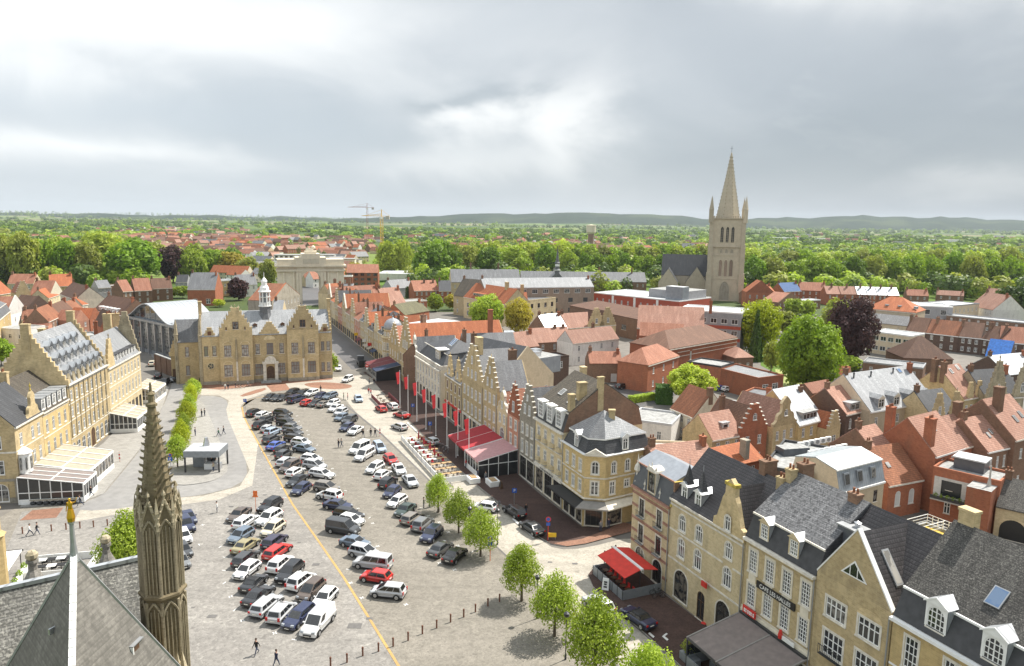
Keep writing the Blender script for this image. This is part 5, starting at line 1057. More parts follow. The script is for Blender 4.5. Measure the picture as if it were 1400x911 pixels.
for x in(-2.4,2.4):q=MB(); q.slab_xz(step_outline(3.4,7.35,12.2,5,.5),-.1,.4,'yellow_brick'); go=q.build('stepped_gable',g.root,(x,0,0)); window(go,0,8.0,.7,1.6,y=-.215); finial(go,0,.15,12.2,.6,'gothic_light')
g=hp('pink tiled house with two skylights and two small stepped dormers',(1318,546),(1346,541),8.6,(1268,504),.95,wall='yellow_brick',roof='pink_tile',rows=w2(8.6,4),skys=[(-1,4.5,dict(gl='veil_glass',fr='white_frame')),(2,5,dict(gl='veil_glass',fr='white_frame'))],chims=[(-3.4,5,11,15.6,dict(w=1.,d=.9)),(-4.2,6.5,11,16,dict(w=1.2,d=.9))])
for x in(-1.5,1.7):q=MB(); q.slab_xz(step_outline(2.2,8.5,12.,4,.5),-.1,.4,'yellow_brick'); go=q.build('stepped_gable',g.root,(x,0,0)); finial(go,0,.15,12.,.5,'gothic_light')
g=hp('ornate twin gabled stone house with dark roof near the blue tarpaulin',(1349,546),(1400,542),8.6,None,D=10,rh=5.,wall='gothic_light',roof='dark_slate',rows=w2(8.6,5))
for x,s in((-2.6,1.15),(4.2,.9)):q=MB(); q.slab_xz(step_outline(5.0*s,8.5,8.5+7*s,7,.5),-.15,.4,'gothic_light'); go=q.build('stepped_gable',g.root,(x,0,0)); finial(go,0,.15,8.5+7*s,1.,'gothic_light'); window(go,0,9.6,.9,2.2,y=-.26,**AR)
g=hp('orange red old tiled house with dark chimney in the garden courtyard',(917,558),(948,571),5.2,(948,528),1.1,wall='cream_wall',roof='old_tile',rows=w2(5.2,3),chims=[(3.6,4,7.5,11,dict(w=.9,d=1.,m='brown_brick',pots=0))])
hp('pale terracotta long roof behind the banded corner house',(905,650),(985,640),8.6,(1003,598),.7,wall='brown_brick',roof='pink_tile',trim=None)
hp('bright orange low roof beside the dark roofed plant deck',(990,640),(1044,628),6.,(1040,600),.6,wall='red_brick',roof='orange_tile',trim=None,chims=[(1.,1.,6,9.6,dict(w=.9,d=1.3,m='grey_stone',pots=0))])
g=hp('flat roofed dark panelled building carrying rows of white cooling units',(1043,640),(1110,652),9.5,None,D=15,rh=0,kind='flat',wall='dark_brick',roof='flat_roof',gm='charcoal',trim=None); PLANT=g
hp('small brown brick flat roofed annex beside the plant deck',(1040,664),(1082,676),7.2,None,D=4.5,rh=0,kind='flat',wall='dark_brick',roof='flat_white',trim=None)
g=hp('beige rendered house with standing seam zinc roof and zinc mansard windows',(1147,674),(1209,657),8.2,None,D=8.0,rh=3.7,kind='mans',wall='beige_wall',roof='zinc',gm='zinc_dark',mh=2.9,mb_=.7,rows=[(5.4,.9,1.7,[.82],dict(fr='dark_frame',nx=1)),(2,.9,1.7,[.82],dict(fr='dark_frame',nx=1))],side=[('l',2.2,5.8,2.0,2.2,dict(fr='dark_frame',nx=2,ny=1))],trim='white_paint')
for x in(-3.2,-.4,2.6):b=MB(); b.box(-.6,-.1,0,.6,.25,1.7,'zinc_dark'); b.box(-.42,-.13,.15,.42,-.105,1.5,'glass'); b.build('mansard_window',g.root,(x,.1,8.9),(R(-10),0,0))
g=hp('terracotta house with white arched door panel behind the zinc roof',(1203,629),(1230,622),7.6,(1158,589),.85,wall='brown_brick',roof='pink_tile',rows=[(4.6,1.,1.7,[.4],dict(gl='blind',nx=1,ny=1))],trim='white_paint')
g=hp('red brick house with brown shadowed tile roof and two white blind windows',(1215,664),(1262,655),5.4,(1232,606),.9,wall='red_brick',roof='old_tile',rows=[(1.8,1.2,2.4,[.3,.7],dict(arch=True,gl='blind',nx=1,ny=1))],skys=[(-1.5,2.0,dict(w=.7,l=.9,gl='veil_glass'))])
g=hp('tall red brick house with pink roof and big clustered chimneys',(1279,624),(1318,612),9.0,(1254,569),1.,wall='red_brick',roof='pink_tile',rows=[(6.4,.7,1.8,[.25,.6],CR)],trim='white_paint',chims=[(-3.6,1.6,9,14.6,dict(w=1.1,d=1.3,m='red_brick',pots=3)),(-3.6,8,9,15,dict(w=1.0,d=1.2,m='red_brick',pots=3))],skys=[(0.,2.6,dict(w=.6,l=.8,gl='veil_glass'))])
hp('pink roofed brick house next to the tall clustered chimneys',(1318,612),(1340,606),8.6,(1307,566),.95,wall='red_brick',roof='pink_tile',chims=[(2.2,4.,11,14.8,dict(w=1.4,d=1.0,m='brown_brick',pots=0))])
hp('pink roofed house with white verge before the dark gable',(1350,618),(1381,611),8.2,(1318,573),.9,wall='brown_brick',roof='pink_tile',rows=[(5,.7,2.,3,CR)],skys=[(0,1.6,dict(w=.6,l=1.,gl='veil_glass')),(1.2,2,dict(w=.6,l=1.,gl='veil_glass'))],trim='white_paint')
hp('large pink roofed house with dark brick flank and two skylights at the picture edge',(1388,602),(1425,592),9.6,(1345,547),.95,wall='brown_brick',roof='pink_tile',chims=[(-2.4,4.2,12,17.5,dict(w=1.4,d=1.2,m='brown_brick',pots=0))],skys=[(0,2.,dict(w=.8,l=1.3,gl='veil_glass')),(2.4,2.4,dict(w=.8,l=1.3,gl='veil_glass'))])
g=hp('red brick terrace building with white courtyard and planted balcony',(1276,641),(1368,662),7.6,None,D=6,rh=0,kind='flat',wall='red_brick',roof='flat_roof',trim=None)
b=MB(); b.box(-g.W/2+2,2.5,7.6,-g.W/2+6,5.6,9.4,'dark_lead'); b.box(-g.W/2+1.8,2.3,9.4,-g.W/2+6.2,5.8,9.6,'flat_white'); b.build('upper_storey',g.root);
b=MB(); b.box(-g.W/2+.3,-.03,3.6,-g.W/2+6.2,-.004,6.6,'white_wall'); b.box(-g.W/2+1.3,-.05,3.8,-g.W/2+4,-.032,6.2,'shop_glass'); b.box(-g.W/2+.3,-1.4,3.3,-g.W/2+6.2,-.035,3.5,'concrete'); b.build('balcony',g.root)
b=MB(); b.box(-g.W/2+.3,-1.4,3.5,-g.W/2+6.2,-1.2,4.0,'dark_metal'); b.build('planter_box',g.root); BALC=(g.root,g.W)
b=MB(); b.box(1.0,-3.4,0,g.W/2-.3,-.01,7.2,'red_brick','flat_roof'); b.lathe(g.W/2-1.2,-.9,[(.3,7.2),(.12,8.6),(.12,10.2)],8,'concrete'); b.build('stair_block',g.root)
g=hp('dark ridged roof outbuilding with arched garage opening at the picture edge',(1362,692),(1425,706),4.6,None,D=8,rh=3.2,wall='pale_brick',roof='lichen_tile',trim=None,rows=[(0.05,3.2,3.0,[.42],dict(arch=True,nx=1,ny=1,fr='black',gl='black'))])
g=hp('flat roofed annex with orange timber deck and white tubular railing',(1222,730),(1312,768),7.5,None,D=6,rh=0,kind='flat',wall='yellow_brick',roof='mustard',gm='flat_roof',trim=None)
b=MB(); W=g.W
for i in range(12):
 x=-W/2+.3+i*(W-.6)/11
 for y in(.3,5.7):b.tube((x,y,7.9),(x,y,9.1),.04,'white_paint',6)
for y in(.3,5.7):
 for z in(8.3,8.7,9.1):b.tube((-W/2+.3,y,z),(W/2-.3,y,z),.035,'white_paint',6)
for x in(-W/2+.3,W/2-.3,-W/2+2.5):
 for z in(8.3,8.7,9.1):b.tube((x,.3,z),(x,5.7,z),.035,'white_paint',6)
b.build('railing',g.root); deck=g
# red brick school complex and behind
g=hp('red brick gabled school with cream bands, white windows and pink roof',(871,448),(963,452),11.5,(905,419),.95,wall='red_brick',roof='pink_tile',trim='white_stone',rows=[(8.4,1.6,1.8,[.08,.22],dict(nx=3)),(4.6,1.6,2.,[.08,.22],dict(nx=3))],band=(11.0,7.6,7.2),chims=[(12,6,16,20,dict(m='red_brick'))])
for y in(.3,.7):
 for z in(8.4,4.8,1.2):window(g.root,-g.W/2-.115,z,2.2,1.9,y=g.D*y,rz=-math.pi/2,nx=3,ny=2)
window(g.root,-g.W/2-.115,12.6,1.8,1.7,y=g.D*.5,rz=-math.pi/2,nx=2,ny=2)
b=MB()
for z in(7.2,11.):b.box(-g.W/2-.06,0,z,-g.W/2-.004,g.D,z+.35,'white_stone')
b.build('string_course',g.root)
b=MB(); b.box(0,0,0,13,8,10.2,'red_brick'); b.box(-.05,-.06,7.3,13.05,-.004,7.6,'white_stone'); b.box(-.05,-.06,9.2,13.05,-.004,9.5,'white_stone'); o=b.build('wing',g.root,(-g.W/2+1,-8.02,0))
for x,z in((3,5.0),(6,5.0),(3,1.5),(6,1.5),(9,8.0)):window(o,x,z,1.3,1.8,y=-.115)
b=MB(); gable_roof(b,13,8,10.2,3.4,'terracotta','red_brick',.1); b.build('wing_roof',o,(6.5,0,0))
hp('red brick villa with hipped roof beside the school parking yard',(886,500),(928,487),7.2,None,D=9,rh=3.6,kind='hip',wall='red_brick',roof='terracotta',rows=w2(7.2,3),trim='white_stone')
g=hp('red brick hall with brown hipped roof and blank brick end wall',(915,478),(1008,462),9.0,None,D=14,rh=4.,kind='hip',wall='red_brick',roof='brown_tile',rows=[(5,.8,2.4,[.1,.3],CR)],band=(7.6,6.4),trim='white_stone')
hp('round ended low brick chapel with two white shuttered windows',(940,496),(986,503),6.0,None,D=8,rh=0,kind='flat',wall='red_brick',roof='flat_roof',gm='dark_metal',rows=[(1.8,1.6,2.6,[.3,.6],dict(gl='blind',nx=1,ny=1))],trim=None)
hp('long low brick wing with grey flat roof and white rendered end',(974,503),(1037,519),5.4,None,D=9,rh=0,kind='flat',wall='red_brick',roof='pale_slate',gm='red_brick',rows=[(.3,1.6,3.0,[.1],dict(gl='blind',nx=1,ny=1))],trim=None,side=[('r',2.5,2.4,2.,1.5),('r',6.,2.4,2.,1.5)])
hp('small hip roofed brick store behind the conifer',(1005,490),(1030,489),4.6,None,D=8,rh=2.6,kind='hip',wall='brown_brick',roof='pink_tile',trim=None)
hp('white and brick cottage with terracotta roof behind the big beige gable',(783,470),(846,463),7.0,(779,452),.9,wall='white_wall',roof='pink_tile',rows=w2(7,4),chims=[(2,4,9,12)])
hp('brown brick annex with terracotta roof beside the garages',(806,497),(851,497),5.4,None,D=7,rh=2.6,wall='brown_brick',roof='terracotta',rows=[(.3,1.6,2.2,[.75],dict(gl='blind',nx=1,ny=1))],trim=None)
hp('pink roofed brick garages with skylight beside the parked cars',(850,508),(889,505),3.6,(856,494),.7,wall='red_brick',roof='pink_tile',rows=[(.1,2.4,2.3,[.3,.75],dict(gl='dark_wood',fr='brown_frame'))],trim=None,skys=[(-.5,1.4,dict(w=1.,l=1.2,gl='veil_glass'))])
g=hp('pink roofed house with twin stepped yellow gables behind the cottage',(776,449),(842,444),6.4,(774,429),.95,wall='yellow_brick',roof='pink_tile',rows=w2(6.4,4))
for x in(.08,.32):q=MB(); q.slab_xz(step_outline(7.5,6.3,13.0,7,.8),-.2,.5,'yellow_brick'); go=q.build('stepped_gable',g.root,(g.W*(x-.0),0,0)); window(go,0,7.4,1.,1.8,y=-.315); q=MB(); q.slab_xz([(3.3,6.4),(0,11.6),(-3.3,6.4)],.51,7,'brown_tile'); q.build('gable_roof',g.root,(g.W*x,0,0))
hp('house with pale metal roof beside the twin stepped gables',(747,452),(776,449),6.4,(752,430),.95,wall='brown_brick',roof='zinc_white',trim=None)
hp('broad terracotta roof house behind the grey gable deck',(733,469),(783,466),6.2,(738,449),.9,wall='brown_brick',roof='pink_tile',trim=None,chims=[(2,4,8,11),(5,4,8,11)])
hp('terracotta roof house with dark flank beside the big willow green tree',(695,478),(737,473),6.4,(694,456),.95,wall='brown_brick',roof='pink_tile',trim=None)
hp('white fronted brown roof cottage above the dark rooftop stairs',(740,492),(778,488),7.6,None,D=6,rh=0,kind='flat',wall='dark_brick',roof='dark_slate',gm='dark_brick',rows=[(4.8,1.2,1.8,[.7],CR)],trim=None)
g=hp('beige gabled house with dark slate roof and zinc deck behind the step gables',(683,524),(757,511),11.0,None,D=16,rh=6.6,kind='front',wall='beige_wall',roof='dark_slate',gable='tri',gtop=17.9,gthick=.3,trim=None)
b=MB(); b.box(g.W/2-5,1.0,11,g.W/2+3.0,15,14.6,'zinc_dark','flat_roof'); b.box(g.W/2-3,3,14.6,g.W/2-1,5,15.6,'steel'); b.box(g.W/2,6,14.6,g.W/2+2,8,15.4,'grey_metal'); b.box(g.W/2-2,10,14.6,g.W/2+1,12,15.3,'white_paint'); b.build('roof_plant',g.root)
hp('large grey roofed building with tall red chimney behind the step gables',(634,478),(706,476),11.0,(628,457),.9,wall='brown_brick',roof='slate',trim=None,chims=[(1,5,14,20.6,dict(w=1.2,d=1.1,m='red_brick',pots=0))])
g=hp('flat white roofed mansard building with round grey dormers',(606,464),(655,455),9.4,None,D=17,rh=3.2,kind='mans',wall='pale_brick',roof='flat_white',gm='slate',mh=2.9,mb_=.9,kr='hip',rows=w2(9.4,4),chims=[(-6,10,12,15.5,dict(w=1.6,d=1.))])
for x in(-3,2.8):dormer(g.root,x,.1,9.7,1.6,2.0,3,kind='a',wall='white_paint',roof='slate',arch=True)
hp('long white flat roof between the dome and the orange roof',(536,448),(607,452),10.5,None,D=15,rh=0,kind='flat',wall='pale_brick',roof='flat_white',gm='white_paint',trim=None)
hp('white metal roofed store beside the green tree',(655,466),(713,464),7,None,D=10,rh=1.2,kind='shed',wall='grey_wall',roof='zinc_white',trim=None)
g=hp('small brown and orange roofs with chimneys behind the white corner house',(576,488),(610,478),9.2,(572,470),1.,wall='brown_brick',roof='brown_tile',trim=None,chims=[(1,3,12,15)])
hp('moss roofed low house with red gable in the courtyard before the white flat roof',(553,431),(587,425),5.0,(556,414),.7,wall='red_brick',roof='moss_tile',trim=None)
hp('long terracotta roofed house with stepped end gable beyond the narrow street',(475,420),(527,416),7.4,(474,392),1.1,wall='yellow_brick',roof='terracotta',trim=None)
hp('pink terracotta roof next to the stepped end gable and conifer',(528,418),(556,416),7.0,(528,394),.95,wall='yellow_brick',roof='pink_tile',trim=None)
hp('flat roofed red brick hall with pale edge beside the conifer',(536,415),(584,412),5.6,None,D=9,rh=0,kind='flat',wall='red_brick',roof='flat_roof',gm='white_stone',trim=None)
hp('red brick terrace with terracotta roof beside the lawn, left part',(566,398),(600,397),6.4,(567,384),.9,wall='red_brick',roof='terracotta',rows=w2(6.4,5),chims=[(0,4,9,12),(5,4,9,12)])
hp('red brick terrace with grey end roof and white dormer beside the lawn',(600,398),(617,398),6.4,(602,384),.9,wall='red_brick',roof='dark_slate',rows=w2(6.4,2))
hp('grey slate cottage roof at the corner of the lawn',(536,395),(566,393),5.4,(537,383),.9,wall='grey_wall',roof='slate',trim=None)
hp('long grey slate roofed convent wing behind the orange roof',(617,386),(712,386),9.0,(616,368.5),.95,wall='pale_brick',roof='slate',trim=None,chims=[(-8,8,14,19),(8,8,14,19)])
hp('long school building with grey roof above a band of white windows',(662,394),(812,392),14.,(662,381),.6,wall='taupe_brick',roof='pale_slate',rows=[(11.2,2.6,1.9,10,dict(nx=3,ny=1)),(7,2.2,2.0,7,dict(nx=3,ny=1,fr='dark_frame')),(2.4,2.2,2.,7,dict(nx=3,ny=1,fr='dark_frame'))],trim='white_paint')
hp('dark tall roofed wing with gable behind the orange roof',(620,404),(650,407),9,(630,381),1.1,wall='pale_brick',roof='brown_slate',trim=None)
g=hp('orange tiled convent house with wide roof dormer behind green tree',(634,406),(690,416),9.4,(648,387),.9,wall='pale_brick',roof='orange_tile',rows=[(5,1.6,2.2,5,CR),(1.4,1.6,2.2,5,CR)],chims=[(9,6,13,17.8,dict(w=1.5,d=1.2,m='yellow_brick',pots=0))],dorms=[(-5.5,1.2,10.4,9.5,1.4,dict(kind='f',wall='pale_brick',roof='orange_tile',nx=6,ny=1))])
hp('small orange roof attached to the convent house with gold leafed tree',(690,414),(722,414),8.4,(694,400),.9,wall='pale_brick',roof='orange_tile',trim=None,chims=[(3,4,11,16,dict(w=1.4,d=1.2,m='yellow_brick',pots=0))])
hp('flat roofed tan school block with dark paired windows',(722,412),(760,408),9.4,None,D=14,rh=0,kind='flat',wall='pale_brick',roof='slate',rows=[(6,1.6,2.0,4,dict(nx=2,fr='dark_frame')),(1.6,1.6,2.0,4,dict(nx=2,fr='dark_frame'))],trim=None)
hp('long grey roof range with bell turret chapel behind the school',(712,384),(884,386),8,(714,371),.8,wall='brown_brick',roof='slate',trim=None,chims=[(10,6,12,16),(30,6,12,16)])
hp('low brick workshop with brown sloping roof before the red panelled hall',(779,418),(871,437),8.,None,D=14,rh=1.6,kind='shed',wall='brown_brick',roof='brown_tile',rows=[(3,3,2,3,dict(nx=3,fr='dark_frame'))],trim=None)
g=hp('modern red panelled sports hall with white roof edge',(812,401),(929,413),10.5,None,D=26,rh=0,kind='flat',wall='red_panel',roof='flat_white',gm='white_paint',trim=None)
b=MB()
for t in(-.26,0,.26):b.box(g.W*t-.6,-.06,0,g.W*t+.6,-.004,10.3,'white_wall')
b.build('pilasters',g.root); b=MB(); b.box(2,8,10.6,g.W/2-2,25,14.2,'grey_wall','flat_roof'); b.build('roof_storey',g.root); b=MB(); b.box(g.W/2-9,3,10.6,g.W/2-.5,7.9,16.5,'zinc_dark','flat_white'); b.build('lift_tower',g.root)
g=hp('white roofed school block with grey top storey and red bands before the church',(926,424),(1014,430),14.5,None,D=16,rh=0,kind='flat',wall='grey_wall',roof='flat_white',gm='white_paint',rows=[(11.,2.,1.6,6,dict(nx=2,ny=1)),(7.2,2.,1.6,6,dict(nx=2,ny=1)),(3,2.,1.6,6,dict(nx=2,ny=1))],trim=None)
b=MB()
for z in(9.2,5.2,1.2):b.box(-g.W/2,-.05,z,g.W/2,-.004,z+1.1,'red_panel')
for z in(6.9,):b.box(-g.W/2,-.04,z-.5,g.W/2,-.006,z+2.2,'white_wall')if False else None
b.build('red_bands',g.root)
p=at(761,388,10); o=empty('chapel',(*p,0),0,'small chapel with slender white and slate bell turret before the tree belt','chapel')
b=MB(); b.box(-6,-4,0,6,10,10,'pale_brick'); b.build('wall',o); b=MB(); b.slab_xz([(6.2,10),(0,17),(-6.2,10)],-4.2,10.2,'slate'); b.build('roof',o)
b=MB(); b.lathe(0,-2,[(1.3,12),(1.3,17.5),(1.7,17.8),(1.2,18.2),(1.1,21),(1.6,21.3),(1.0,22),(.0,30)],8,'slate'); b.lathe(0,-2,[(1.35,17.2),(1.75,17.4),(1.75,17.7),(1.35,17.8)],8,'white_paint'); b.lathe(0,-2,[(1.15,18.4),(1.15,20.8)],8,'white_paint'); b.build('bell_turret',o)
# right far side (near the rampart trees)
hp('red brick house with big orange roof right beside the church tower',(1020,400),(1060,401),8,None,D=11,rh=6,kind='front',wall='red_brick',roof='orange_tile',gable='tri',gtop=14.5,trim=None)
hp('two low orange roofed cottages below the church tower',(1030,403),(1060,400),5.4,(1034,391),.9,wall='brown_brick',roof='orange_tile',trim=None)
hp('cottage with solar panels on its whole roof beyond the garden',(1072,399),(1096,398),5.6,(1071,387),.9,wall='red_brick',roof='solar',trim='white_paint')
hp('pinkish terrace house above the garden bushes, next to the solar roof',(1094,397),(1130,398),6.0,(1094,386),.9,wall='red_brick',roof='terracotta',trim=None)
for i,(x0,x1,c,lb)in enumerate(((1130,1150,'pink_tile','pink roofed terrace house, first along the rampart street'),(1150,1172,'pink_tile','pink roofed terrace house with white skylights along the rampart street'),(1172,1186,'zinc_white','white roofed terrace house, first of four along the rampart street'),(1186,1200,'zinc_white','white roofed terrace house, second of four along the rampart street'),(1200,1214,'zinc_white','white roofed terrace house, third of four along the rampart street'),(1214,1230,'zinc_white','white roofed terrace house, last of four along the rampart street'))):
 hp(lb,(x0,402+i*.4),(x1-.3,402.3+i*.4),6.2,(x0,391.5+i*.4),.9,wall='red_brick',roof=c,trim=None,chims=[(0,3.6,9,11.6)],group='terrace by the rampart')
hp('terracotta gabled house in the middle of the garden trees',(1064,414),(1096,410),5.6,None,D=9,rh=4,kind='front',wall='brown_brick',roof='terracotta',gable='tri',gtop=10,trim=None)
hp('small white roofed garden house among the bushes',(1098,412),(1122,411),4.4,None,D=6,rh=0,kind='flat',wall='brown_brick',roof='flat_white',gm='white_paint',trim=None)
hp('large orange hipped roof hall with beige walls and roof hatches',(1183,422),(1252,428),8.6,None,D=15,rh=5.4,kind='hip',wall='beige_wall',roof='orange_tile',rows=[(5,1.4,1.6,6,CR)],trim='white_stone',dorms=[(x,2.0,10.0,1.2,.8,dict(kind='f',wall='grey_metal',roof='grey_metal',nx=1,ny=1))for x in(-2,3,9)])
hp('long low grey roofed wing before the orange hipped hall',(1184,440),(1248,447),4.6,None,D=12,rh=3.0,wall='beige_wall',roof='mottled_slate',trim=None)
hp('beige two storey flat block with four white window columns',(1192,454),(1246,461),7.4,None,D=10,rh=0,kind='flat',wall='beige_wall',roof='flat_white',gm='white_paint',rows=[(4.8,1.9,1.5,5,dict(nx=2,ny=1)),(1.4,1.9,1.5,5,dict(nx=2,ny=1))],trim=None)
for i,(x0,x1,y0,y1,rx,ry,c,lb)in enumerate(((1238,1266,452,455,1240,433,'brown_tile','dark brick row house nearest the beige block'),(1266,1311,455,460,1268,436,'old_tile','wide orange brown roofed row house with green plants'),(1311,1342,460,463,1314,440,'brown_tile','dark brick row house behind the brown hipped roof'),(1342,1366,463,467,1345,444,'brown_tile','dark brick row house just left of the blue tarpaulin'),(1366,1412,467,471,1368,446,'terracotta','dark brick row house behind the blue tarpaulin'))):
 hp(lb,(x0,y0),(x1-.4,y1),5.8,(rx,ry),.9,wall='dark_brick',roof=c,rows=w2(5.8,3),trim='white_paint',chims=[(-3,4,8,11.4,dict(w=.8,d=1.4))],group='dark brick row houses')
hp('white roofed building with grey clad front and two square windows',(1256,419),(1303,421),8.6,None,D=16,rh=0,kind='flat',wall='grey_wall',roof='flat_white',gm='white_paint',rows=[(5.2,2.4,2.2,2,dict(nx=1,ny=1)),(1.2,2.4,2.2,2,dict(nx=1,ny=1))],trim=None)
hp('beige flat roofed block with rows of small windows under the pink roofs',(1304,419),(1339,416),8.4,None,D=14,rh=0,kind='flat',wall='beige_wall',roof='flat_white',gm='pale_slate',rows=w2(8.4,6,.8),trim=None)
hp('long grey flat roof running to the picture edge behind the row houses',(1294,432),(1412,444),5.2,None,D=9,rh=0,kind='flat',wall='brown_brick',roof='pale_slate',gm='grey_metal',trim=None)
hp('pink roofed house cluster beside the dark round tree',(1326,418),(1358,424),6.6,(1330,397),.9,wall='white_wall',roof='pink_tile',trim=None)
hp('second pink roofed house before the rampart trees',(1346,404),(1372,406),6.6,(1346,394),.9,wall='brown_brick',roof='pink_tile',trim=None)
hp('low pink roofed house before the rampart trees near the white roofs',(1240,404),(1270,405),5.6,(1243,396),.9,wall='brown_brick',roof='terracotta',trim=None)
hp('long low pink roof right of the white roofed block',(1280,403),(1318,405),5.4,(1280,397),.9,wall='brown_brick',roof='pink_tile',trim=None)
hp('brown pyramid roofed brick house before the dark brick row',(1236,490),(1303,492),4.4,None,D=13,rh=6.0,kind='hip',wall='brown_brick',roof='brown_tile',trim=None)
g=hp('house roof covered with a bright blue tarpaulin',(1347,486),(1380,490),4.4,(1356,464),1.1,wall='dark_brick',roof='blue_tarp',trim=None)
hp('barn with pale sheet roof and dark timber flank by the tarpaulin',(1378,513),(1425,508),6.0,(1352,487),.7,wall='dark_brick',roof='zinc_white',trim=None)
hp('long black roofed shed behind the twin step gables',(1272,516),(1345,526),6.6,None,D=9,rh=1.6,kind='shed',wall='dark_brick',roof='dark_slate',trim=None)
hp('long low flat grey roof with white skylights below the dark purple tree',(1180,496),(1262,505),3.8,None,D=9,rh=0,kind='flat',wall='brown_brick',roof='pale_slate',gm='grey_metal',trim=None)
hp('small orange garden roof beside the big green tree',(1143,512),(1160,514),3.4,(1146,500),.9,wall='brown_brick',roof='orange_tile',trim=None)
hp('low terracotta garden roofs before the hedge',(1110,538),(1140,532),4.2,(1118,522),.8,wall='brown_brick',roof='terracotta',trim=None)
hp('brick flat roof block with chimneys above the courtyard',(1012,540),(1060,548),6.2,None,D=8,rh=0,kind='flat',wall='red_brick',roof='slate',gm='red_brick',trim=None,chims=[(2,1,6,8.6,dict(m='red_brick')),(5,1,6,8.8,dict(m='red_brick'))])
hp('flat grey annex roof beside the old orange roof',(978,560),(1014,566),4.0,None,D=9,rh=0,kind='flat',wall='brown_brick',roof='pale_slate',gm='flat_white',trim=None)
hp('low flat roofs with pale beams behind the dark gable',(858,575),(918,583),4.4,None,D=10,rh=0,kind='flat',wall='white_wall',roof='flat_roof',gm='flat_white',trim=None)
hp('pale rendered terrace wall house between the grey corner roof and pink roof',(885,620),(950,622),6.4,None,D=6,rh=0,kind='flat',wall='beige_wall',roof='concrete',gm='beige_wall',trim=None)
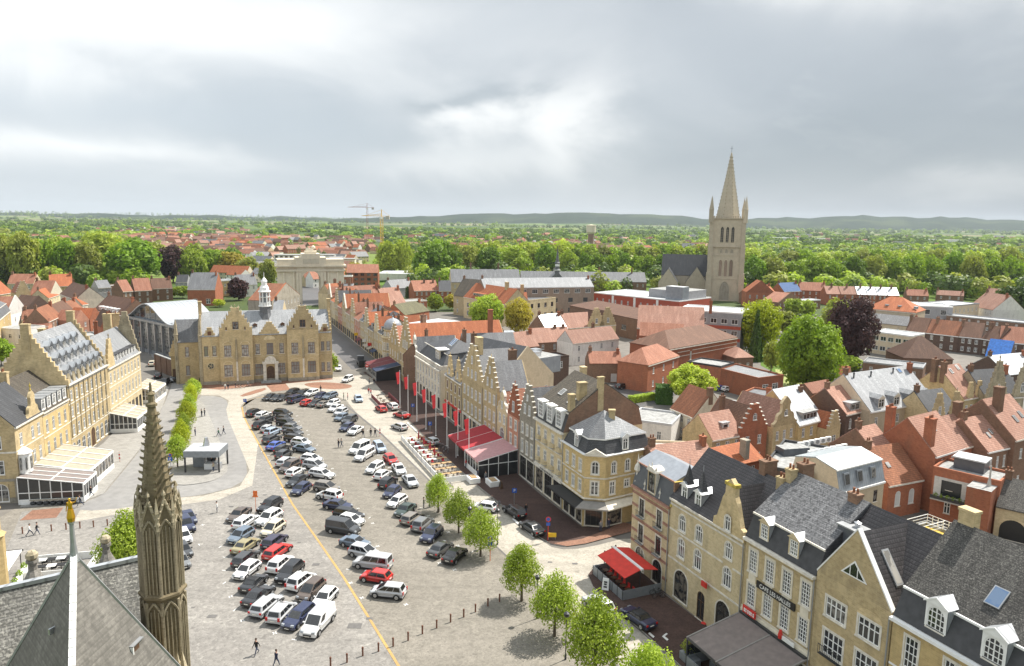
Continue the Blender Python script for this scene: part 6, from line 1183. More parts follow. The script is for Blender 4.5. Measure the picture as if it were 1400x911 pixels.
# left: the old quarter behind the hotel row
L=[('yellow house with grey mansard at the left picture edge',(-12,446),(14,425),9.5,None,dict(D=10,rh=4.4,kind='mans',wall='ochre_brick',roof='slate',gm='slate',rows=w2(9.5,4,fl=3),group=None)),('blank white gabled house in the old quarter',(9,432),(38,425),8,None,dict(D=12,rh=6,kind='front',wall='white_wall',roof='terracotta',gable='tri',gtop=14.6,trim=None)),('dark brown gabled house behind the blank white gable',(38,421),(70,418),7,None,dict(D=12,rh=4,kind='front',wall='dark_brick',roof='brown_tile',gable='tri',gtop=11.5,trim=None)),('low terracotta range before the stepped hotel roof',(29,437),(64,436),5.6,(31,424),dict(wall='pale_brick',roof='terracotta',rows=w2(5.6,4))),('second low terracotta range nearest the hotel chimney',(30,447),(66,446),5.6,(32,437),dict(wall='pink_brick',roof='terracotta',rows=w2(5.6,4))),('flat roofed white house behind the hotel garden',(-4,450),(30,452),6,None,dict(D=9,rh=0,kind='flat',wall='white_wall',roof='flat_roof',gm='white_wall',rows=[(3.2,1.2,1.4,[.5,.9],CR)],trim=None)),('steep brown roof row house right of the low ranges, first',(66,440),(84,432),7,(72,414),dict(wall='brown_brick',roof='old_tile',k=1.2)),('steep brown roof row house right of the low ranges, second',(84,432),(101,424),7,(88,410),dict(wall='brown_brick',roof='brown_tile',k=1.2)),('yellow gabled house with tall windows at the park edge',(22,402),(42,401),9,None,dict(D=11,rh=4.4,kind='front',wall='yellow_brick',roof='terracotta',gable='step',gtop=14.4,rows=w2(9,2,.9,3))),('cream gabled villa with red roofs at the park edge',(40,404),(68,404),7.6,(42,384),dict(wall='cream_wall',roof='terracotta',rows=w2(7.6,6),k=.9)),('big bright red roof at the park edge',(68,392),(100,391),8,(70,375.5),dict(wall='yellow_brick',roof='orange_tile')),('red roofed houses at the far left park edge, front one',(-8,404),(18,400),8,(-6,380),dict(wall='yellow_brick',roof='orange_tile',rows=w2(8,4))),('red roofed house behind the far left yellow gable',(10,388),(46,388),7,(12,375),dict(wall='pale_brick',roof='terracotta')),('narrow red roof between villa and long brown roof',(66,408),(84,402),7,(72,391),dict(wall='pale_brick',roof='orange_tile')),('long cream street range with ridged brown roof',(82,402),(103,410),9,(96,385),dict(wall='cream_wall',roof='brown_tile',rows=[(5.6,.9,1.9,6,CR),(2,.9,1.9,6,CR)],k=.9)),('brown brick gabled house behind the long cream range',(111,405),(131,404),9,None,dict(D=12,rh=4,kind='front',wall='brown_brick',roof='brown_tile',gable='tri',gtop=13.6,trim=None)),('orange roof house with cream front beside the brown gable',(112,417),(130,414),7,(116,404),dict(wall='cream_wall',roof='orange_tile',rows=w2(7,3))),('grey brick houses with white doors at the tree line',(134,394),(152,393),7,None,dict(D=9,rh=3.4,wall='grey_wall',roof='slate',rows=w2(7,3))),('small yellowish flat house at the tree line',(152,392),(168,391),6.4,None,dict(D=9,rh=0,kind='flat',wall='brown_brick',roof='flat_roof',trim=None)),('terracotta house with white gap, left one of the pair at the tree line',(168,399),(182,398),6.4,(169,383),dict(wall='brown_brick',roof='terracotta')),('terracotta house, right one of the pair at the tree line',(184,398),(208,397),6.4,(185,381),dict(wall='brown_brick',roof='terracotta')),('dull brown roof house behind the curved office',(208,395),(236,394),6.4,(209,381),dict(wall='brown_brick',roof='brown_tile')),('brown roofed row with white arched dormers beside the grey office',(128,424),(166,431),8,(140,403),dict(wall='brown_brick',roof='brown_tile',k=.9,dorms=[(x,.2,8.2,1.5,1.5,dict(kind='f',wall='white_paint',roof='white_paint',arch=True))for x in(-6,-3,0,3,6)])),('terracotta gabled cottage, left of two in the dense roofs',(102,440),(122,437),6,None,dict(D=9,rh=3.4,kind='front',wall='pink_brick',roof='terracotta',gable='tri',gtop=9.8,trim=None)),('terracotta gabled cottage, right of two in the dense roofs',(123,437),(140,434),6,None,dict(D=9,rh=3.6,kind='front',wall='red_brick',roof='orange_tile',gable='tri',gtop=10,trim=None)),('brown roofed brick house with orange gable edge by tall chimneys',(138,448),(164,446),7,None,dict(D=10,rh=5,kind='front',wall='red_brick',roof='brown_tile',gable='tri',gtop=12.5,trim='orange_tile')),('flat roofed low block behind the hotel roof',(112,462),(136,460),9,None,dict(D=8,rh=0,kind='flat',wall='brown_brick',roof='flat_roof',gm='flat_roof',trim=None)),('old brown roofs filling the block behind cream street range',(98,425),(113,421),6.5,(101,410),dict(wall='brown_brick',roof='old_tile')),('grey slate roofed long house behind the purple tree',(256,396),(294,396),8,(254,373),dict(wall='red_brick',roof='slate',rows=[(1,2,2.4,2,CR)],k=.9)),('yellow rendered flat house beside the small dark tree',(295,385),(320,384),8.4,None,dict(D=10,rh=0,kind='flat',wall='ochre_brick',roof='pale_slate',gm='white_paint',rows=w2(8.4,3),trim=None)),('dark grey hipped house at the purple tree',(240,386),(256,386),6,(241,376),dict(wall='grey_wall',roof='dark_slate')),('small grey house right of the purple street tree',(324,390),(352,389),6.6,(326,376),dict(wall='white_wall',roof='slate',rows=w2(6.6,3))),('grey stone gabled hall with steep brown roof left of the gate',(372,412),(410,403),8,None,dict(D=11,rh=6.2,kind='front',wall='grey_stone',roof='old_tile',gable='tri',gtop=14.6,trim='orange_tile')),('grey slate annex roof behind the courthouse lantern',(372,428),(386,428),9,(373,411),dict(wall='pale_brick',roof='pale_slate',trim=None)),('pale flat roofed house right beside the gate with chimneys',(444,392),(482,392),10,None,dict(D=12,rh=0,kind='flat',wall='grey_wall',roof='slate',gm='grey_wall',trim=None,chims=[(-2,2,10,13.6,dict(w=1.4,d=1.4)),(5,2,10,13.6,dict(w=1.4,d=1.4))])),('orange roofs stepping down beside the gate',(452,403),(474,401),8,None,dict(D=9,rh=4.5,wall='pale_brick',roof='orange_tile',trim=None)),('brick end wing right of the gate arch',(468,379),(482,379),9,None,dict(D=10,rh=0,kind='flat',wall='red_brick',roof='flat_roof',gm='white_stone',trim=None))]
for lb,pa,pb,h,pr,kw in L:hp(lb,pa,pb,h,pr,**kw)
for px,py,z0,z1,lb in((96,452,14,21,'tall yellow chimney stack between the hotel roof and old quarter'),(164,446,10,19,'tall yellow chimney stack beside the brown gable')):
 pass
 # ground
def sheet(name,px,z,m,kind='structure',world=None,edge=0.):
 pts=[at(*p,0.)for p in px]if world is None else world
 b=MB()
 if edge:b.slab_xy(pts,-.05,z,'kerb_stone',m)
 else:b.poly([(*p,z)for p in pts],m)
 me=b.mesh(name,fix=bool(edge))
 if not edge and me.polygons[0].normal.z<0:me.flip_normals()
 bm=bmesh.new(); bm.from_mesh(me); bmesh.ops.triangulate(bm,faces=[f for f in bm.faces if len(f.verts)>4]); bm.to_mesh(me); bm.free()
 return tag(put(name,me),kind=kind)
def smooth(px,n=2):
 for _ in range(n):
  o=[]
  for i in range(len(px)):
   a,b=px[i],px[(i+1)%len(px)]; o+=[(.75*a[0]+.25*b[0],.75*a[1]+.25*b[1]),(.25*a[0]+.75*b[0],.25*a[1]+.75*b[1])]
  px=o
 return px
k=NT('fields'); tc=k.n('TexCoord'); ob=tc.outputs['Object']
mp=k.n('Mapping',Vector=ob); mp.inputs['Scale'].default_value=(1,.55,1); mp.inputs['Rotation'].default_value=(0,0,.4)
v=k.n('TexVoronoi',Vector=mp.outputs[0],Scale=.0042); v.inputs['Randomness'].default_value=.8
sc_=k.n('SeparateColor'); k.set(sc_,0,v.outputs['Color'])
col=k.ramp(sc_.outputs[0],(.0,(.06,.10,.025)),(.3,(.10,.15,.03)),(.5,(.15,.20,.05)),(.65,(.055,.09,.025)),(.8,(.26,.21,.135)),(.95,(.17,.20,.07)))
col.node.color_ramp.interpolation='CONSTANT'
nz=k.noise(ob,.02,5); col=k.mix(k.ramp(nz,(.4,0.),(.7,.35)),col,(.10,.13,.05))
k.set(k.b,'Base Color',col); k.set(k.b,'Roughness',.95); k.set(k.b,'Specular IOR Level',.1); M['fields']=k.mat
b=MB(); nx=28
xs=[-9000+18000*i/nx for i in range(nx+1)]; ys=[-600,-100,0,150,300,450,600,900,1300,2000,3000,4000,5000,6000,7000,8000,9000,10200]
def hz(x,y):
 t=max(0,min(1,(y-3500)/4500)); return t*t*(3-2*t)*(12+10*math.sin(x*.0011+1)+8*math.sin(x*.0023))
idx=[[len(b.v)+0]for _ in ys]
for j,y in enumerate(ys):
 idx[j]=[]
 for x in xs:idx[j].append(len(b.v)); b.v.append((x,y,hz(x,y)-.15))
kk=b.mi('fields')
for j in range(len(ys)-1):
 for i in range(nx):b.f.append([idx[j][i],idx[j][i+1],idx[j+1][i+1],idx[j+1][i]]); b.m.append(kk)
tag(b.build('terrain',fix=False),kind='structure')
sheet('town_ground',None,-.01,'town_ground',world=[(-190,20),(190,20),(235,330),(190,352),(70,352),(-60,345),(-200,330),(-240,250)])
sheet('market_square',[(-60,911),(-90,760),(30,690),(140,612),(196,560),(262,524),(455,512),(520,516),(560,560),(612,606),(690,690),(735,742),(800,800),(880,880),(960,960),(700,1000),(200,1000)],.004,'cobble')
sheet('left_cobbles',[(-60,915),(30,700),(110,690),(237,682),(300,676),(345,660),(352,607),(400,692),(470,791),(545,911),(570,960),(100,1000)],.008,'rough_cobble')
sheet('pale_roadway',[(237,681),(278,678),(328,665),(341,643),(323,599),(308,563),(313,548),(300,541),(268,540),(264,531),(350,523),(455,516),(512,512),(532,530),(470,546),(440,534),(400,530),(362,538),(338,546),(329,556),(333,571),(353,606),(345,664),(300,683),(180,700),(100,714),(112,694),(210,683)],.012,'pale_paving')
sheet('right_roadway',smooth([(470,530),(507,521),(528,545),(556,575),(600,620),(650,665),(700,706),(735,736),(760,752),(800,750),(866,733),(866,748),(836,768),(806,785),(815,812),(845,838),(885,872),(930,915),(960,960),(890,960),(815,880),(735,800),(640,712),(577,647),(520,592),(474,553)],1),.016,'pale_paving')
sheet('kerb_gutter',[(472,555),(520,593.5),(577,648.5),(640,713.5),(735,801),(815,881),(890,961),(893,961),(818,880.5),(737.5,800.5),(642.5,713),(579.5,648),(522.5,593),(474,554)],.02,'gutter')
sheet('bus_road',smooth([(268,541),(300,542),(313,550),(308,563),(323,599),(341,642),(328,664),(278,677),(237,681),(180,694),(108,700),(112,688),(141,677),(152,664),(177,634),(192,615),(222,558),(233,533),(236,519),(222,500),(203,484),(212,478),(240,500),(262,522),(262,540),(240,570),(236,600)],1),.018,'asphalt_grey')
sheet('kiosk_platform',smooth([(256,545),(276,548),(282,560),(291,580),(313,638),(308,650),(285,661),(232,666),(236,640)],2),.14,'slab_paving',edge=1)
sheet('left_pavement',[(30,690),(141,607),(187,560),(210,520),(231,530),(222,557),(192,613),(177,632),(151,663),(141,676),(111,687),(28,694)],.13,'slab_paving',edge=1)
for nm,px in(('brick_forecourt',[(262,530),(300,533),(365,527),(455,519),(452,514),(350,521),(275,526)]),('brick_crossing',[(372,536),(397,533),(390,524),(363,526)]),('brick_island',smooth([(412,525),(440,522),(482,526),(480,531),(455,533),(425,530)],2)),('brick_strip',[(27,712),(44,698),(87,694),(77,708)]),('brick_patch',smooth([(326,541),(360,530),(366,533),(334,543)],1))):
 sheet(nm,px,.024,'red_brick_paving')
sheet('street_asphalt',None,.01,'wet_asphalt',world=[S(-3,-1.6),S(-108,-1.6),S(-108,-9.5),S(-3,-10)])
sheet('street_brick_pavement',[(508,517),(530,513),(533,505),(505,504),(497,510)],.026,'brown_brick_paving')
sheet('brown_pavement',[(531,506),(509,520),(533,548),(556,572),(600,617),(650,662),(700,702),(731,731),(754,745),(772,748),(800,744),(830,735),(863,727),(850,712),(796,722),(735,674),(690,634),(600,566)],.13,'brown_brick_paving',edge=1)
sheet('corner_pavement',[(757,744),(775,748),(800,744.5),(832,736),(866,727),(880,722),(850,715),(826,727),(796,738)],.135,'red_brick_paving')
sheet('side_street',[(863,733),(866,746),(900,735),(960,700),(940,690)],.02,'pale_paving')
sheet('near_brown_pavement',[(838,771),(812,777),(804,787),(811,803),(842,833),(883,868),(928,909),(990,965),(1180,1060),(1150,960),(980,868),(910,815),(868,772)],.13,'brown_brick_paving',edge=1)
sheet('yellow_line',None,.03,'line_yellow',world=(lambda L:[(p[0]-.16,p[1])for p in L]+[(p[0]+.16,p[1])for p in reversed(L)])([at(*p)for p in((566,948),(545,911),(508,851),(470,790),(436,741),(400,690),(376,647),(352,604),(339,581),(333,569),(331,557))]))
sheet('yellow_kerb_line',None,.03,'line_yellow',world=(lambda L:[(p[0],p[1]-.12)for p in L]+[(p[0],p[1]+.12)for p in reversed(L)])([at(*p)for p in((331,557),(336,549.5),(350,544.5),(372,541),(396,538))]))
for px in([(700,711),(729,737.5),(731,736),(702,709.5)],[(556,579),(572,594),(573.5,593),(557.5,578)],[(886,868),(893,874),(895,872),(888,866)],[(905,872),(912,878),(914,876),(907,870)],[(907,870),(911,867),(913,868.5),(909,871.5)]):sheet('white_marking',px,.14,'line_white')
for px,py,s in((432,772,.9),(485,856,1.5),(290,843,1.),(264,831,.4),(505,846,.7),(752,769,.6),(786,771,.7),(409,742,.5),(316,693,.7),(362,677,.6),(553,646,.4)):
 x,y=at(px,py); sheet('manhole_cover',None,.032,'gutter',world=[(x-s/2,y-s/3),(x+s/2,y-s/3),(x+s/2,y+s/3),(x-s/2,y+s/3)])
sheet('park_lawn',[(478,378),(600,373),(604,386),(478,393)],.01,'lawn'); sheet('park_path',[(478,382),(600,376),(600,379),(478,386)],.02,'lawn_pale')
sheet('garden_lawn',[(1040,500),(1080,520),(1130,520),(1100,480),(1040,470)],.02,'lawn'); sheet('dry_garden',[(1060,505),(1062,530),(1140,534),(1120,512)],.03,'lawn_pale')
sheet('car_yard',[(835,525),(905,515),(925,540),(870,560),(838,548)],.02,'wet_asphalt'); sheet('beyond_gate_road',None,.02,'wet_asphalt',world=[(-116,360),(-96,366),(-108,420),(-190,700),(-204,696),(-128,420)]); sheet('back_lawn',None,.0,'park_ground',world=[(-280,330),(-200,331),(-60,346),(70,353),(190,353),(300,340),(300,430),(-280,430)])
# trees and hedges
def leafmesh(name,lobes,n,size,m,seed,squash=1.,hang=0.):
 """leaf-sized faces spread through a set of lobes (x,y,z,r); denser toward each lobe's skin, with holes between"""
 r=random.Random(seed); v=[]; f=[]; tot=sum(l[3]**2 for l in lobes)
 holes=[Vector((r.gauss(0,1),r.gauss(0,1),r.gauss(0,1))).normalized()for _ in range(5)]
 for x,y,z,R_ in lobes:
  k=int(n*R_*R_/tot)
  for _ in range(k):
   d=Vector((r.gauss(0,1),r.gauss(0,1),r.gauss(0,1))).normalized()
   if any(d.dot(h)>.93 for h in holes)and r.random()<.7:continue
   rad=R_*(1-abs(r.gauss(0,.22)))*(1+.16*math.sin(5*d.x+seed)*math.sin(4*d.z+seed*2)+.1*math.sin(9*d.y+seed))
   c=Vector((x,y,z))+Vector((d.x*rad,d.y*rad,d.z*rad*squash))
   nn=(d*1.0+Vector((r.gauss(0,.55),r.gauss(0,.55),r.gauss(.25,.5)))).normalized()
   t=nn.orthogonal().normalized(); t.rotate(Matrix.Rotation(r.random()*6.28,3,nn)); u=nn.cross(t)
   s=size*r.uniform(.6,1.35); i=len(v)
   if hang:t=(t+Vector((0,0,-hang))).normalized(); u=nn.cross(t).normalized()
   v+=[tuple(c+t*s),tuple(c+u*s*.62+nn*s*.15),tuple(c-t*s),tuple(c-u*s*.62+nn*s*.15)]; f.append((i,i+1,i+2,i+3))
 me=bpy.data.meshes.new(name); me.from_pydata(v,[],f); me.materials.append(M[m]); return me
def lobes_round(seed,n=11,R_=1.,h=1.,cz=0.):
 r=random.Random(seed); o=[(0,0,cz,R_*.62)]
 for i in range(n):
  a=i*2.399+r.random()*.5; t=(i+.5)/n; z=cz+(t*2-1)*h*.62; q=math.sqrt(max(.05,1-(t*2-1)**2))*R_*.6
  o.append((q*math.cos(a),q*math.sin(a),z,R_*r.uniform(.32,.5)))
 return o
def lobes_egg(seed):
 r=random.Random(seed); o=[]
 for z,q,n,s in((.12,.42,6,.34),(.38,.46,7,.38),(.62,.34,6,.33),(.84,.17,4,.26),(1.02,.04,1,.2)):
  for i in range(n):
   a=i*6.283/n+z*5+r.random()*.4; o.append((q*math.cos(a),q*math.sin(a),z+r.uniform(-.05,.05),s*r.uniform(.8,1.15)))
 return o
def trunkmesh(name,h,r0,seed,m='bark',spread_=.35,up=.5):
 r=random.Random(seed); b=MB(); b.tube((0,0,-.1),(0,0,h*.55),r0,m,8,r0*.75); b.tube((0,0,h*.55),(.03,.02,h),r0*.75,m,7,r0*.3)
 for i in range(6):
  a=i*1.05+r.random(); z=h*(.5+.07*i); L=spread_*r.uniform(.8,1.2)
  b.tube((0,0,z),(L*math.cos(a),L*math.sin(a),z+up*r.uniform(.6,1.1)),r0*.42,m,6,r0*.12)
 return b.mesh(name)
EGG={}
def street_tree(px,py,h,w,label,group,m='lime_leaf',i=0,z0=0.,trunk=.40,dens=7500,size=.115,rz=None):
 x,y=at(px,py)
 t=empty('street_tree',(x,y,z0),rz if rz is not None else i*1.9,label,'tree',group)
 key=(m,i%3,dens,size)
 if key not in EGG:EGG[key]=(leafmesh('tree_crown',lobes_egg(20+i*3),dens,size/3.4,m,i+3),trunkmesh('tree_trunk',1.,.03,i,'bark',.22,.25))
 ch=h*(1-trunk*.85)
 o=put('crown',EGG[key][0],t,(0,0,h*trunk*.85)); o.scale=(w/2/.80,w/2/.80,ch/1.2)
 o=put('trunk',EGG[key][1],t); o.scale=(h*.8,h*.8,h*.72)
 return t
SQ=[(599,701,6.4,4.2,'leafy lime green tree farthest up the kerb row, beside three standing people'),(627,729,6.6,4.9,'lime green tree second up the kerb row, over the grey estate cars'),(657,761,6.8,5.4,'lime green tree behind the two black parked saloons'),(713,822,7.4,4.9,'lime green tree with clear trunk between bollards and road'),(758,870,7.4,5.5,'lime green tree beside the red post and round shadow, before the scarlet awning'),(813,938,9.6,6.4,'largest nearest lime green tree by the dark convertible'),(884,1000,8.6,5.8,'lime green treetop cut by the lower picture edge')]
for i,(px,py,h,w,lb)in enumerate(SQ):street_tree(px,py,h,w,lb,'lime trees along the kerb',i=i)
for i,(px,py)in enumerate(((243,640),(248,621),(252,604),(256,588),(259,573),(262,560),(265,548))):
 street_tree(px,py,6.2-.1*i+.5*(i%2),4.2-.5*(i%3),['small lime tree of the left row nearest the kiosk','second small lime tree from the kiosk in the left row','third small lime tree from the kiosk in the left row','middle small lime tree of the left row','third small lime tree from the courthouse in the left row','second small lime tree from the courthouse in the left row','small lime tree of the left row nearest the courthouse'][i],'lime trees of the left row',m='acid_leaf' if i%2 else 'lime_leaf',i=i,dens=5000,size=.14,z0=.1)
street_tree(178,800,9.5,7.4,'green tree half hidden behind the carved stone turret',None,'lime_leaf',2,dens=9500)
RND={}
def big_tree(x,y,h,w,label,m,group=None,seed=0,dens=1500,size=.14,trunk=.2,name='tree',col_=None,hang=0.,lobes=None,sq=1.):
 key=(m,seed%4,dens,size,lobes)
 if key not in RND:
  lb=lobes_round(seed*7+1,13)if lobes is None else{'cone':[(0,0,-1+.2*i,.62-.055*i)for i in range(10)],'col':[(0,0,-.9+.3*i,.5-.03*abs(i-2))for i in range(7)]}[lobes]
  RND[key]=(leafmesh('tree_crown',lb,dens,size,m,seed,hang=hang),trunkmesh('tree_trunk',1.,.032,seed,'bark',.2,.22))
 t=empty(name,(x,y,0),seed*1.3,label,'tree',group)
 ch=h*(1-trunk*.55); o=put('crown',RND[key][0],t,(0,0,h-ch/2)); o.scale=(w/2/.98,w/2/.98,ch/2/1.0)
 o=put('trunk',RND[key][1],t); o.scale=(h*.6,h*.6,h*.62); return t
def pt_tree(px,ytop,ybase,wpx,label,m,**kw):
 x,y=at(px,ybase); zc=math.hypot(x,y)
 D=y*cP+HC*sP; w=wpx*D/F
 z=at_d(px,ytop,y)[2]; return big_tree(x,y,max(3.,z),w,label,m,**kw)
pt_tree(942,499,556,66,'yellow green willow like tree in the school yard','willow_leaf',seed=3,dens=14000,size=.055,hang=.5)
pt_tree(1103,428,531,90,'big round bright green tree in the walled garden','green_leaf',seed=5,dens=22000,size=.045,trunk=.05)
pt_tree(1163,403,500,70,'dark purple copper beech beside the big green tree','purple_leaf',seed=6,dens=20000,size=.045,trunk=.08)
pt_tree(1036,408,488,60,'bright acid green tree behind the dark conifer','acid_leaf',seed=7,dens=12000,size=.055,trunk=.05)
pt_tree(1032,421,494,30,'dark conical conifer before the acid green tree','dark_leaf',seed=8,dens=5000,size=.09,lobes='cone',trunk=.05)
pt_tree(1009,446,482,26,'bushy shrub with pale blossoms beside the school block','olive_leaf',seed=9,dens=1600,trunk=.05)
pt_tree(1054,465,508,24,'small grey green tree between conifer and big green tree','olive_leaf',seed=10,dens=1500)
pt_tree(1085,407,432,30,'fresh green bush by the garden house, left one','lime_leaf',seed=11,dens=1500,trunk=.05); pt_tree(1103,409,432,26,'fresh green bush by the garden house, right one','lime_leaf',seed=12,dens=1500,trunk=.05)
pt_tree(1108,391,410,26,'light green tree before the pinkish terrace house','lime_leaf',seed=2,dens=1200); pt_tree(1075,425,460,34,'reddish leaved shrub left of the big green tree','olive_leaf',seed=1,dens=1500)
pt_tree(1145,405,470,56,'olive green tree behind the copper beech','olive_leaf',seed=4,dens=3000,size=.1)
pt_tree(1162,487,508,32,'yellow green garden bush under the copper beech','lime_leaf',seed=3,dens=1600,trunk=.03); pt_tree(1195,491,508,21,'round clipped bush on the flat roof side','green_leaf',seed=4,dens=1400,trunk=.03)
pt_tree(1385,388,440,52,'dark round tree at the picture edge beside pink roofs','dark_leaf',seed=6,dens=4000,size=.1,trunk=.05)
pt_tree(665,402,462,50,'fresh green round tree behind the white mansard roof','lime_leaf',seed=7,dens=13000,size=.055)
pt_tree(708,407,462,40,'golden budding tree beside the fresh green tree','gold_leaf',seed=8,dens=9000,size=.055); pt_tree(595,401,426,23,'small fresh green tree near the moss roof','lime_leaf',seed=9,dens=2000); pt_tree(618,402,424,22,'small gold and green tree near the moss roof','gold_leaf',seed=10,dens=2000)
pt_tree(557,394,412,11,'small dark conifer before the brick hall','dark_leaf',seed=11,dens=1200,lobes='col',trunk=.05)
pt_tree(449,481,513,28,'bright green tree at the courthouse corner','lime_leaf',seed=12,dens=3500,size=.1,trunk=.3)
pt_tree(326,379,411,27,'small purple tree behind the courthouse roof','purple_leaf',seed=5,dens=2400); pt_tree(272,378,404,15,'slim dark green tree behind the curved office','dark_leaf',seed=3,dens=1400,lobes='col')
pt_tree(250,390,408,24,'light green bush by the curved office','lime_leaf',seed=2,dens=1200); pt_tree(230,391,408,26,'light green garden trees behind the curved roof','lime_leaf',seed=5,dens=1200); pt_tree(192,395,410,22,'round green bush among terracotta roofs','lime_leaf',seed=1,dens=1200)
pt_tree(300,409,420,18,'yellow flowering bush behind the courthouse roof','acid_leaf',seed=1,dens=900)
pt_tree(2,461,500,36,'bright green tree at the left picture edge behind the hotel','green_leaf',seed=2,dens=3000,size=.1)
B=[(12,318,392,46,'olive_leaf','pale flowering chestnut at the left end of the park belt'),(38,316,394,44,'olive_leaf','second flowering chestnut of the park belt'),(66,325,392,38,'green_leaf','green tree right of the flowering chestnuts'),(92,326,392,40,'deep_leaf','dark green tree in the middle of the left park belt'),(86,322,378,40,'lime_leaf','bright green tree rising behind the left park belt'),(122,332,392,40,'olive_leaf','flowering green tree left of the darkest park tree'),(140,316,372,58,'willow_leaf','tall yellow green tree behind the darkest park tree'),(182,328,390,74,'deep_leaf','broadest dark green tree of the left park'),(237,334,386,40,'purple_leaf','purple copper beech at the right end of left park'),(264,340,386,40,'lime_leaf','bright green tree right of the copper beech'),(290,340,378,36,'green_leaf','mid green tree between copper beech and gate'),(318,343,378,40,'gold_leaf','golden green tree between copper beech and gate'),(340,350,382,30,'olive_leaf','olive tree two places left of the gate'),(366,354,392,26,'olive_leaf','olive tree touching the gate left side'),(485,358,386,26,'gold_leaf','low golden tree right of the gate'),(532,326,378,34,'willow_leaf','tall airy yellow green tree on the lawn, left'),(552,326,378,26,'willow_leaf','airy yellow green tree on the lawn, right'),(500,362,380,24,'gold_leaf','low gold shrub at the edge of lawn'),(588,329,388,50,'deep_leaf','large dark green tree at the lawn corner'),(614,331,386,40,'deep_leaf','dark green tree right of the lawn corner tree'),(640,334,380,44,'olive_leaf','olive gold tree behind the convent roof'),(668,338,382,40,'deep_leaf','dark green tree behind the convent roof'),(700,334,376,46,'lime_leaf','bright green tree left of the bell turret'),(722,328,374,44,'willow_leaf','yellow green crown rising left of the bell turret'),(748,334,380,36,'deep_leaf','dark green tree behind the bell turret'),(776,342,382,32,'lime_leaf','bright green tree touching the bell turret right side')]
for i,(px,y0,yb,w,m,lb)in enumerate(B):pt_tree(px,y0,yb,w,lb,m,seed=i,dens=6000,size=.08,group='big trees of the rampart park',trunk=.1)
ordn=['first','second','third','fourth','fifth','sixth','seventh','eighth','ninth','tenth','eleventh','twelfth','thirteenth','fourteenth','fifteenth','sixteenth','seventeenth','eighteenth']
for i in range(11):
 px=800+i*17.5; pt_tree(px,346-abs(i-5)*.3+(i%3),384,23,f'{ordn[i]} round clipped looking tree from bell turret in the rampart avenue',['deep_leaf','green_leaf','green_leaf'][i%3],seed=i,dens=1600,size=.13,group='rampart avenue trees',trunk=.12)
for i in range(10):
 px=806+i*17; pt_tree(px,332+2*(i%3),364,26,f'{ordn[i]} taller tree from bell turret behind the rampart avenue',['lime_leaf','olive_leaf','green_leaf','willow_leaf'][i%4],seed=i+2,dens=1200,size=.14,group='trees behind the rampart avenue',trunk=.1)
for i in range(15):
 px=1030+i*27; y0=348+(i*7%5)*1.6-(4 if 5<i<13 else 0); pt_tree(px,y0,399+(i>10)*4,36,f'{ordn[i]} tree from the church tower in the front rampart belt',['deep_leaf','green_leaf','green_leaf','olive_leaf','green_leaf'][(i*3)%5],seed=i,dens=5000,size=.08,group='front rampart belt right of the church',trunk=.08)
for i in range(16):
 px=1026+i*25; y0=338+(i*5%7)*1.2; pt_tree(px,y0,374+i*.7,34,f'{ordn[i]} tree from the church tower in the rear rampart belt',['lime_leaf','willow_leaf','green_leaf','olive_leaf'][(i*3+1)%4],seed=i+1,dens=3600,size=.09,group='rear rampart belt right of the church',trunk=.08)
for i in range(13):
 px=6+i*26; pt_tree(px,322+(i*5%7)*1.5+(i>8)*9,366,34,f'{ordn[i]} tree from the picture edge in the rear left park belt',['lime_leaf','olive_leaf','green_leaf','willow_leaf','deep_leaf'][(i*2)%5],seed=i+3,dens=1400,size=.135,group='rear left park belt',trunk=.1)
for i in range(9):
 px=600+i*24; pt_tree(px,326+(i*5%7)*1.3,362,34,f'{ordn[i]} tree behind the lawn corner in the rear central belt',['lime_leaf','olive_leaf','green_leaf','willow_leaf'][(i*3+2)%4],seed=i+5,dens=1400,size=.135,group='rear central belt',trunk=.1)
def hedge(pa,pb,w,h,label,m='hedge_leaf',z0=0.):
 a,b_=at(*pa),at(*pb); L=math.dist(a,b_); rz=math.atan2(b_[1]-a[1],b_[0]-a[0]); r=random.Random(int(pa[0])); v=[]; f=[]
 def lf(c,nn):
  t=nn.orthogonal().normalized(); t.rotate(Matrix.Rotation(r.random()*6.28,3,nn)); u=nn.cross(t); s=r.uniform(.1,.22); i=len(v)
  v.extend([tuple(c+t*s),tuple(c+u*s*.6),tuple(c-t*s),tuple(c-u*s*.6)]); f.append((i,i+1,i+2,i+3))
 for _ in range(int(60*(L*h*2+L*w))):
  k=r.random(); x=r.uniform(-L/2,L/2)
  if k<.45:c=Vector((x,r.uniform(-w/2,w/2),h)); nn=Vector((r.gauss(0,.5),r.gauss(0,.5),1))
  elif k<.8:c=Vector((x,-w/2,r.uniform(0,h))); nn=Vector((r.gauss(0,.5),-1,r.gauss(.3,.5)))
  else:s=r.choice((-1,1)); c=Vector((s*L/2,r.uniform(-w/2,w/2),r.uniform(0,h))); nn=Vector((s,r.gauss(0,.5),r.gauss(.3,.5)))
  lf(c+Vector((r.gauss(0,.06),r.gauss(0,.06),r.gauss(0,.06))),nn.normalized())
 me=bpy.data.meshes.new('hedge_leaves'); me.from_pydata(v,[],f); me.materials.append(M[m])
 o=put('hedge',me,None,((a[0]+b_[0])/2,(a[1]+b_[1])/2,z0),(0,0,rz)); tag(o,label,'hedge')
 b=MB(); b.box(-L/2+.1,-w/2+.1,0,L/2-.1,w/2-.1,h-.12,m); b.build('hedge_core',o)
hedge((274,524),(300,523),2.0,1.5,'clipped dark green hedge under the courthouse left corner'); hedge((238,497),(266,515),2.2,1.6,'long dark hedge beside the side street at the courthouse'); hedge((437,513),(453,511.5),2.0,1.8,'clipped hedge under the bright corner tree')
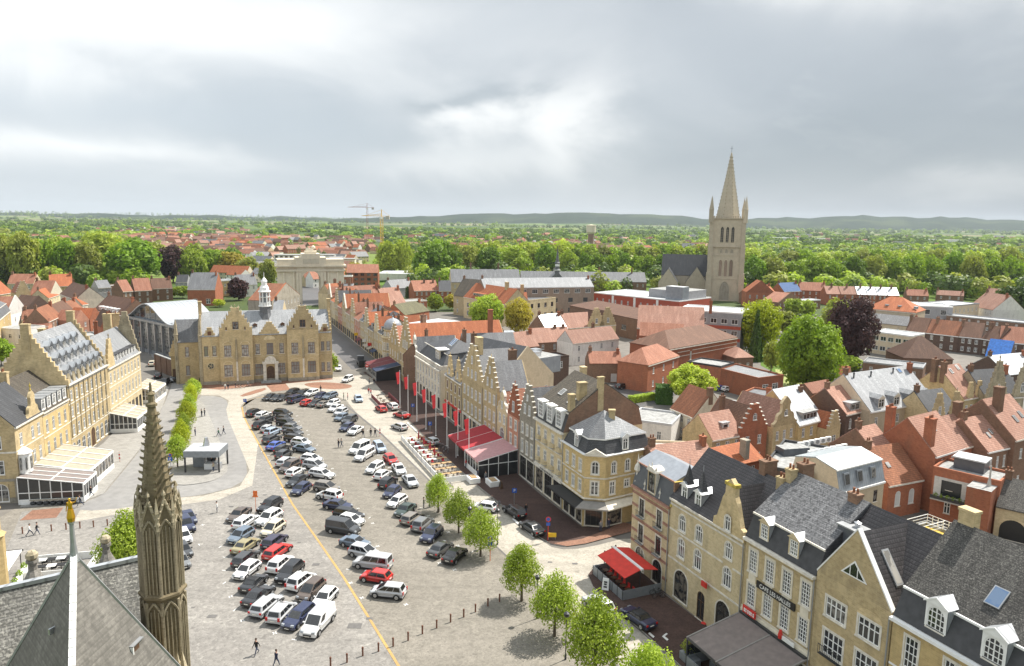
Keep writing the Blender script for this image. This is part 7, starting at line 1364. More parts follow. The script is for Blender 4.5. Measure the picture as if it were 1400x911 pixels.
hedge((862,551),(894,546),2.0,1.6,'yellowish clipped hedge at the yard parking','lime_leaf'); hedge((896,550),(918,551),5,4.2,'tall dark hedge below the willow like tree'); hedge((1085,521),(1108,519),4,3.0,'clipped block hedge at foot of the big green tree','green_leaf')
hedge((480,380.5),(598,375.5),1.5,1.3,'long dark hedge along the far side of lawn'); hedge((480,388),(570,384),1.4,1.2,'dark hedge line across the lawn middle'); hedge((1186,481),(1236,487),3,1.6,'green shrubs in front of the beige flat block','green_leaf')
# cars: one of each kind with its parts, then copies
KIND={'hatchback':(4.0,1.74,.92,1.46,[(-2.0,.35),(-2.0,.78),(-1.93,.93),(1.0,.93),(1.75,.80),(1.98,.62),(2.0,.3)],(-1.92,1.05,-1.45,.30),2),'saloon':(4.55,1.78,.93,1.43,[(-2.27,.35),(-2.27,.85),(-2.15,.97),(-1.4,.97),(1.05,.93),(1.95,.80),(2.24,.6),(2.27,.3)],(-1.62,1.08,-.95,.30),2),'estate':(4.6,1.79,.93,1.47,[(-2.3,.35),(-2.3,.82),(-2.22,.94),(1.05,.93),(1.95,.80),(2.26,.6),(2.3,.3)],(-2.2,1.1,-1.85,.32),3),'SUV':(4.5,1.85,1.05,1.68,[(-2.25,.42),(-2.25,.95),(-2.17,1.06),(1.0,1.05),(2.0,.94),(2.22,.75),(2.25,.4)],(-2.13,1.05,-1.7,.30),3),'people carrier':(4.35,1.8,1.0,1.64,[(-2.17,.36),(-2.17,.9),(-2.08,1.0),(1.15,.99),(1.9,.82),(2.14,.6),(2.17,.3)],(-2.05,1.35,-1.7,.25),3),'panel van':(4.95,1.9,1.12,1.95,[(-2.47,.38),(-2.47,1.0),(-2.45,1.13),(1.3,1.12),(2.2,.95),(2.44,.7),(2.47,.32)],(-2.44,1.45,-2.38,.62),1),'minibus':(4.9,1.9,1.1,1.95,[(-2.45,.38),(-2.45,1.0),(-2.42,1.11),(1.35,1.1),(2.15,.95),(2.42,.7),(2.45,.32)],(-2.4,1.5,-2.28,.65),3),'convertible':(4.4,1.78,.92,1.36,[(-2.2,.35),(-2.2,.82),(-2.1,.95),(-1.3,.95),(1.0,.93),(1.9,.80),(2.17,.6),(2.2,.3)],(-1.35,1.0,-.8,.22),1)}
def car_meshes(kind):
 L,W,zb,zr,out,(bx0,bx1,rx0,rx1),panes=KIND[kind]; P_={}
 b=MB(); hw=W/2
 ins=[(-hw+.02,.10),(-hw,.0),(-hw+.10,-.0),]
 ys=[(-hw+.07,.06,.95),(-hw,0.,.90),(-hw+.05,0,.985),(-hw+.16,0,1.),(hw-.16,0,1.),(hw-.05,0,.985),(hw,0.,.90),(hw-.07,.06,.95)]
 zm=sum(z for x,z in out)/len(out); rings=[]
 for y,d,zk in((-hw+.10,.03,0),(-hw,0,1),(-hw+.07,0,2),(-hw+.2,0,3),(hw-.2,0,3),(hw-.07,0,2),(hw,0,1),(hw-.10,.03,0)):
  ring_=[]
  for x,z in out:
   if zk==0:zz=z if z<.5 else.42+(z-.42)*.1; xx=x*.985
   elif zk==1:zz=z if z<.5 else z*.86; xx=x*.985
   elif zk==2:zz=z if z<.5 else z*.965; xx=x*.992
   else:zz=z; xx=x
   if x>L*.38:xx-=.10*max(0,(abs(y)-hw*.5)/hw)*2
   if x<-L*.45:xx+=.05*max(0,(abs(y)-hw*.5)/hw)*2
   ring_.append(len(b.v)); b.v.append((xx,y,max(.24,zz)))
  rings.append(ring_)
 k=b.mi('car_paint'); n=len(out)
 for r0,r1 in zip(rings,rings[1:]):
  for i in range(n):j=(i+1)%n; b.f.append([r0[i],r0[j],r1[j],r1[i]]); b.m.append(k if i<n-1 else b.mi('black'))
 b.f.append(list(reversed(rings[0]))); b.m.append(k); b.f.append(list(rings[-1])); b.m.append(k)
 bw,rw=hw-.09,hw-(.24 if zr<1.9 else.15); zt=zr-.05
 gp=[(bx0,-bw,zb-.03),(bx1,-bw,zb-.03),(bx1,bw,zb-.03),(bx0,bw,zb-.03),(rx0,-rw,zt),(rx1,-rw,zt),(rx1,rw,zt),(rx0,rw,zt)]
 b.hexa(gp,'car_paint' if kind!='convertible' else 'black'); xm=(rx0+rx1)/2
 b.hexa([(rx0,-rw,zt),(rx1,-rw,zt),(rx1,rw,zt),(rx0,rw,zt),(rx0+.12,-rw+.16,zr),(rx1-.14,-rw+.16,zr),(rx1-.14,rw-.16,zr),(rx0+.12,rw-.16,zr)],'car_paint' if kind!='convertible' else 'black')
 wx=L*.305; wr=.33 if zr<1.6 else.36
 for x in(-wx-.03,wx):
  for s in(-1,1):
   pts=[(x+(wr+.06)*math.cos(math.pi*t/8),wr+(wr+.06)*math.sin(math.pi*t/8))for t in range(9)]
   y=s*(hw+.004); b.poly([(p,y,q)for p,q in pts],'black')
 b.box(-L/2+.15,-hw+.03,.2,L/2-.2,hw-.03,.3,'black'); b.box(L/2-.06,-.45,.42,L/2+.012,.45,.56,'black'); b.box(-L/2-.01,-hw+.2,.33,-L/2+.05,hw-.2,.42,'black')
 b.box(L/2-.02,-.26,.34,L/2+.02,.26,.44,'plate'); b.box(-L/2-.02,-.26,.6,-L/2+.01,.26,.71,'plate')
 for s in(-1,1):b.box(bx1-.28,s*(bw+.02)-(.0 if s>0 else.2),zb+.0,bx1-.14,s*(bw+.02)+(.2 if s>0 else 0.),zb+.15,'car_paint')
 P_['body']=b.mesh('car_body')
 def lerp3(p,q,t):return tuple(p[i]+(q[i]-p[i])*t for i in range(3))
 def pane(a,bb,c,d,n_,u0=.05,u1=.95,v0=.08,v1=.92,o=.012):
  """a,b bottom corners; c,d top corners"""
  g=MB(); A,B_,C_,D_=map(Vector,(a,bb,c,d)); nn=(B_-A).cross(D_-A).normalized()*o
  for i in range(n_):
   s0=u0+(u1-u0)*i/n_+(.012 if i else 0); s1=u0+(u1-u0)*(i+1)/n_-(.012 if i<n_-1 else 0)
   q=[]
   for s,t in((s0,v0),(s1,v0),(s1,v1),(s0,v1)):q.append((A.lerp(B_,s)).lerp(D_.lerp(C_,s),t)+nn)
   g.poly(q,'car_glass')
  return g
 P_['windscreen']=pane(gp[1],gp[2],gp[6],gp[5],1,.06,.94,.05,.95).mesh('car_windscreen',fix=False)
 van=kind=='panel van'
 if not van:P_['rear_window']=pane(gp[3],gp[0],gp[4],gp[7],1,.1,.9,.2,.9).mesh('car_rear_window',fix=False)
 P_['side_r']=pane(gp[0],gp[1],gp[5],gp[4],panes,.70 if van else.07,.93,.14,.88).mesh('car_side_window',fix=False)
 P_['side_l']=pane(gp[2],gp[3],gp[7],gp[6],panes,.07,.30 if van else.93,.14,.88).mesh('car_side_window',fix=False)
 w=MB(); w.lathe(0,0,[(wr*.9,-.10),(wr,-.07),(wr,.07),(wr*.9,.10)],16,'rubber'); w.lathe(0,0,[(wr*.64,.102),(wr*.6,.115),(.05,.10),(0,.10)],10,'hub',cap=False); P_['wheel']=w.mesh('car_wheel'); P_['wx']=(wx,hw-.08,wr)
 h=MB(); zl=out[-2][1]+.04; h.hexa([(L/2-.22,-.17,zl-.06),(L/2-.02,-.15,zl-.06),(L/2-.10,.2,zl-.06),(L/2-.24,.2,zl-.06),(L/2-.30,-.17,zl+.12),(L/2-.10,-.15,zl+.09),(L/2-.18,.2,zl+.12),(L/2-.32,.2,zl+.14)],'headlight'); P_['headlight']=h.mesh('car_headlight'); P_['hl']=hw-.33
 t=MB(); t.box(-L/2-.015,-.12,.68 if zr<1.9 else.8,-L/2+.08,.12,.88 if zr<1.6 else 1.08,'taillight'); P_['taillight']=t.mesh('car_taillight'); P_['tl']=hw-.2
 return P_
CARM={k:car_meshes(k)for k in KIND}
def car(kind,col,x,y,hd,label,group,z=0.02,parts=True):
 P_=CARM[kind]; r=empty('parked_car' if 'van' not in kind and kind!='minibus' else 'parked_van',(x,y,z),R(hd),label,'van' if kind in('panel van','minibus')else 'car',group)
 put('body',P_['body'],r,color=col)
 put('windscreen',P_['windscreen'],r)
 if 'rear_window' in P_:put('rear_window',P_['rear_window'],r)
 put('side_windows',P_['side_r'],r); put('side_windows',P_['side_l'],r)
 wx,wy,wr=P_['wx']
 for sx in(-1,1):
  for s in(-1,1):put('wheel',P_['wheel'],r,(sx*wx-(.03 if sx<0 else 0),s*wy,wr),(R(-90)*s,0,0))
 for s in(-1,1):
  h=put('headlight',P_['headlight'],r,(0,s*P_['hl'],0)); h.scale=(1,s,1); put('taillight',P_['taillight'],r,(0,s*P_['tl'],0))
 r.scale=(rnd.uniform(.93,1.05),rnd.uniform(.97,1.03),rnd.uniform(.95,1.05))
 return r
PC=dict(black=(.012,.012,.014),charcoal=(.045,.047,.05),grey=(.17,.175,.18),silver=(.46,.47,.48),white=(.76,.76,.75),red=(.50,.025,.02),blue=(.05,.10,.38),navy=(.018,.025,.07),cream=(.64,.58,.44),brown=(.10,.075,.06),gold=(.30,.26,.14),taupe=(.20,.18,.155),lightblue=(.38,.46,.56),steel=(.13,.17,.22),green=(.03,.05,.04),maroon=(.12,.06,.055),purple=(.035,.03,.06))
CN=dict(charcoal='dark grey',lightblue='pale blue',steel='blue grey',green='blackish green',navy='dark blue',purple='purplish blue')
h_,s_,e_,u_,p_,v_,m_,c_='hatchback','saloon','estate','SUV','people carrier','panel van','minibus','convertible'
ROWS=[('back row under the courthouse',250,[(s_,'black',369.6,542.5),(h_,'charcoal',379.5,543.5),(s_,'black',388,543),(m_,'navy',405,546),(h_,'red',420,550),(h_,'charcoal',431,551),(s_,'taupe',443,552),(h_,'white',455,551),(s_,'white',459,557.5),(h_,'silver',466,563),(h_,'steel',467,570),(u_,'charcoal',478,574),(h_,'navy',474,583.5),(s_,'white',486,588)]),('rearmost row behind the courthouse crossing',250,[(u_,'black',399.6,537),(e_,'black',414,537.5),(u_,'white',426,537.5),(h_,'navy',438,541),(e_,'steel',451,541)]),('row beside the yellow line',75,[(u_,'black',348.5,564),(e_,'white',360,567),(h_,'charcoal',365,572.5),(u_,'black',358.5,580),(h_,'silver',366.5,585),(p_,'lightblue',373,590),(e_,'charcoal',371.8,599.5),(s_,'blue',377,608),(h_,'black',386,613),(h_,'charcoal',388.5,620.5),(e_,'silver',390.5,630),(p_,'brown',396.5,637.5),(h_,'white',404,644.5),(s_,'black',406.5,656),(h_,'navy',411.5,667.5)]),('second row from the yellow line',-20,[(u_,'black',386.8,565),(h_,'charcoal',389,572),(e_,'black',391.5,577.5),(h_,'grey',399.5,584.5),(s_,'charcoal',401,590.5),(e_,'black',404.5,599.5),(h_,'white',412,604.5),(s_,'steel',416,613),(h_,'white',426,627),(p_,'silver',430.5,636),(e_,'white',440,647.5),(p_,'taupe',446.5,666),(p_,'white',450,677),(s_,'navy',462,690),(e_,'black',477,702.5),(h_,'white',480.5,710),(v_,'charcoal',469.5,722.5),(s_,'steel',485.5,741),(p_,'silver',498,754.5)]),('near end of the second row',166,[(m_,'silver',509,769.5),(h_,'red',514,787.5),(p_,'silver',530.5,807.5)]),('middle row by the kerb',249,[(m_,'white',491.5,613.5),(m_,'white',498.5,622),(p_,'white',512.5,639.5),(h_,'white',523.5,648.5),(u_,'black',530.5,659),(h_,'navy',536,672),(h_,'white',543,684.5),(s_,'green',554,696),(e_,'taupe',563.5,707),(p_,'grey',578,716),(u_,'navy',590,730),(s_,'charcoal',602,749),(s_,'black',622,757.5)]),('short row along the kerb',296,[(p_,'lightblue',518.5,611.5),(h_,'red',534,627.5),(s_,'white',545.5,641),(s_,'silver',561,657)]),('near left row',75,[(s_,'brown',326.5,702.5),(e_,'white',336,712),(h_,'steel',329,731.5),(s_,'gold',336,745),(e_,'charcoal',336,762),(h_,'white',337.5,778),(c_,'black',347,795.5),(s_,'black',353.5,812.5),(e_,'silver',364.5,826),(p_,'silver',385.5,835.5),(e_,'navy',408.5,842),(v_,'white',435,850.5)]),('second near row by the yellow line',74,[(u_,'black',369,691.5),(u_,'white',367.5,708),(p_,'cream',373,722.5),(e_,'purple',375.5,738.5),(e_,'red',379.5,752.5),(u_,'white',383.5,770.5),(u_,'black',396,782),(p_,'white',412,793.5),(p_,'brown',425,806.5),(h_,'white',444.5,815.5)]),('row half hidden behind the stone turret',-52,[(s_,'navy',257,706),(u_,'navy',254,717),(h_,'white',251,732),(h_,'charcoal',250,751),(h_,'grey',247,766)])]
FLIP={0:{3,4,6},2:{11,13,14},5:{3,4,8,9,11,12},7:{0,2,5,11,10},8:{0,1,2,6,8,9},3:{12}}
ordw=['first','second','third','fourth','fifth','sixth','seventh','eighth','ninth','tenth','eleventh','twelfth','thirteenth','fourteenth','fifteenth','sixteenth','seventeenth','eighteenth','nineteenth']
for ri,(nm,hd,L_)in enumerate(ROWS):
 for i,(k,c,px,py)in enumerate(L_):
  x,y=at(px,py,.7); de=lambda t:f'{CN.get(t[1], t[1])} {t[0]}'
  near=f'beside the {de(L_[i+1])}' if i==0 else(f'after the {de(L_[i-1])}' if i==len(L_)-1 else f'between {de(L_[i-1])} and {de(L_[i+1])}')
  lab=f'{de((k, c))} {near}, {nm}'
  sm=[j for j,t in enumerate(L_)if t[:2]==(k,c)]
  if len(lab.split())>16:lab=f'{de((k, c))}, {ordw[i]} from the far end, {nm}'
  h=hd+rnd.uniform(-5,5)
  flip={0:i in FLIP[0],}.get(ri,i in FLIP.get(ri,()))
  if ri in(2,7,8):h=h+180 if flip else h
  elif flip:h+=180
  car(k,PC[c],x,y,h,lab,'cars parked on the market square')
bm2=MB()
for ri,(nm,hd,L_)in enumerate(ROWS):
 for k,c,px,py in L_:
  x,y=at(px,py,.7); a=R(hd); ca,sa=math.cos(a),math.sin(a)
  for s in(1,-1):
   if rnd.random()<.25:continue
   cx_,cy_=x+ca*2.75*s-sa*1.25,y+sa*2.75*s+ca*1.25
   for w_,l_ in((.06,.3),(.3,.06)):
    if rnd.random()<.3:continue
    bm2.poly([(cx_+ca*u-sa*v,cy_+sa*u+ca*v,.028)for u,v in((-l_,-w_),(l_,-w_),(l_,w_),(-l_,w_))],'line_white')
tag(bm2.build('bay_markings',fix=False),kind='structure')
OTHER=[(p_,'white',475.4,518.5,255,'white delivery car driving out of the narrow street'),(h_,'lightblue',490,545,290,'pale blue hatchback driving on the pale road'),(h_,'red',521,558.5,120,'red hatchback on the road beside the white delivery van'),(p_,'white',537,556,118,'white delivery van parked by the red flag poles'),(c_,'red',549,567.5,140,'red convertible by the red flag poles'),(h_,'silver',546,583,135,'silver hatchback at the start of the white kerb line'),(h_,'silver',590,603.5,130,'silver hatchback beside the bicycle rack and terrace'),(s_,'white',463,503,280,'white car half hidden by the bright corner tree'),(h_,'white',662,692.5,160,'white hatchback on the road behind the kerb trees'),(e_,'black',703,699,122,'black estate parked before the clothing shop'),(s_,'charcoal',727,721.5,122,'dark grey saloon parked at the corner shop sign'),(u_,'silver',818,827,122,'silver and black SUV half behind the big lime tree'),(c_,'navy',872,844,122.5,'dark blue convertible parked below the arched shop windows'),(h_,'charcoal',216,513,110,'dark grey hatchback in the side street'),(u_,'black',224.5,522.5,280,'black SUV parked beside the third veranda'),(s_,'black',238.5,518,265,'black saloon driving down the side street'),(p_,'cream',208,497,110,'pale van far down the side street'),(h_,'black',851,528,40,'black hatchback, leftmost in the school yard'),(h_,'black',867,525.5,40,'second black hatchback in the school yard'),(h_,'grey',880,524,40,'grey hatchback in the school yard row'),(h_,'white',890,521.5,40,'white hatchback in the school yard row'),(h_,'charcoal',900,519.5,40,'dark grey hatchback at the right end of school yard row'),(s_,'black',869,545,60,'black car behind the yellowish hedge, left'),(s_,'black',888,539,60,'black car behind the yellowish hedge, right'),(h_,'blue',985,530.5,20,'blue car beside the low brick wing'),(h_,'white',996,532,20,'white car beside the blue one at the brick wing')]
for k,c,px,py,hd,lb in OTHER:car(k,PC[c],*at(px,py,.7),hd,lb,None,z=.15 if px in(537,549,590,703,727,872)else.03)
r=empty('lorry',(*at(494,500),.02),R(108),'dark flatbed lorry standing in the narrow street','lorry'); b=MB(); b.box(-3.4,-1.1,.9,1.2,1.1,1.2,'dark_metal'); b.box(-3.4,-1.1,1.2,-3.3,1.1,2.2,'dark_metal'); b.box(-3.3,-1.1,1.2,1.1,-1.05,1.7,'dark_metal'); b.box(-3.3,1.05,1.2,1.1,1.1,1.7,'dark_metal'); b.build('load_bed',r)
b=MB(); b.hexa([(1.25,-1.05,.6),(3.2,-1.05,.6),(3.2,1.05,.6),(1.25,1.05,.6),(1.25,-1.,2.7),(2.7,-1.,2.7),(2.7,1.,2.7),(1.25,1.,2.7)],'dark_lead'); b.build('cab',r); b=MB(); b.poly([(3.09,-.9,1.6),(3.09,.9,1.6),(2.83,.85,2.5),(2.83,-.85,2.5)],'car_glass'); b.build('windscreen',r,fix=False)
for x in(-2.4,2.2):
 for s in(-1,1):w=MB(); w.lathe(0,0,[(.45,-.15),(.48,-.1),(.48,.1),(.45,.15)],14,'rubber'); w.build('wheel',r,(x,s*.95,.48),(R(90),0,0))
 # people: one continuous body grown over a skeleton
def body_mesh(pose):
 st=pose.get('stride',0.); arm=pose.get('arm',.15); sit=pose.get('sit',False); z0=.92
 J={'pelvis':((0,0,z0),.135),'waist':((.0,0,z0+.15),.125),'chest':((.02,0,z0+.36),.15),'neck':((.03,0,z0+.53),.06),'headb':((.05,0,z0+.62),.085),'head':((.055,0,z0+.73),.10),'crown':((.04,0,z0+.80),.075)}
 E_=[('pelvis','waist'),('waist','chest'),('chest','neck'),('neck','headb'),('headb','head'),('head','crown')]
 for s,n in((1,'l'),(-1,'r')):
  f=st*s
  if sit:hip,kn,an,to=(.02,s*.09,z0-.04),(.42,s*.12,z0-.02),(.44,s*.12,z0-.46),(.60,s*.13,z0-.50)
  else:hip,kn,an,to=(0,s*.09,z0-.06),(f*.22+.03,s*.10,.49),(f*.42-(.08 if f<0 else 0),s*.10,.08+(.05 if f<0 else 0)),(f*.42+.12,s*.12,.045)
  J['hip'+n]=(hip,.10); J['knee'+n]=(kn,.065); J['ank'+n]=(an,.045); J['toe'+n]=(to,.042); E_+=[('pelvis','hip'+n),('hip'+n,'knee'+n),('knee'+n,'ank'+n),('ank'+n,'toe'+n)]
  g=-f*.9
  up=pose.get('raise',0)if s>0 else 0
  if up:el,wr,hd=(.12,s*.40,z0+.52),(.18,s*.52,z0+.78),(.2,s*.56,z0+.88)
  elif pose.get('bent'):el,wr,hd=(-.02,s*.25,z0+.18),(.22,s*.17,z0+.14),(.31,s*.13,z0+.16)
  else:el,wr,hd=(g*.12-.02,s*(.22+arm*.1),z0+.16),(g*.30+.04,s*(.23+arm*.2),z0-.07),(g*.33+.06,s*(.23+arm*.2),z0-.17)
  J['sho'+n]=((.01,s*.17,z0+.45),.065); J['elb'+n]=(el,.046); J['wri'+n]=(wr,.033); J['han'+n]=(hd,.04); E_+=[('chest','sho'+n),('sho'+n,'elb'+n),('elb'+n,'wri'+n),('wri'+n,'han'+n)]
 names=list(J); me=bpy.data.meshes.new('skeleton'); me.from_pydata([J[n][0]for n in names],[(names.index(a),names.index(b))for a,b in E_],[])
 o=bpy.data.objects.new('skeleton',me); COL.objects.link(o); sk=o.modifiers.new('skin','SKIN'); sk.use_smooth_shade=True
 if not me.skin_vertices:me.attributes
 for i,n in enumerate(names):me.skin_vertices[0].data[i].radius=(J[n][1],J[n][1]); me.skin_vertices[0].data[i].use_root=(n=='pelvis')
 sb=o.modifiers.new('sub','SUBSURF'); sb.levels=1; sb.render_levels=1
 bpy.context.view_layer.update(); m2=bpy.data.meshes.new_from_object(o.evaluated_get(bpy.context.evaluated_depsgraph_get())); bpy.data.objects.remove(o)
 for n in('skin','cloth','denim','rubber'):m2.materials.append(M[n])
 hands=[Vector(J['han'+n][0])for n in 'lr']
 for p in m2.polygons:
  c=p.center; k=1
  if c.z>z0+.52:k=0
  elif min((c-h).length for h in hands)<.09:k=0
  elif c.z<.10+(.0 if not sit else z0-.5-.0):k=3
  elif c.z<z0-.0 and abs(c.y)<.21 and not(c.z>z0-.2 and abs(c.y)>.19):k=2
  p.material_index=k; p.use_smooth=True
 bm=bmesh.new(); bm.from_mesh(m2)
 def blob(c,r,mi):
  g=bmesh.ops.create_icosphere(bm,subdivisions=1,radius=r,matrix=Matrix.Translation(c))
  for v in g['verts']:
   for f in v.link_faces:f.material_index=mi
 hx=.055+.09
 blob((hx+.012,0,z0+.715),.016,0)
 for s in(-1,1):blob((hx-.005,s*.032,z0+.745),.011,3); blob((.05,s*.092,z0+.73),.018,0)
 blob((hx-.008,0,z0+.672),.014,3); bm.to_mesh(m2); bm.free(); return m2
BM={'stand':body_mesh({}),'walk':body_mesh({'stride':1.}),'walk2':body_mesh({'stride':-.7}),'bent':body_mesh({'bent':1}),'sit':body_mesh({'sit':1,'bent':1})}
hb=MB(); hb.lathe(0,0,[(.06,-.05),(.105,0),(.112,.06),(.09,.12),(.04,.145),(0,.15)],10,'hair'); HAIR=hb.mesh('hair_cap',smooth=True)
def person(px,py,pose,col,hd,label,z=0.02,group=None,seat=0.):
 x,y=at(px,py,z); r=empty('person',(x,y,z-(.42 if pose=='sit' and seat else 0)),R(hd),label,'person',group)
 put('body',BM[pose],r,color=col); h=put('hair',HAIR,r,(.03,0,1.68)); h.rotation_euler=(0,R(-12),0); return r
K_=dict(black=(.012,.012,.014),red=(.45,.02,.02),white=(.7,.7,.68),blue=(.04,.07,.2),green=(.03,.12,.06),grey=(.2,.2,.2),teal=(.05,.2,.2),pink=(.6,.2,.2),yellow=(.6,.5,.05),navy=(.02,.025,.06),beige=(.5,.42,.3))
PEOPLE=[(351,895,'walk','black',250,'person in black walking beside the silver cars at lower left'),(378,911,'walk2','navy',60,'person in navy jacket at the lower picture edge on the cobbles'),(297,701,'stand','white',200,'person in white top walking alone on the cobbles near the brown saloon'),(463,612,'stand','black',230,'person in black standing in the parking aisle, left of a pair'),(467,612,'walk','grey',230,'person in grey standing in the parking aisle, right of a pair'),(496.5,598,'walk','black',300,'person in black walking past the white saloon toward the road'),(507,597,'stand','black',120,'person in black beside the orange road cones, left of two'),(513,597,'walk','black',120,'person in black nearest to the orange road cones'),(579.5,695,'stand','black',200,'person in black standing by the first kerb tree, left of three'),(587.5,694,'stand','navy',180,'person in navy standing by the first kerb tree, middle of three'),(593,692,'stand','grey',220,'person in grey standing by the first kerb tree, right of three'),(41,733,'walk','white',20,'person in pale top walking between two bollards'),(51,731,'walk2','black',20,'person in black striding between two bollards'),(110,692,'walk','black',210,'person in black walking below the brown veranda corner'),(38,686,'stand','navy',0,'person in navy at the veranda left corner'),(121,677,'stand','red',180,'person in red beside the brown veranda entrance'),(118,679,'stand','beige',200,'person in beige beside the one in red'),(125,679,'walk','black',240,'person in black leaving the brown veranda'),(276,570,'stand','black',240,'person in black on the platform, left of two by the loop road'),(280,569,'stand','grey',240,'person in grey on the platform, right of two by the loop road'),(299,597,'walk','green',200,'person in green jacket walking on the loop road'),(306,594,'walk2','black',200,'person in black walking on the loop road'),(267,596,'stand','navy',0,'person in navy standing alone behind the kiosk'),(290,638,'stand','black',180,'person in black sheltering under the kiosk roof'),(296,640,'stand','white',160,'person in white under the kiosk roof corner'),(292,645,'bent','beige',160,'person in beige before the kiosk counter'),(308,533,'stand','white',270,'person in white in front of the courthouse, left'),(312,533,'stand','black',270,'person in black in front of the courthouse, beside the one in white'),(322,531,'bent','black',200,'person in black at the courthouse bike stands'),(339,529,'walk','grey',0,'person in grey walking before the courthouse door'),(438.5,536,'stand','black',260,'person in black standing behind the dark blue rear cars'),(475.5,547,'stand','pink',200,'person in pink at the end of the back row'),(470,547,'stand','green',200,'person in green at the end of the back row'),(505,526,'stand','grey',270,'person in grey at the head of the brown pavement, left'),(511.5,526,'stand','black',270,'person in black at the head of the brown pavement, right'),(504,539,'stand','red',90,'person in dark red by the maroon terrace fence'),(507,541,'walk','pink',120,'person in pink by the maroon terrace fence'),(629,612,'walk','white',300,'person in white under the last flag poles'),(633,614,'walk2','grey',300,'person in grey under the last flag poles'),(826,771,'stand','black',0,'person in black near the scarlet awning corner, leftmost'),(836,765,'walk','yellow',30,'person in yellow near the scarlet awning corner'),(841,763,'walk2','red',30,'person in red near the scarlet awning corner'),(821,727,'stand','grey',90,'person in grey looking into the corner shop window'),(832,724,'stand','navy',100,'person in navy at the corner shop window'),(719,703,'stand','black',290,'person in black between the two parked dark cars'),(442,689,'bent','black',20,'person in black beside the dark blue saloon rear'),(653,654,'stand','navy',20,'waiter in navy beside the red awning'),(664,658,'walk','grey',100,'person in grey walking along the red awning front'),(637,640,'bent','red',200,'person in red leaning at a terrace table')]
for px,py,pose,c,hd,lb in PEOPLE:person(px,py,pose,K_[c],hd,lb,z=.15 if(px>500 and 500<py<740 and px not in(507,513,579.5,587.5,593))or 240<px<297 or px<130 and py<695 else.03)
gs=body_mesh({'raise':1}); gs.materials.clear(); gs.materials.append(M['gold'])
for p in gs.polygons:p.material_index=0
g=empty('gilded_statue',STAT,R(-80),'gilded statue with raised arm on the pyramid roof spike','statue'); o=put('figure',gs,g); o.scale=(.6,.6,.62)
m=MB(); m.lathe(0,0,[(.14,0),(.17,.18),(.11,.56)],10,'gold')
for s in():m.hexa([(-.16,s*.06,.75),(-.10,s*.06,.75),(-.16,s*.34,.62),(-.2,s*.34,.62),(-.14,s*.06,1.05),(-.09,s*.06,1.05),(-.2,s*.42,1.12),(-.24,s*.42,1.12)],'gold')
m.build('robe',g)
# street furniture, terraces, signs, flags
def mesh_thing(name,mb,loc,rz,label,cat,group=None):return tag(mb.build(name,None,loc,(0,0,rz)),label,cat,group)
def copy_tree(o,par=None):
 c=o.copy(); COL.objects.link(c); c.parent=par
 for ch in list(o.children):copy_tree(ch,c)
 return c
RZ=math.atan2(RU[1],RU[0])
fp=empty('flag_pole',(0,0,0),RZ,None,'flag pole','red flags along the terrace'); b=MB(); b.lathe(0,0,[(.18,0),(.18,.12),(.085,.15),(.05,8.9),(.09,8.95),(0,9.1)],8,'white_paint'); b.build('pole',fp)
b=MB(); n=10
for i in range(n):
 for j in range(3):
  def f(u,v):z=8.7-2.8*u; x=-.06-.85*v*(1-.35*u); return(x,.10*math.sin(u*7+v*3)*v+.05*math.sin(v*9+u*4),z-.25*v)
  b.poly([f(i/n,j/3),f(i/n,(j+1)/3),f((i+1)/n,(j+1)/3),f((i+1)/n,j/3)],'flag_red')
b.build('flag',fp)
FL=[(547,559),(558,567),(570,577),(582.5,588),(596,597),(611,611),(626,624),(641,637)]
for i,(px,py)in enumerate(FL):
 o=fp if i==0 else copy_tree(fp); o.location=(*at(px,py),.13); o.rotation_euler.z=.25*math.sin(i*2); o['label']=f'{ordw[i]} white pole with hanging red flag, counted from the maroon awning'
bo=MB(); bo.lathe(0,0,[(.09,0),(.09,.78),(.11,.8),(.11,.9),(.07,.98),(0,1.0)],8,'rust'); bm_=bo.mesh('bollard')
BO=[(402,911),(421,905),(474.5,906),(496,896),(517.5,891),(537.5,884),(558,876),(578,867),(597,859),(616,851),(634,844),(650,837),(667,829),(683,823)]
BO=[(452,911),(474.5,906),(496,897),(517.5,891),(537.5,884),(558,876),(577.5,867),(597,859),(616,851),(634,844),(650,837),(667,829),(683,823),(31,730),(70.5,726.5),(90.5,724.5),(109.5,722.5),(128,721),(147,719)]
for i,(px,py)in enumerate(BO):tag(put('bollard',bm_,None,(*at(px,py),.02)),f'{ordw[i]} rusty bollard from the lower edge in the long diagonal line' if i<13 else f'{ordw[i-13]} rusty bollard from the picture edge, behind the gilded statue','bollard','rusty bollards')
lp_=empty('street_lamp',(0,0,0),0,None,'street lamp','lamps along the kerb'); b=MB(); b.lathe(0,0,[(.11,0),(.11,.5),(.055,.6),(.045,4.6)],8,'dark_metal'); b.build('post',lp_); b=MB(); b.lathe(0,0,[(.1,4.6),(.26,4.75),(.3,5.05),(.08,5.2),(0,5.25)],10,'dark_metal'); b.build('lamp_head',lp_)
for i,(px,py,lb)in enumerate(((734,846,'slim dark street lamp between two kerb trees'),(773,902,'slim dark street lamp left of the biggest lime tree'),(642,742,'slim dark street lamp beside the second kerb tree'),(600,700,'slim dark street lamp at the three standing people'),(680,745,'slim dark street lamp beside the blue parking sign on the kerb'))):
 o=lp_ if i==0 else copy_tree(lp_); o.location=(*at(px,py),.02); o['label']=lb
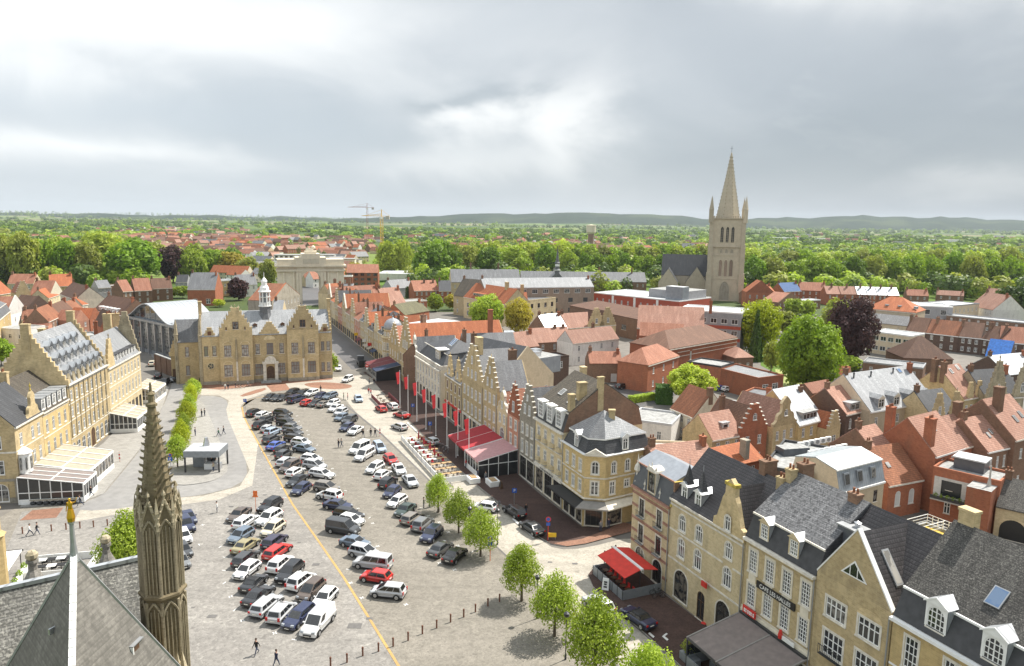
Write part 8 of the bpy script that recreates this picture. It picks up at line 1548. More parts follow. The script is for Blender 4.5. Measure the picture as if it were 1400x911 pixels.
def sign(px,py,z,parts,label,post='grey_metal',hgt=2.6,rz=0.):
 r=empty('road_sign',(*at(px,py,z),z),rz,label,'sign'); b=MB(); b.tube((0,0,0),(0,0,hgt),.045,post,8); b.build('post',r)
 for k,(shape,zc,w,h,m)in enumerate(parts):
  b=MB(); y=-.06-.012*k
  if shape=='o':b.slab_xz([(w/2*math.cos(t*math.pi/8),zc+w/2*math.sin(t*math.pi/8))for t in range(16)],y,y+.02,m)
  else:b.slab_xz([(w/2,zc-h/2),(w/2,zc+h/2),(-w/2,zc+h/2),(-w/2,zc-h/2)],y,y+.02,m)
  b.build('plate' if k==0 else 'sign_face',r)
 return r
P_SIGN=[('r',2.3,.75,.75,'blue_sign')]
for px,py,lb in((703,690,'blue parking sign on the brown pavement beside the white terrace boxes'),(564.5,568,'blue parking sign near the red convertible'),(588,594,'blue parking sign near the last silver hatchback'),(335.5,561,'blue sign at the corner of the yellow line'),(234,645,'blue and red sign at the kiosk platform corner')):
 r=sign(px,py,.13 if px>500 else.03,P_SIGN+([('o',3.0,.7,.7,'red_paint'),('o',3.0,.5,.5,'blue_sign')]if px==234 else[]),lb,hgt=3.3 if px==234 else 2.7); lettering('P',.62,'white_paint',r,(0,-.10,2.3))
sign(670,767,.02,[('o',3.1,.75,.75,'white_paint'),('o',3.1,.66,.66,'blue_sign'),('o',3.1,.3,.3,'red_paint'),('r',2.4,.5,.5,'blue_sign')],'round no parking sign with blue plate on orange post beside kerb tree','orange_paint',3.4)
sign(749,739,.14,[('o',3.1,.75,.75,'red_paint'),('o',3.1,.52,.52,'blue_sign'),('r',2.4,.55,.45,'blue_sign')],'round red and blue sign on red post by the yellow box board','red_paint',3.4)
b=MB(); b.box(-.6,-.06,.35,.6,.06,.95,'yellow_sign'); b.box(-.5,-.05,0,-.42,.05,.35,'grey_metal'); b.box(.42,-.05,0,.5,.05,.35,'grey_metal'); mesh_thing('notice_board',b,(*at(754.5,739),.14),0,'yellow temporary notice board on the corner pavement','notice board')
sign(502,514,.13,[('o',2.9,1.,1.,'red_paint'),('r',2.9,.7,.18,'white_paint'),('r',2.1,.5,.5,'white_paint')],'round red no entry sign at the mouth of the narrow street',hgt=3.5)
for px,py,lb in((350,700,'orange temporary sign on a tall post between the two near car rows'),(519.5,597,'orange and red road works sign beside people in black'),(784,855,'red striped post at the kerb beside the lime tree'),(164,632,'pair of red and white barrier boards on the left pavement')):
 r=empty('road_works_sign',(*at(px,py),.03),0,lb,'sign'); b=MB(); b.tube((0,0,0),(0,0,3.0 if px==350 else 1.9),.04,'orange_paint',6); b.build('post',r)
 b=MB()
 if px==350:b.box(-.32,-.07,2.5,.32,-.045,3.3,'orange_paint'); b.box(-.42,-.07,2.3,.42,-.045,2.49,'orange_paint')
 else:
  for k in range(5):b.box(-.14,-.06,.3+k*.3,.14,-.045,.6+k*.3,'red_paint' if k%2 else 'white_paint')
 b.build('sign_face',r)
def veranda(s0,s1,d0,d1,z1,z0,roofm,label,nb=3,glazed=True):
 """lean-to from the facade (z1) out to d1 metres in front, eave z0"""
 a,b_=SL(s0,-d0),SL(s1,-d0); org,rz,W=frame(a,b_); r=empty('glazed_veranda',(*org,.13),rz,label,'veranda'); L=d1-d0
 b=MB(); b.hexa([(-W/2,0,z1),(W/2,0,z1),(W/2,-L,z0),(-W/2,-L,z0),(-W/2,0,z1+.08),(W/2,0,z1+.08),(W/2,-L,z0+.08),(-W/2,-L,z0+.08)],roofm); b.build('roof',r)
 f=MB()
 for i in range(nb+1):
  t=-W/2+W*i/nb; f.hexa([(t-.07,0,z1+.082),(t+.07,0,z1+.082),(t+.07,-L,z0+.082),(t-.07,-L,z0+.082),(t-.07,0,z1+.2),(t+.07,0,z1+.2),(t+.07,-L,z0+.2),(t-.07,-L,z0+.2)],'white_paint')
 f.box(-W/2-.05,-L-.12,z0-.25,W/2+.05,-L-.003,z0+.14,'white_paint'); f.box(-W/2,-L*.5-.07,(z0+z1)/2+.09,W/2,-L*.5+.07,(z0+z1)/2+.19,'white_paint')
 for x in(-W/2,W/2):
  s=1 if x>0 else -1
  for k in range(7):y=-L*k/6; f.box(x-.06,y-.06,0,x+.06,y+.06,z1+(z0-z1)*k/6,'white_paint')
  f.box(x-.05,-L,0,x+.05,0,.8,'white_paint'); f.box(x-.05,-L,1.75,x+.05,0,1.87,'white_paint')
 for k in range(nb*2+1):t=-W/2+W*k/(nb*2); f.box(t-.05,-L-.1,0,t+.05,-L-.004,z0-.25,'white_paint')
 f.box(-W/2,-L-.09,0,W/2,-L-.01,.85,'white_paint'); f.build('white_frame',r)
 g=MB()
 for x in(-W/2,W/2):g.poly([(x,-L+.06,.8),(x,-.06,.8),(x,-.06,z1-.05),(x,-L+.06,z0-.05)],'shop_glass')
 if glazed:g.poly([(-W/2,-L-.05,.85),(W/2,-L-.05,.85),(W/2,-L-.05,z0-.25),(-W/2,-L-.05,z0-.25)],'shop_glass')
 g.build('glazing',r,fix=False); return r
veranda(-.8,4.4,.3,9.4,4.2,2.9,'brown_canvas','white framed veranda with brown canvas roof nearest on the left pavement',3)
veranda(4.7,15.2,.3,8.2,4.4,3.0,'cream_canvas','large white framed veranda with cream canvas roof',4)
veranda(37.3,45.5,.2,5.2,4.0,2.8,'cream_canvas','middle white veranda with pale ribbed roof and glazed end',4)
veranda(61.5,70,-2.6,1.6,4.0,2.8,'cream_canvas','farthest white veranda beside the side street cars',4)
for i in range(7):
 b=MB(); b.lathe(0,0,[(.42,0),(.46,.3),(.36,.42),(0,.42)],10,'dark_metal'); b.lathe(0,0,[(.5,.72),(.5,.76)],12,'cream_canvas'); b.tube((0,0,.4),(0,0,.74),.04,'dark_metal',6); mesh_thing('terrace_table',b,(*at(46+i*9,691-i*.3),.13),0,f'{ordw[i]} small round terrace table from the left along the brown veranda','table','tables along the brown veranda')
o=empty('kiosk',(*at(283,640,.14),.14),R(3),'grey open kiosk with flat roof and short chimney on the platform','kiosk'); b=MB(); b.box(-3.0,-2.4,2.7,3.0,2.4,3.8,'grey_panel','zinc_white'); b.box(-2.85,-2.25,3.8,2.85,2.25,3.84,'flat_white'); b.build('roof',o)
b=MB()
for x in(-2.85,2.85):
 for y in(-2.2,2.2):b.box(x-.12,y-.12,0,x+.12,y+.12,2.7,'dark_metal')
b.build('posts',o); b=MB(); b.box(-2.6,.6,0,-.6,2.1,2.69,'grey_panel'); b.box(-.2,-.8,0,1.4,1.4,1.0,'white_paint'); b.box(1.6,-1,0,2.6,.2,1.05,'steel'); b.box(-.3,.9,1.0,1.2,1.4,2.4,'dark_metal'); b.build('counter',o); b=MB(); b.lathe(-.2,.8,[(.65,3.8),(.28,5.2),(.28,5.3)],10,'steel'); b.build('vent',o)
p=S(4,-.1);
def awn(s0,s1,L,z1,z0,m,label,nb=2,legs='grey_metal',side=True):
 a,b_=S(s0,-.05),S(s1,-.05); org,rz,W=frame(a,b_); r=empty('terrace_awning',(*org,.13),rz,label,'awning'); n=nb
 for i in range(n):
  x0,x1=-W/2+W*i/n+.04,-W/2+W*(i+1)/n-.04; mm=m[i]if isinstance(m,(list,tuple))else m; b=MB(); b.hexa([(x0,0,z1),(x1,0,z1),(x1,-L,z0),(x0,-L,z0),(x0,0,z1+.06),(x1,0,z1+.06),(x1,-L,z0+.06),(x0,-L,z0+.06)],mm); b.box(x0,-L-.03,z0-.3,x1,-L-.002,z0+.06,mm); b.build('canvas',r)
 f=MB()
 for i in range(n+1):
  x=-W/2+W*i/n; f.box(x-.05,-L-.05,0,x+.05,-L+.05,z0,legs); f.hexa([(x-.035,0,z1-.03),(x+.035,0,z1-.03),(x+.035,-L,z0-.03),(x-.035,-L,z0-.03),(x-.035,0,z1+.09),(x+.035,0,z1+.09),(x+.035,-L,z0+.09),(x-.035,-L,z0+.09)],legs)
 f.build('frame',r); return r,W,L
r,W,L=awn(1.5,15.5,7.0,4.0,2.7,['maroon_canvas','maroon_canvas','navy_canvas'],'maroon and navy terrace awning at the head of the row',3); b=MB(); b.box(-W/2,-L+.06,0,W/2,-L+.1,.9,'grey_metal'); b.poly([(-W/2,-L+.08,.9),(W/2,-L+.08,.9),(W/2,-L+.08,2.6),(-W/2,-L+.08,2.6)],'shop_glass'); b.poly([(W/2-.02,-L,0),(W/2-.02,-.2,0),(W/2-.02,-.2,3.9),(W/2-.02,-L,2.6)],'shop_glass'); b.build('glazed_screen',r,fix=False)
b=MB(); o=empty('terrace_fence',(*at(526,549,.13),.13),RZ,'low maroon fenced terrace with dark tables before the maroon awning','fence')
for y0,y1,x0,x1 in((-2.2,-2.1,-5,5),(2.1,2.2,-5,5),(-2.1,2.1,4.9,5)):b.box(x0,y0,0,x1,y1,.95,'maroon_canvas')
b.build('panels',o)
for i in range(6):b=MB(); b.box(-.55,-.35,.68,.55,.35,.74,'dark_wood'); b.tube((0,0,0),(0,0,.7),.05,'dark_metal',6); c0=at(526,549,.13); p=(c0[0]+RU[0]*(1.5*i-3.6)+(.9 if i%2 else -.9)*.92,c0[1]+RU[1]*(1.5*i-3.6)+(.9 if i%2 else -.9)*.39); mesh_thing('terrace_table',b,(*p,.13),RZ,f'{ordw[i]} dark table inside the maroon fenced terrace','table','tables in the maroon terrace')
r,W,L=awn(79.2,88.8,7.4,4.3,2.9,'red_canvas','two bay bright red terrace awning midway along the row',2,'white_paint')
r2,W,L=awn(89.1,95.8,7.4,4.3,2.9,'pink_canvas','white framed pavilion with pink roof beside the red awning',1,'white_paint'); b=MB()
for k in range(6):b.box(-W/2-.05+0,-L+k*L/5-.05,0,-W/2+.05,-L+k*L/5+.05,2.9+k*.28-.06,'white_paint')if False else None
for k in range(6):x=-W/2+W*k/5; b.box(x-.05,-L-.05,0,x+.05,-L+.05,2.9,'white_paint')
for k in range(5):y=-L+L*k/4; b.box(W/2-.05,y-.05,0,W/2+.05,y+.05,2.85+1.4*k/4,'white_paint')
b.box(-W/2,-L-.04,0,W/2,-L+.04,.95,'white_paint'); b.box(W/2-.04,-L,2.2,W/2+.04,0,2.32,'white_paint'); b.build('frame_posts',r2); b=MB(); b.poly([(-W/2,-L+.01,.95),(W/2,-L+.01,.95),(W/2,-L+.01,2.9),(-W/2,-L+.01,2.9)],'shop_glass'); b.poly([(W/2-.01,-L,0),(W/2-.01,-.1,0),(W/2-.01,-.1,4.1),(W/2-.01,-L,2.85)],'shop_glass'); b.build('glazing',r2,fix=False)
o=empty('terrace_screen',(*S(81,-14.2),.13),RZ,'long low white terrace screen along the kerb below the flags','screen'); b=MB()
for k in range(9):b.box(-11+k*2.9,-.05,.08,-11+(k+1)*2.9-.1,.05,1.0,'white_paint'); b.box(-11+k*2.9-.1,-.06,0,-11+k*2.9,.06,1.08,'dark_metal')
b.box(15.0,0,.08,15.1,4.6,1.,'white_paint'); b.build('panels',o)
i=0
for k in range(9):
 for dd in(-12.6,-10.6):
  sx=71.5+k*2.75; red=k<6; b=MB(); b.box(-.9,-.4,.68,.9,.4,.75,'wood' if not red or dd>-11 else 'white_paint')
  for q in(-.6,.6):b.tube((q,0,0),(q,0,.7),.05,'dark_metal',6)
  p=S(sx,dd); mesh_thing('terrace_table',b,(*p,.13),RZ+R(90),f'{ordw[k]} terrace table from the bicycles, {"kerb" if dd < -11 else "shop"} side of the white screened terrace','table','tables of the white screened terrace')
  for q in(-.75,.75):
   b=MB(); b.box(-.22,-.22,.42,.22,.22,.47,'red_canvas' if red else 'brown_canvas'); b.box(-.22,.18,.47,.22,.23,.9,'red_canvas' if red else 'brown_canvas')
   for u in(-.2,.2):
    for v in(-.2,.2):b.box(u-.02,v-.02,0,u+.02,v+.02,.42,'dark_metal')
   p2=S(sx+q*1.0,dd); i+=1
   o=mesh_thing('terrace_chair',b,(*p2,.13),RZ+R(90 if q>0 else -90),f'{"red" if red else "brown"} terrace chair at a table of the white screened terrace','chair','red chairs of the white screened terrace' if red else 'brown chairs of the white screened terrace')
for i,(sx,dd)in enumerate(((73,-11.5),(77,-11.6),(80.5,-11.4),(84,-11.6))):
 b=MB(); b.tube((0,0,0),(0,0,2.5),.03,'steel',6); b.lathe(0,0,[(.08,.9),(.2,1.15),(.13,2.0),(.05,2.55)],8,'red_canvas'); b.lathe(0,0,[(.35,0),(.35,.08),(.05,.1)],10,'concrete'); mesh_thing('parasol',b,(*S(sx,dd),.13),0,f'{ordw[i]} folded red parasol from the bicycles in the white screened terrace','parasol','folded red parasols')
for i,(sx,dd)in enumerate(((96.8,-8.8),(99.4,-6.2))):
 o=empty('planter_bench',(*S(sx,dd),.13),RZ,['white box bench with wooden top in front of pink pavilion, nearer the kerb','white box bench with wooden top in front of pink pavilion, nearer the shops'][i],'bench'); b=MB(); b.box(-1.2,-.9,0,1.2,.9,.85,'white_paint'); b.build('box',o); b=MB(); b.box(-.9,-.5,.85,.9,.5,.93,'wood'); b.build('top',o)
b=MB(); b.hexa([(-.35,-.3,0),(.35,-.3,0),(.35,.3,0),(-.35,.3,0),(-.3,-.03,1.3),(.3,-.03,1.3),(.3,.03,1.3),(-.3,.03,1.3)],'dark_wood'); b.poly([(-.27,-.25,.35),(.27,-.25,.35),(.24,-.06,1.2),(-.24,-.06,1.2)],'black'); mesh_thing('sandwich_board',b,(*S(101.5,-5.6),.13),RZ,'dark wooden sandwich board before the grey stone gabled house','sandwich board')
a,b_=(14.2,84.6),(18.6,79.6)
org,rz,W=frame(S(133.4,-1.2),S(139.8,-1.2)); r=empty('terrace_awning',(*org,.13),rz,'scarlet double sided awning over the fenced corner terrace','awning'); L=4.4
for y0,y1,z0,z1 in((-L,-L/2+.12,2.5,3.2),(-L/2-.12+.3,.2,3.2,2.75)):
 b=MB(); b.hexa([(-W/2,y0,z0),(W/2,y0,z0),(W/2,y1,z1),(-W/2,y1,z1),(-W/2,y0,z0+.06),(W/2,y0,z0+.06),(W/2,y1,z1+.06),(-W/2,y1,z1+.06)],'scarlet_canvas'); b.build('canvas',r)
b=MB(); b.box(-W/2-.1,-L/2-.05,3.12,W/2+.1,-L/2+.32,3.32,'white_paint')
for x in(-W/2+.3,W/2-.3):b.tube((x,-L/2+.13,0),(x,-L/2+.13,3.15),.06,'dark_metal',6)
b.build('frame',r)
o=empty('terrace_screen',(*org,.13),rz,'dark grey panel fence round the scarlet awning terrace','screen'); b=MB(); b.box(-W/2-.3,-L-.4,0,W/2+.3,-L-.33,1.15,'grey_panel'); b.box(W/2+.23,-L-.33,0,W/2+.3,.6,1.15,'grey_panel'); b.box(-W/2-.3,-L-.33,0,-W/2-.23,.6,1.15,'grey_panel')
for k in range(7):x=-W/2-.3+k*(W+.6)/6; b.box(x-.04,-L-.43,0,x+.04,-L-.401,1.2,'dark_metal')
b.build('panels',o)
for k in range(6):
 p=(org[0]+math.cos(rz)*(-2.6+k*1.05)-math.sin(rz)*(-L+.9),org[1]+math.sin(rz)*(-2.6+k*1.05)+math.cos(rz)*(-L+.9)); b=MB(); b.box(-.35,-.35,.7,.35,.35,.75,'dark_wood'); b.tube((0,0,0),(0,0,.7),.05,'dark_metal',6); b.box(-.25,.4,0,.25,.8,.45,'red_paint'); b.box(-.25,.76,.45,.25,.8,.9,'red_paint')
 mesh_thing('terrace_table',b,(*p,.13),rz,f'{ordw[k]} table with red chair under the scarlet awning, from the side street','table','tables under the scarlet awning')
o=empty('sandwich_board',(*at(828,805,.13),.13),R(-18),'white A shaped sandwich board on the brown pavement','sandwich board'); b=MB(); b.hexa([(-.42,-.4,0),(.42,-.4,0),(.42,-.34,0),(-.42,-.34,0),(-.36,-.05,1.35),(.36,-.05,1.35),(.36,.01,1.35),(-.36,.01,1.35)],'white_paint'); b.hexa([(-.42,.34,0),(.42,.34,0),(.42,.4,0),(-.42,.4,0),(-.36,-.01+.02,1.35),(.36,.01,1.35),(.36,.05,1.35),(-.36,.05,1.35)],'white_paint'); b.build('panels',o); b=MB()
for z,w in((.95,.2),(.7,.16),(.4,.2)):b.box(-w,-.33+.26*(z-.3)-.06,z-.09,w,-.33+.26*(z-.3)-.03,z+.09,'black')
b.build('notice',o)
org,rz,W=frame(S(153.4,-.15),S(162.3,-.15)); r=empty('terrace_awning',(*org,.13),rz,'wide brown two bay awning of the cafe at the lower edge','awning'); L=6.6
for i in range(2):
 x0,x1=-W/2+W*i/2+.08,-W/2+W*(i+1)/2-.08; b=MB(); b.hexa([(x0,-.2,4.35),(x1,-.2,4.35),(x1,-L,3.0),(x0,-L,3.0),(x0,-.2,4.43),(x1,-.2,4.43),(x1,-L,3.08),(x0,-L,3.08)],'brown_canvas'); b.build('canvas',r)
b=MB()
for x in(-W/2,0,W/2):b.hexa([(x-.08,-.1,4.32),(x+.08,-.1,4.32),(x+.08,-L-.1,2.95),(x-.08,-L-.1,2.95),(x-.08,-.1,4.5),(x+.08,-.1,4.5),(x+.08,-L-.1,3.13),(x-.08,-L-.1,3.13)],'grey_canvas'); b.box(x-.06,-L-.06,0,x+.06,-L+.06,3,'dark_metal')
b.box(-W/2,-.3,4.3,W/2,-.01,4.62,'dark_metal'); b.box(-W/2,-L-.1,2.9,W/2,-L+.02,3.1,'dark_metal'); b.build('frame',r); b=MB(); b.box(-W/2,-L-.04,0,W/2,-L+.04,1.1,'grey_panel'); b.box(-W/2-.04,-L+.04,0,-W/2+.04,-.4,1.1,'grey_panel'); b.poly([(-W/2,-L+.05,1.1),(-W/2,-.4,1.1),(-W/2,-.4,2.2),(-W/2,-L+.05,2.2)],'glass'); b.build('screens',r,fix=False)
for i,(px,py)in enumerate(((943,906),(985,920))):
 x,y=at(px,py,.13); o=empty('planter',(x,y,.13),RZ,['dark planter box with small olive tree beside the cafe awning','dark planter with pale grass beside the cafe awning'][i],'planter'); b=MB(); b.box(-1.1,-.5,0,1.1,.5,.8,'grey_panel'); b.build('box',o); put('plant',leafmesh('planter_plant',[(0,0,1.6,.75),(.2,.1,1.2,.5)]if i==0 else[(0,0,1.1,.5)],700,.09,'olive_leaf',5+i),o,(-.4,0,0))
b=MB(); b.tube((0,0,0),(0,0,1.9),.05,'white_paint',6); b.lathe(0,0,[(.1,1.85),(.26,1.95),(.26,2.15),(.1,2.3)],10,'white_paint'); mesh_thing('heater_lamp',b,(*at(955,903,.13),.13),0,'white globe lamp standing behind the planter box','lamp')
bk=empty('bicycle',(0,0,0),0,None,'bicycle','bicycles by the terrace'); b=MB()
for s in((-.5,.05,.38),):pass
for x,nm in((-.52,'wheel'),(.52,'wheel')):
 w=MB(); n=14
 for i in range(n):a,c=2*math.pi*i/n,2*math.pi*(i+1)/n; w.tube((.33*math.cos(a),0,.33*math.sin(a)),(.33*math.cos(c),0,.33*math.sin(c)),.022,'rubber',5)
 for i in range(4):a=math.pi*i/4; w.tube((.32*math.cos(a),0,.32*math.sin(a)),(-.32*math.cos(a),0,-.32*math.sin(a)),.008,'steel',4)
 w.build('wheel',bk,(x,0,.35))
for p,q in(((-.52,0,.35),(-.15,0,.8)),((-.15,0,.8),(.38,0,.82)),((-.02,0,.35),(-.15,0,.8)),((-.02,0,.35),(.38,0,.8)),((-.52,0,.35),(-.02,0,.35)),((.52,0,.35),(.36,0,.98)),((-.15,0,.8),(-.18,0,.95))):b.tube(p,q,.02,'dark_metal',5)
b.build('bike_frame',bk); b=MB(); b.box(-.32,-.07,.94,-.06,.07,1.0,'black'); b.build('saddle',bk); b=MB(); b.tube((.34,-.25,1.02),(.34,.25,1.02),.018,'steel',5); b.build('handlebar',bk)
BK=[(598,612),(603,614.5),(608,617),(612,620),(820,786),(817,784),(898,815),(901,818),(672,690),(677,692),(683,693),(610,671),(617,668),(566,662),(327,531),(331,530.5)]
bl=['bicycle beside the silver hatchback, first in the rack','second bicycle in the rack beside the silver hatchback','third bicycle in the rack beside the silver hatchback','bicycle at the start of the white terrace screen','dark bicycle leaning at the scarlet terrace fence corner','second bicycle at the scarlet terrace fence corner','bicycle against the arched shop below the scarlet awning','second bicycle against the arched shop below the scarlet awning','bicycle parked at the end of the white terrace screen','second bicycle at the end of the white terrace screen','third bicycle at the end of the white terrace screen','bicycle locked on the kerb near the first lime tree','second bicycle on the kerb near the first lime tree','lone bicycle on the kerb opposite the silver saloon','bicycle standing before the courthouse wall','second bicycle before the courthouse wall']
for i,(px,py)in enumerate(BK):
 o=bk if i==0 else copy_tree(bk); o.location=(*at(px,py,.13 if px>590 and py<640 or px>660 else.02),.13 if px>590 and py<640 or px>660 else.02); o.rotation_euler=(R(6),0,R(30+i*23)); o['label']=bl[i]
au=empty('cooling_unit',(0,0,0),0,None,'cooling unit','white cooling units on the flat roof'); b=MB(); b.box(-.45,-.2,0,.45,.2,.85,'white_paint'); b.build('casing',au); b=MB(); b.lathe(0,0,[(.33,0),(.33,.02),(0,.02)],12,'grey_metal'); b.build('fan_grille',au,(-.05,-.2,.43),(R(90),0,0))
for i in range(13):
 px,py=((1094+i*7.6,612-i*1.55)if i<6 else(1108+(i-6)*7.6,624-(i-6)*1.6)); o=au if i==0 else copy_tree(au); o.location=(*at(px,py,9.62),9.62); o.rotation_euler.z=R(14); o['label']=f'{ordw[i if i < 6 else i-6]} white cooling unit of the {"rear" if i < 6 else "front"} rooftop row, from the left'
p=at(1083,620,9.6); b=MB(); b.box(-2.2,-1.1,0,2.2,1.1,1.1,'dark_lead','flat_roof'); mesh_thing('roof_box',b,(*p,9.6),R(14),'low black plant box beside the cooling units','plant box')
o=empty('terrace_fence',(*at(82,778),.02),R(14),'white fenced cafe terrace behind the slate pyramid','fence'); b=MB(); W=7.4
for y in(-2.4,2.4):b.box(-W/2,y-.05,0,W/2,y+.05,.95,'white_paint')
for x in(-W/2,W/2):b.box(x-.05,-2.4,0,x+.05,2.4,.95,'white_paint')
b.build('panels',o)
for i in range(4):
 for j in range(2):
  b=MB(); b.box(-.5,-.4,.66,.5,.4,.74,'black' if(i+j)%2 else 'white_paint'); b.tube((0,0,0),(0,0,.68),.05,'dark_metal',6); b.box(-.3,.55,0,.3,.9,.5,'white_paint' if(i+j)%2 else 'black'); px,py=58+i*13,773+j*9-i*1.5; mesh_thing('terrace_table',b,(*at(px,py),.02),R(14),f'{"black" if (i+j) % 2 else "white"} table {ordw[i]} from the left in the {"far" if j == 0 else "near"} row behind the pyramid','table','tables behind the pyramid')
r=empty('terrace_awning',(*at(-6,800),.02),R(20),'white canopy with black edge cut by the left picture edge','awning'); b=MB(); b.box(-3,-3,2.7,2.2,3,2.8,'white_paint'); b.box(-3,3.0,2.6,2.3,3.1,2.85,'black'); b.build('canvas',r); b=MB()
for y in(-2.8,2.8):b.tube((2,y,0),(2,y,2.7),.06,'black',6)
b.build('frame',r); b=MB(); b.box(2.3,-3,0,2.8,3,.9,'white_paint'); b.build('planter_box',r); put('plants',leafmesh('planter_plant',[(2.5,y,1.1,.4)for y in(-2,0,2)],500,.09,'green_leaf',9),r)
root,W=BALC; put('balcony_plants',leafmesh('planter_plant',[(-W/2+1+i*.8,-1.25,4.1,.35)for i in range(6)],700,.08,'green_leaf',4),root)
r=empty('furniture_hoist',(*at(884,725),.03),R(100),'tilted ladder hoist leaning against the corner shop wall','ladder hoist'); b=MB()
for s in(-.3,.3):b.tube((0,s,.9),(3.6,s,6.2),.05,'steel',6)
for k in range(12):t=k/11; b.tube((3.6*t,-.3,.9+5.3*t),(3.6*t,.3,.9+5.3*t),.03,'steel',5)
b.build('ladder',r); b=MB(); b.box(-1.2,-.5,.3,.5,.5,.9,'dark_metal'); b.build('chassis',r)
for s in(-1,1):w=MB(); w.lathe(0,0,[(.3,-.08),(.3,.08)],12,'rubber'); w.build('wheel',r,(-.4,s*.6,.3),(R(90),0,0))
for i,a0 in enumerate((-22,-30,-44)):
 b=MB(); b.box(-.04,-1.3,3.4,.04,-.05,4.4,('red_paint','white_paint','yellow_sign')[i]); p=S(a0); mesh_thing('hanging_shop_sign',b,(*p,0),RZ,f'{("red", "white", "yellow")[i]} projecting shop sign in the narrow street','shop sign')
 # beyond the ramparts: suburbs, woods, cranes, hills
r=random.Random(5)
def tree_mass(name,pts,m,size,per,label):
 """far trees that read as one mass: leaf clumps over many crowns"""
 v=[]; f=[]
 for x,y,h,w in pts:
  for _ in range(per):
   d=Vector((r.gauss(0,1),r.gauss(0,1)-.6,r.gauss(.2,1))).normalized(); rad=1-abs(r.gauss(0,.2)); c=Vector((x+d.x*w/2*rad,y+d.y*w/2*rad,h*.52+d.z*h*.5*rad))
   nn=(d+Vector((r.gauss(0,.5),r.gauss(0,.5),r.gauss(.3,.5)))).normalized(); t=nn.orthogonal().normalized(); t.rotate(Matrix.Rotation(r.random()*6.28,3,nn)); u=nn.cross(t); s=size*w*r.uniform(.6,1.3); i=len(v)
   v+=[tuple(c+t*s),tuple(c+u*s*.7),tuple(c-t*s),tuple(c-u*s*.7)]; f.append((i,i+1,i+2,i+3))
 me=bpy.data.meshes.new(name); me.from_pydata(v,[],f); me.materials.append(M[m]); return tag(put(name,me),label,'woodland',kind='stuff')
def zgr(x,y):return hz(x,y)
groups={'lime_leaf':[],'far_leaf':[],'green_leaf':[],'olive_leaf':[]}
def clump(pxa,pxb,y0,y1,n,h0=8,h1=15,ms=('far_leaf','green_leaf','lime_leaf','olive_leaf','far_leaf')):
 for _ in range(n):
  px=r.uniform(pxa,pxb); y=y0*(y1/y0)**r.random(); x=(px-700)/F*y*1.02; h=r.uniform(h0,h1)
  groups[r.choice(ms)].append((x,y,h*(1 if y<1200 else r.uniform(.6,1)),h*(r.uniform(.7,1.2)if y<1200 else r.uniform(1.2,3.2))))
clump(-60,200,420,640,150); clump(150,620,500,900,70,5,9); clump(560,1000,430,700,170); clump(1000,1480,440,760,420,9,15)
for m,pts in groups.items():tree_mass('woodland',pts,m,.09,220,'leafy green woodland and gardens beyond the rampart trees')
groups={k_:[]for k_ in groups}
clump(-120,190,640,1500,420,9,15); clump(560,1000,700,1600,520,8,13); clump(1000,1520,760,1350,900,9,14); clump(150,620,900,1900,200,6,10); clump(-150,1550,1500,3200,900,9,15,('far_leaf','far_leaf','green_leaf'))
for m,pts in groups.items():tree_mass('woodland',pts,m,.15,70,'leafy woodland and gardens toward the plain')
far={'far_leaf':[],'green_leaf':[]}
for k in range(110):
 y=1300*(8000/1300)**((k+r.random())/60); px0=r.uniform(-150,1500); L=r.uniform(60,420)*(.4+y/9000)
 n=int(L*(1.2+.8*r.random())/10*1.2)
 for j in range(n):
  px=px0+L*j/n; x=(px-700)/F*y*1.02; h=r.uniform(8,15)*(1+.3*(y>3500)); far[r.choice(('far_leaf','far_leaf','green_leaf'))].append((x+r.gauss(0,8),y+r.gauss(0,30+y*.01),h+2*zgr(x,y),h*r.uniform(1.,2.2)))
for m,pts in far.items():tree_mass('far_woods',pts,m,.15,40,'far hedgerows and copses fading across the plain')
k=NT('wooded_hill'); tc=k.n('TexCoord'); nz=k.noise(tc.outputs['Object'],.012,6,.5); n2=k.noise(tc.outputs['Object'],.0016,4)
c=k.mix(k.ramp(n2,(.52,0.),(.6,1.)),k.ramp(nz,(.3,(.010,.022,.012)),(.7,(.028,.048,.022))),(.05,.07,.03)); k.set(k.b,'Base Color',c); k.set(k.b,'Roughness',1.); k.set(k.b,'Specular IOR Level',0.); M['wooded_hill']=k.mat  # dark tones put cloud shadow into the hill colour
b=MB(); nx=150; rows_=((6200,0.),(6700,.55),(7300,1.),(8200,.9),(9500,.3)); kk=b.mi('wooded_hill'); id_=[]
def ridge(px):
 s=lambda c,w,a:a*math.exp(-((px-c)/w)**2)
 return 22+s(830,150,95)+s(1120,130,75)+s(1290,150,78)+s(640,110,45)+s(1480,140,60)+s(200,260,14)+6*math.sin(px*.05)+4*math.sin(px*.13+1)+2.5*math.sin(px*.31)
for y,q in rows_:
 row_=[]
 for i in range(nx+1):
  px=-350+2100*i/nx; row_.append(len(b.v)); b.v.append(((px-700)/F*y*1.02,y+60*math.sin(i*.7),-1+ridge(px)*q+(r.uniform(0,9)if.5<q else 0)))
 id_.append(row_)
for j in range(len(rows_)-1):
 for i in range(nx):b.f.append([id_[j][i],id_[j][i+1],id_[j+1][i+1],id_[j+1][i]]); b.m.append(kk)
tag(b.build('hills',fix=False),kind='structure')
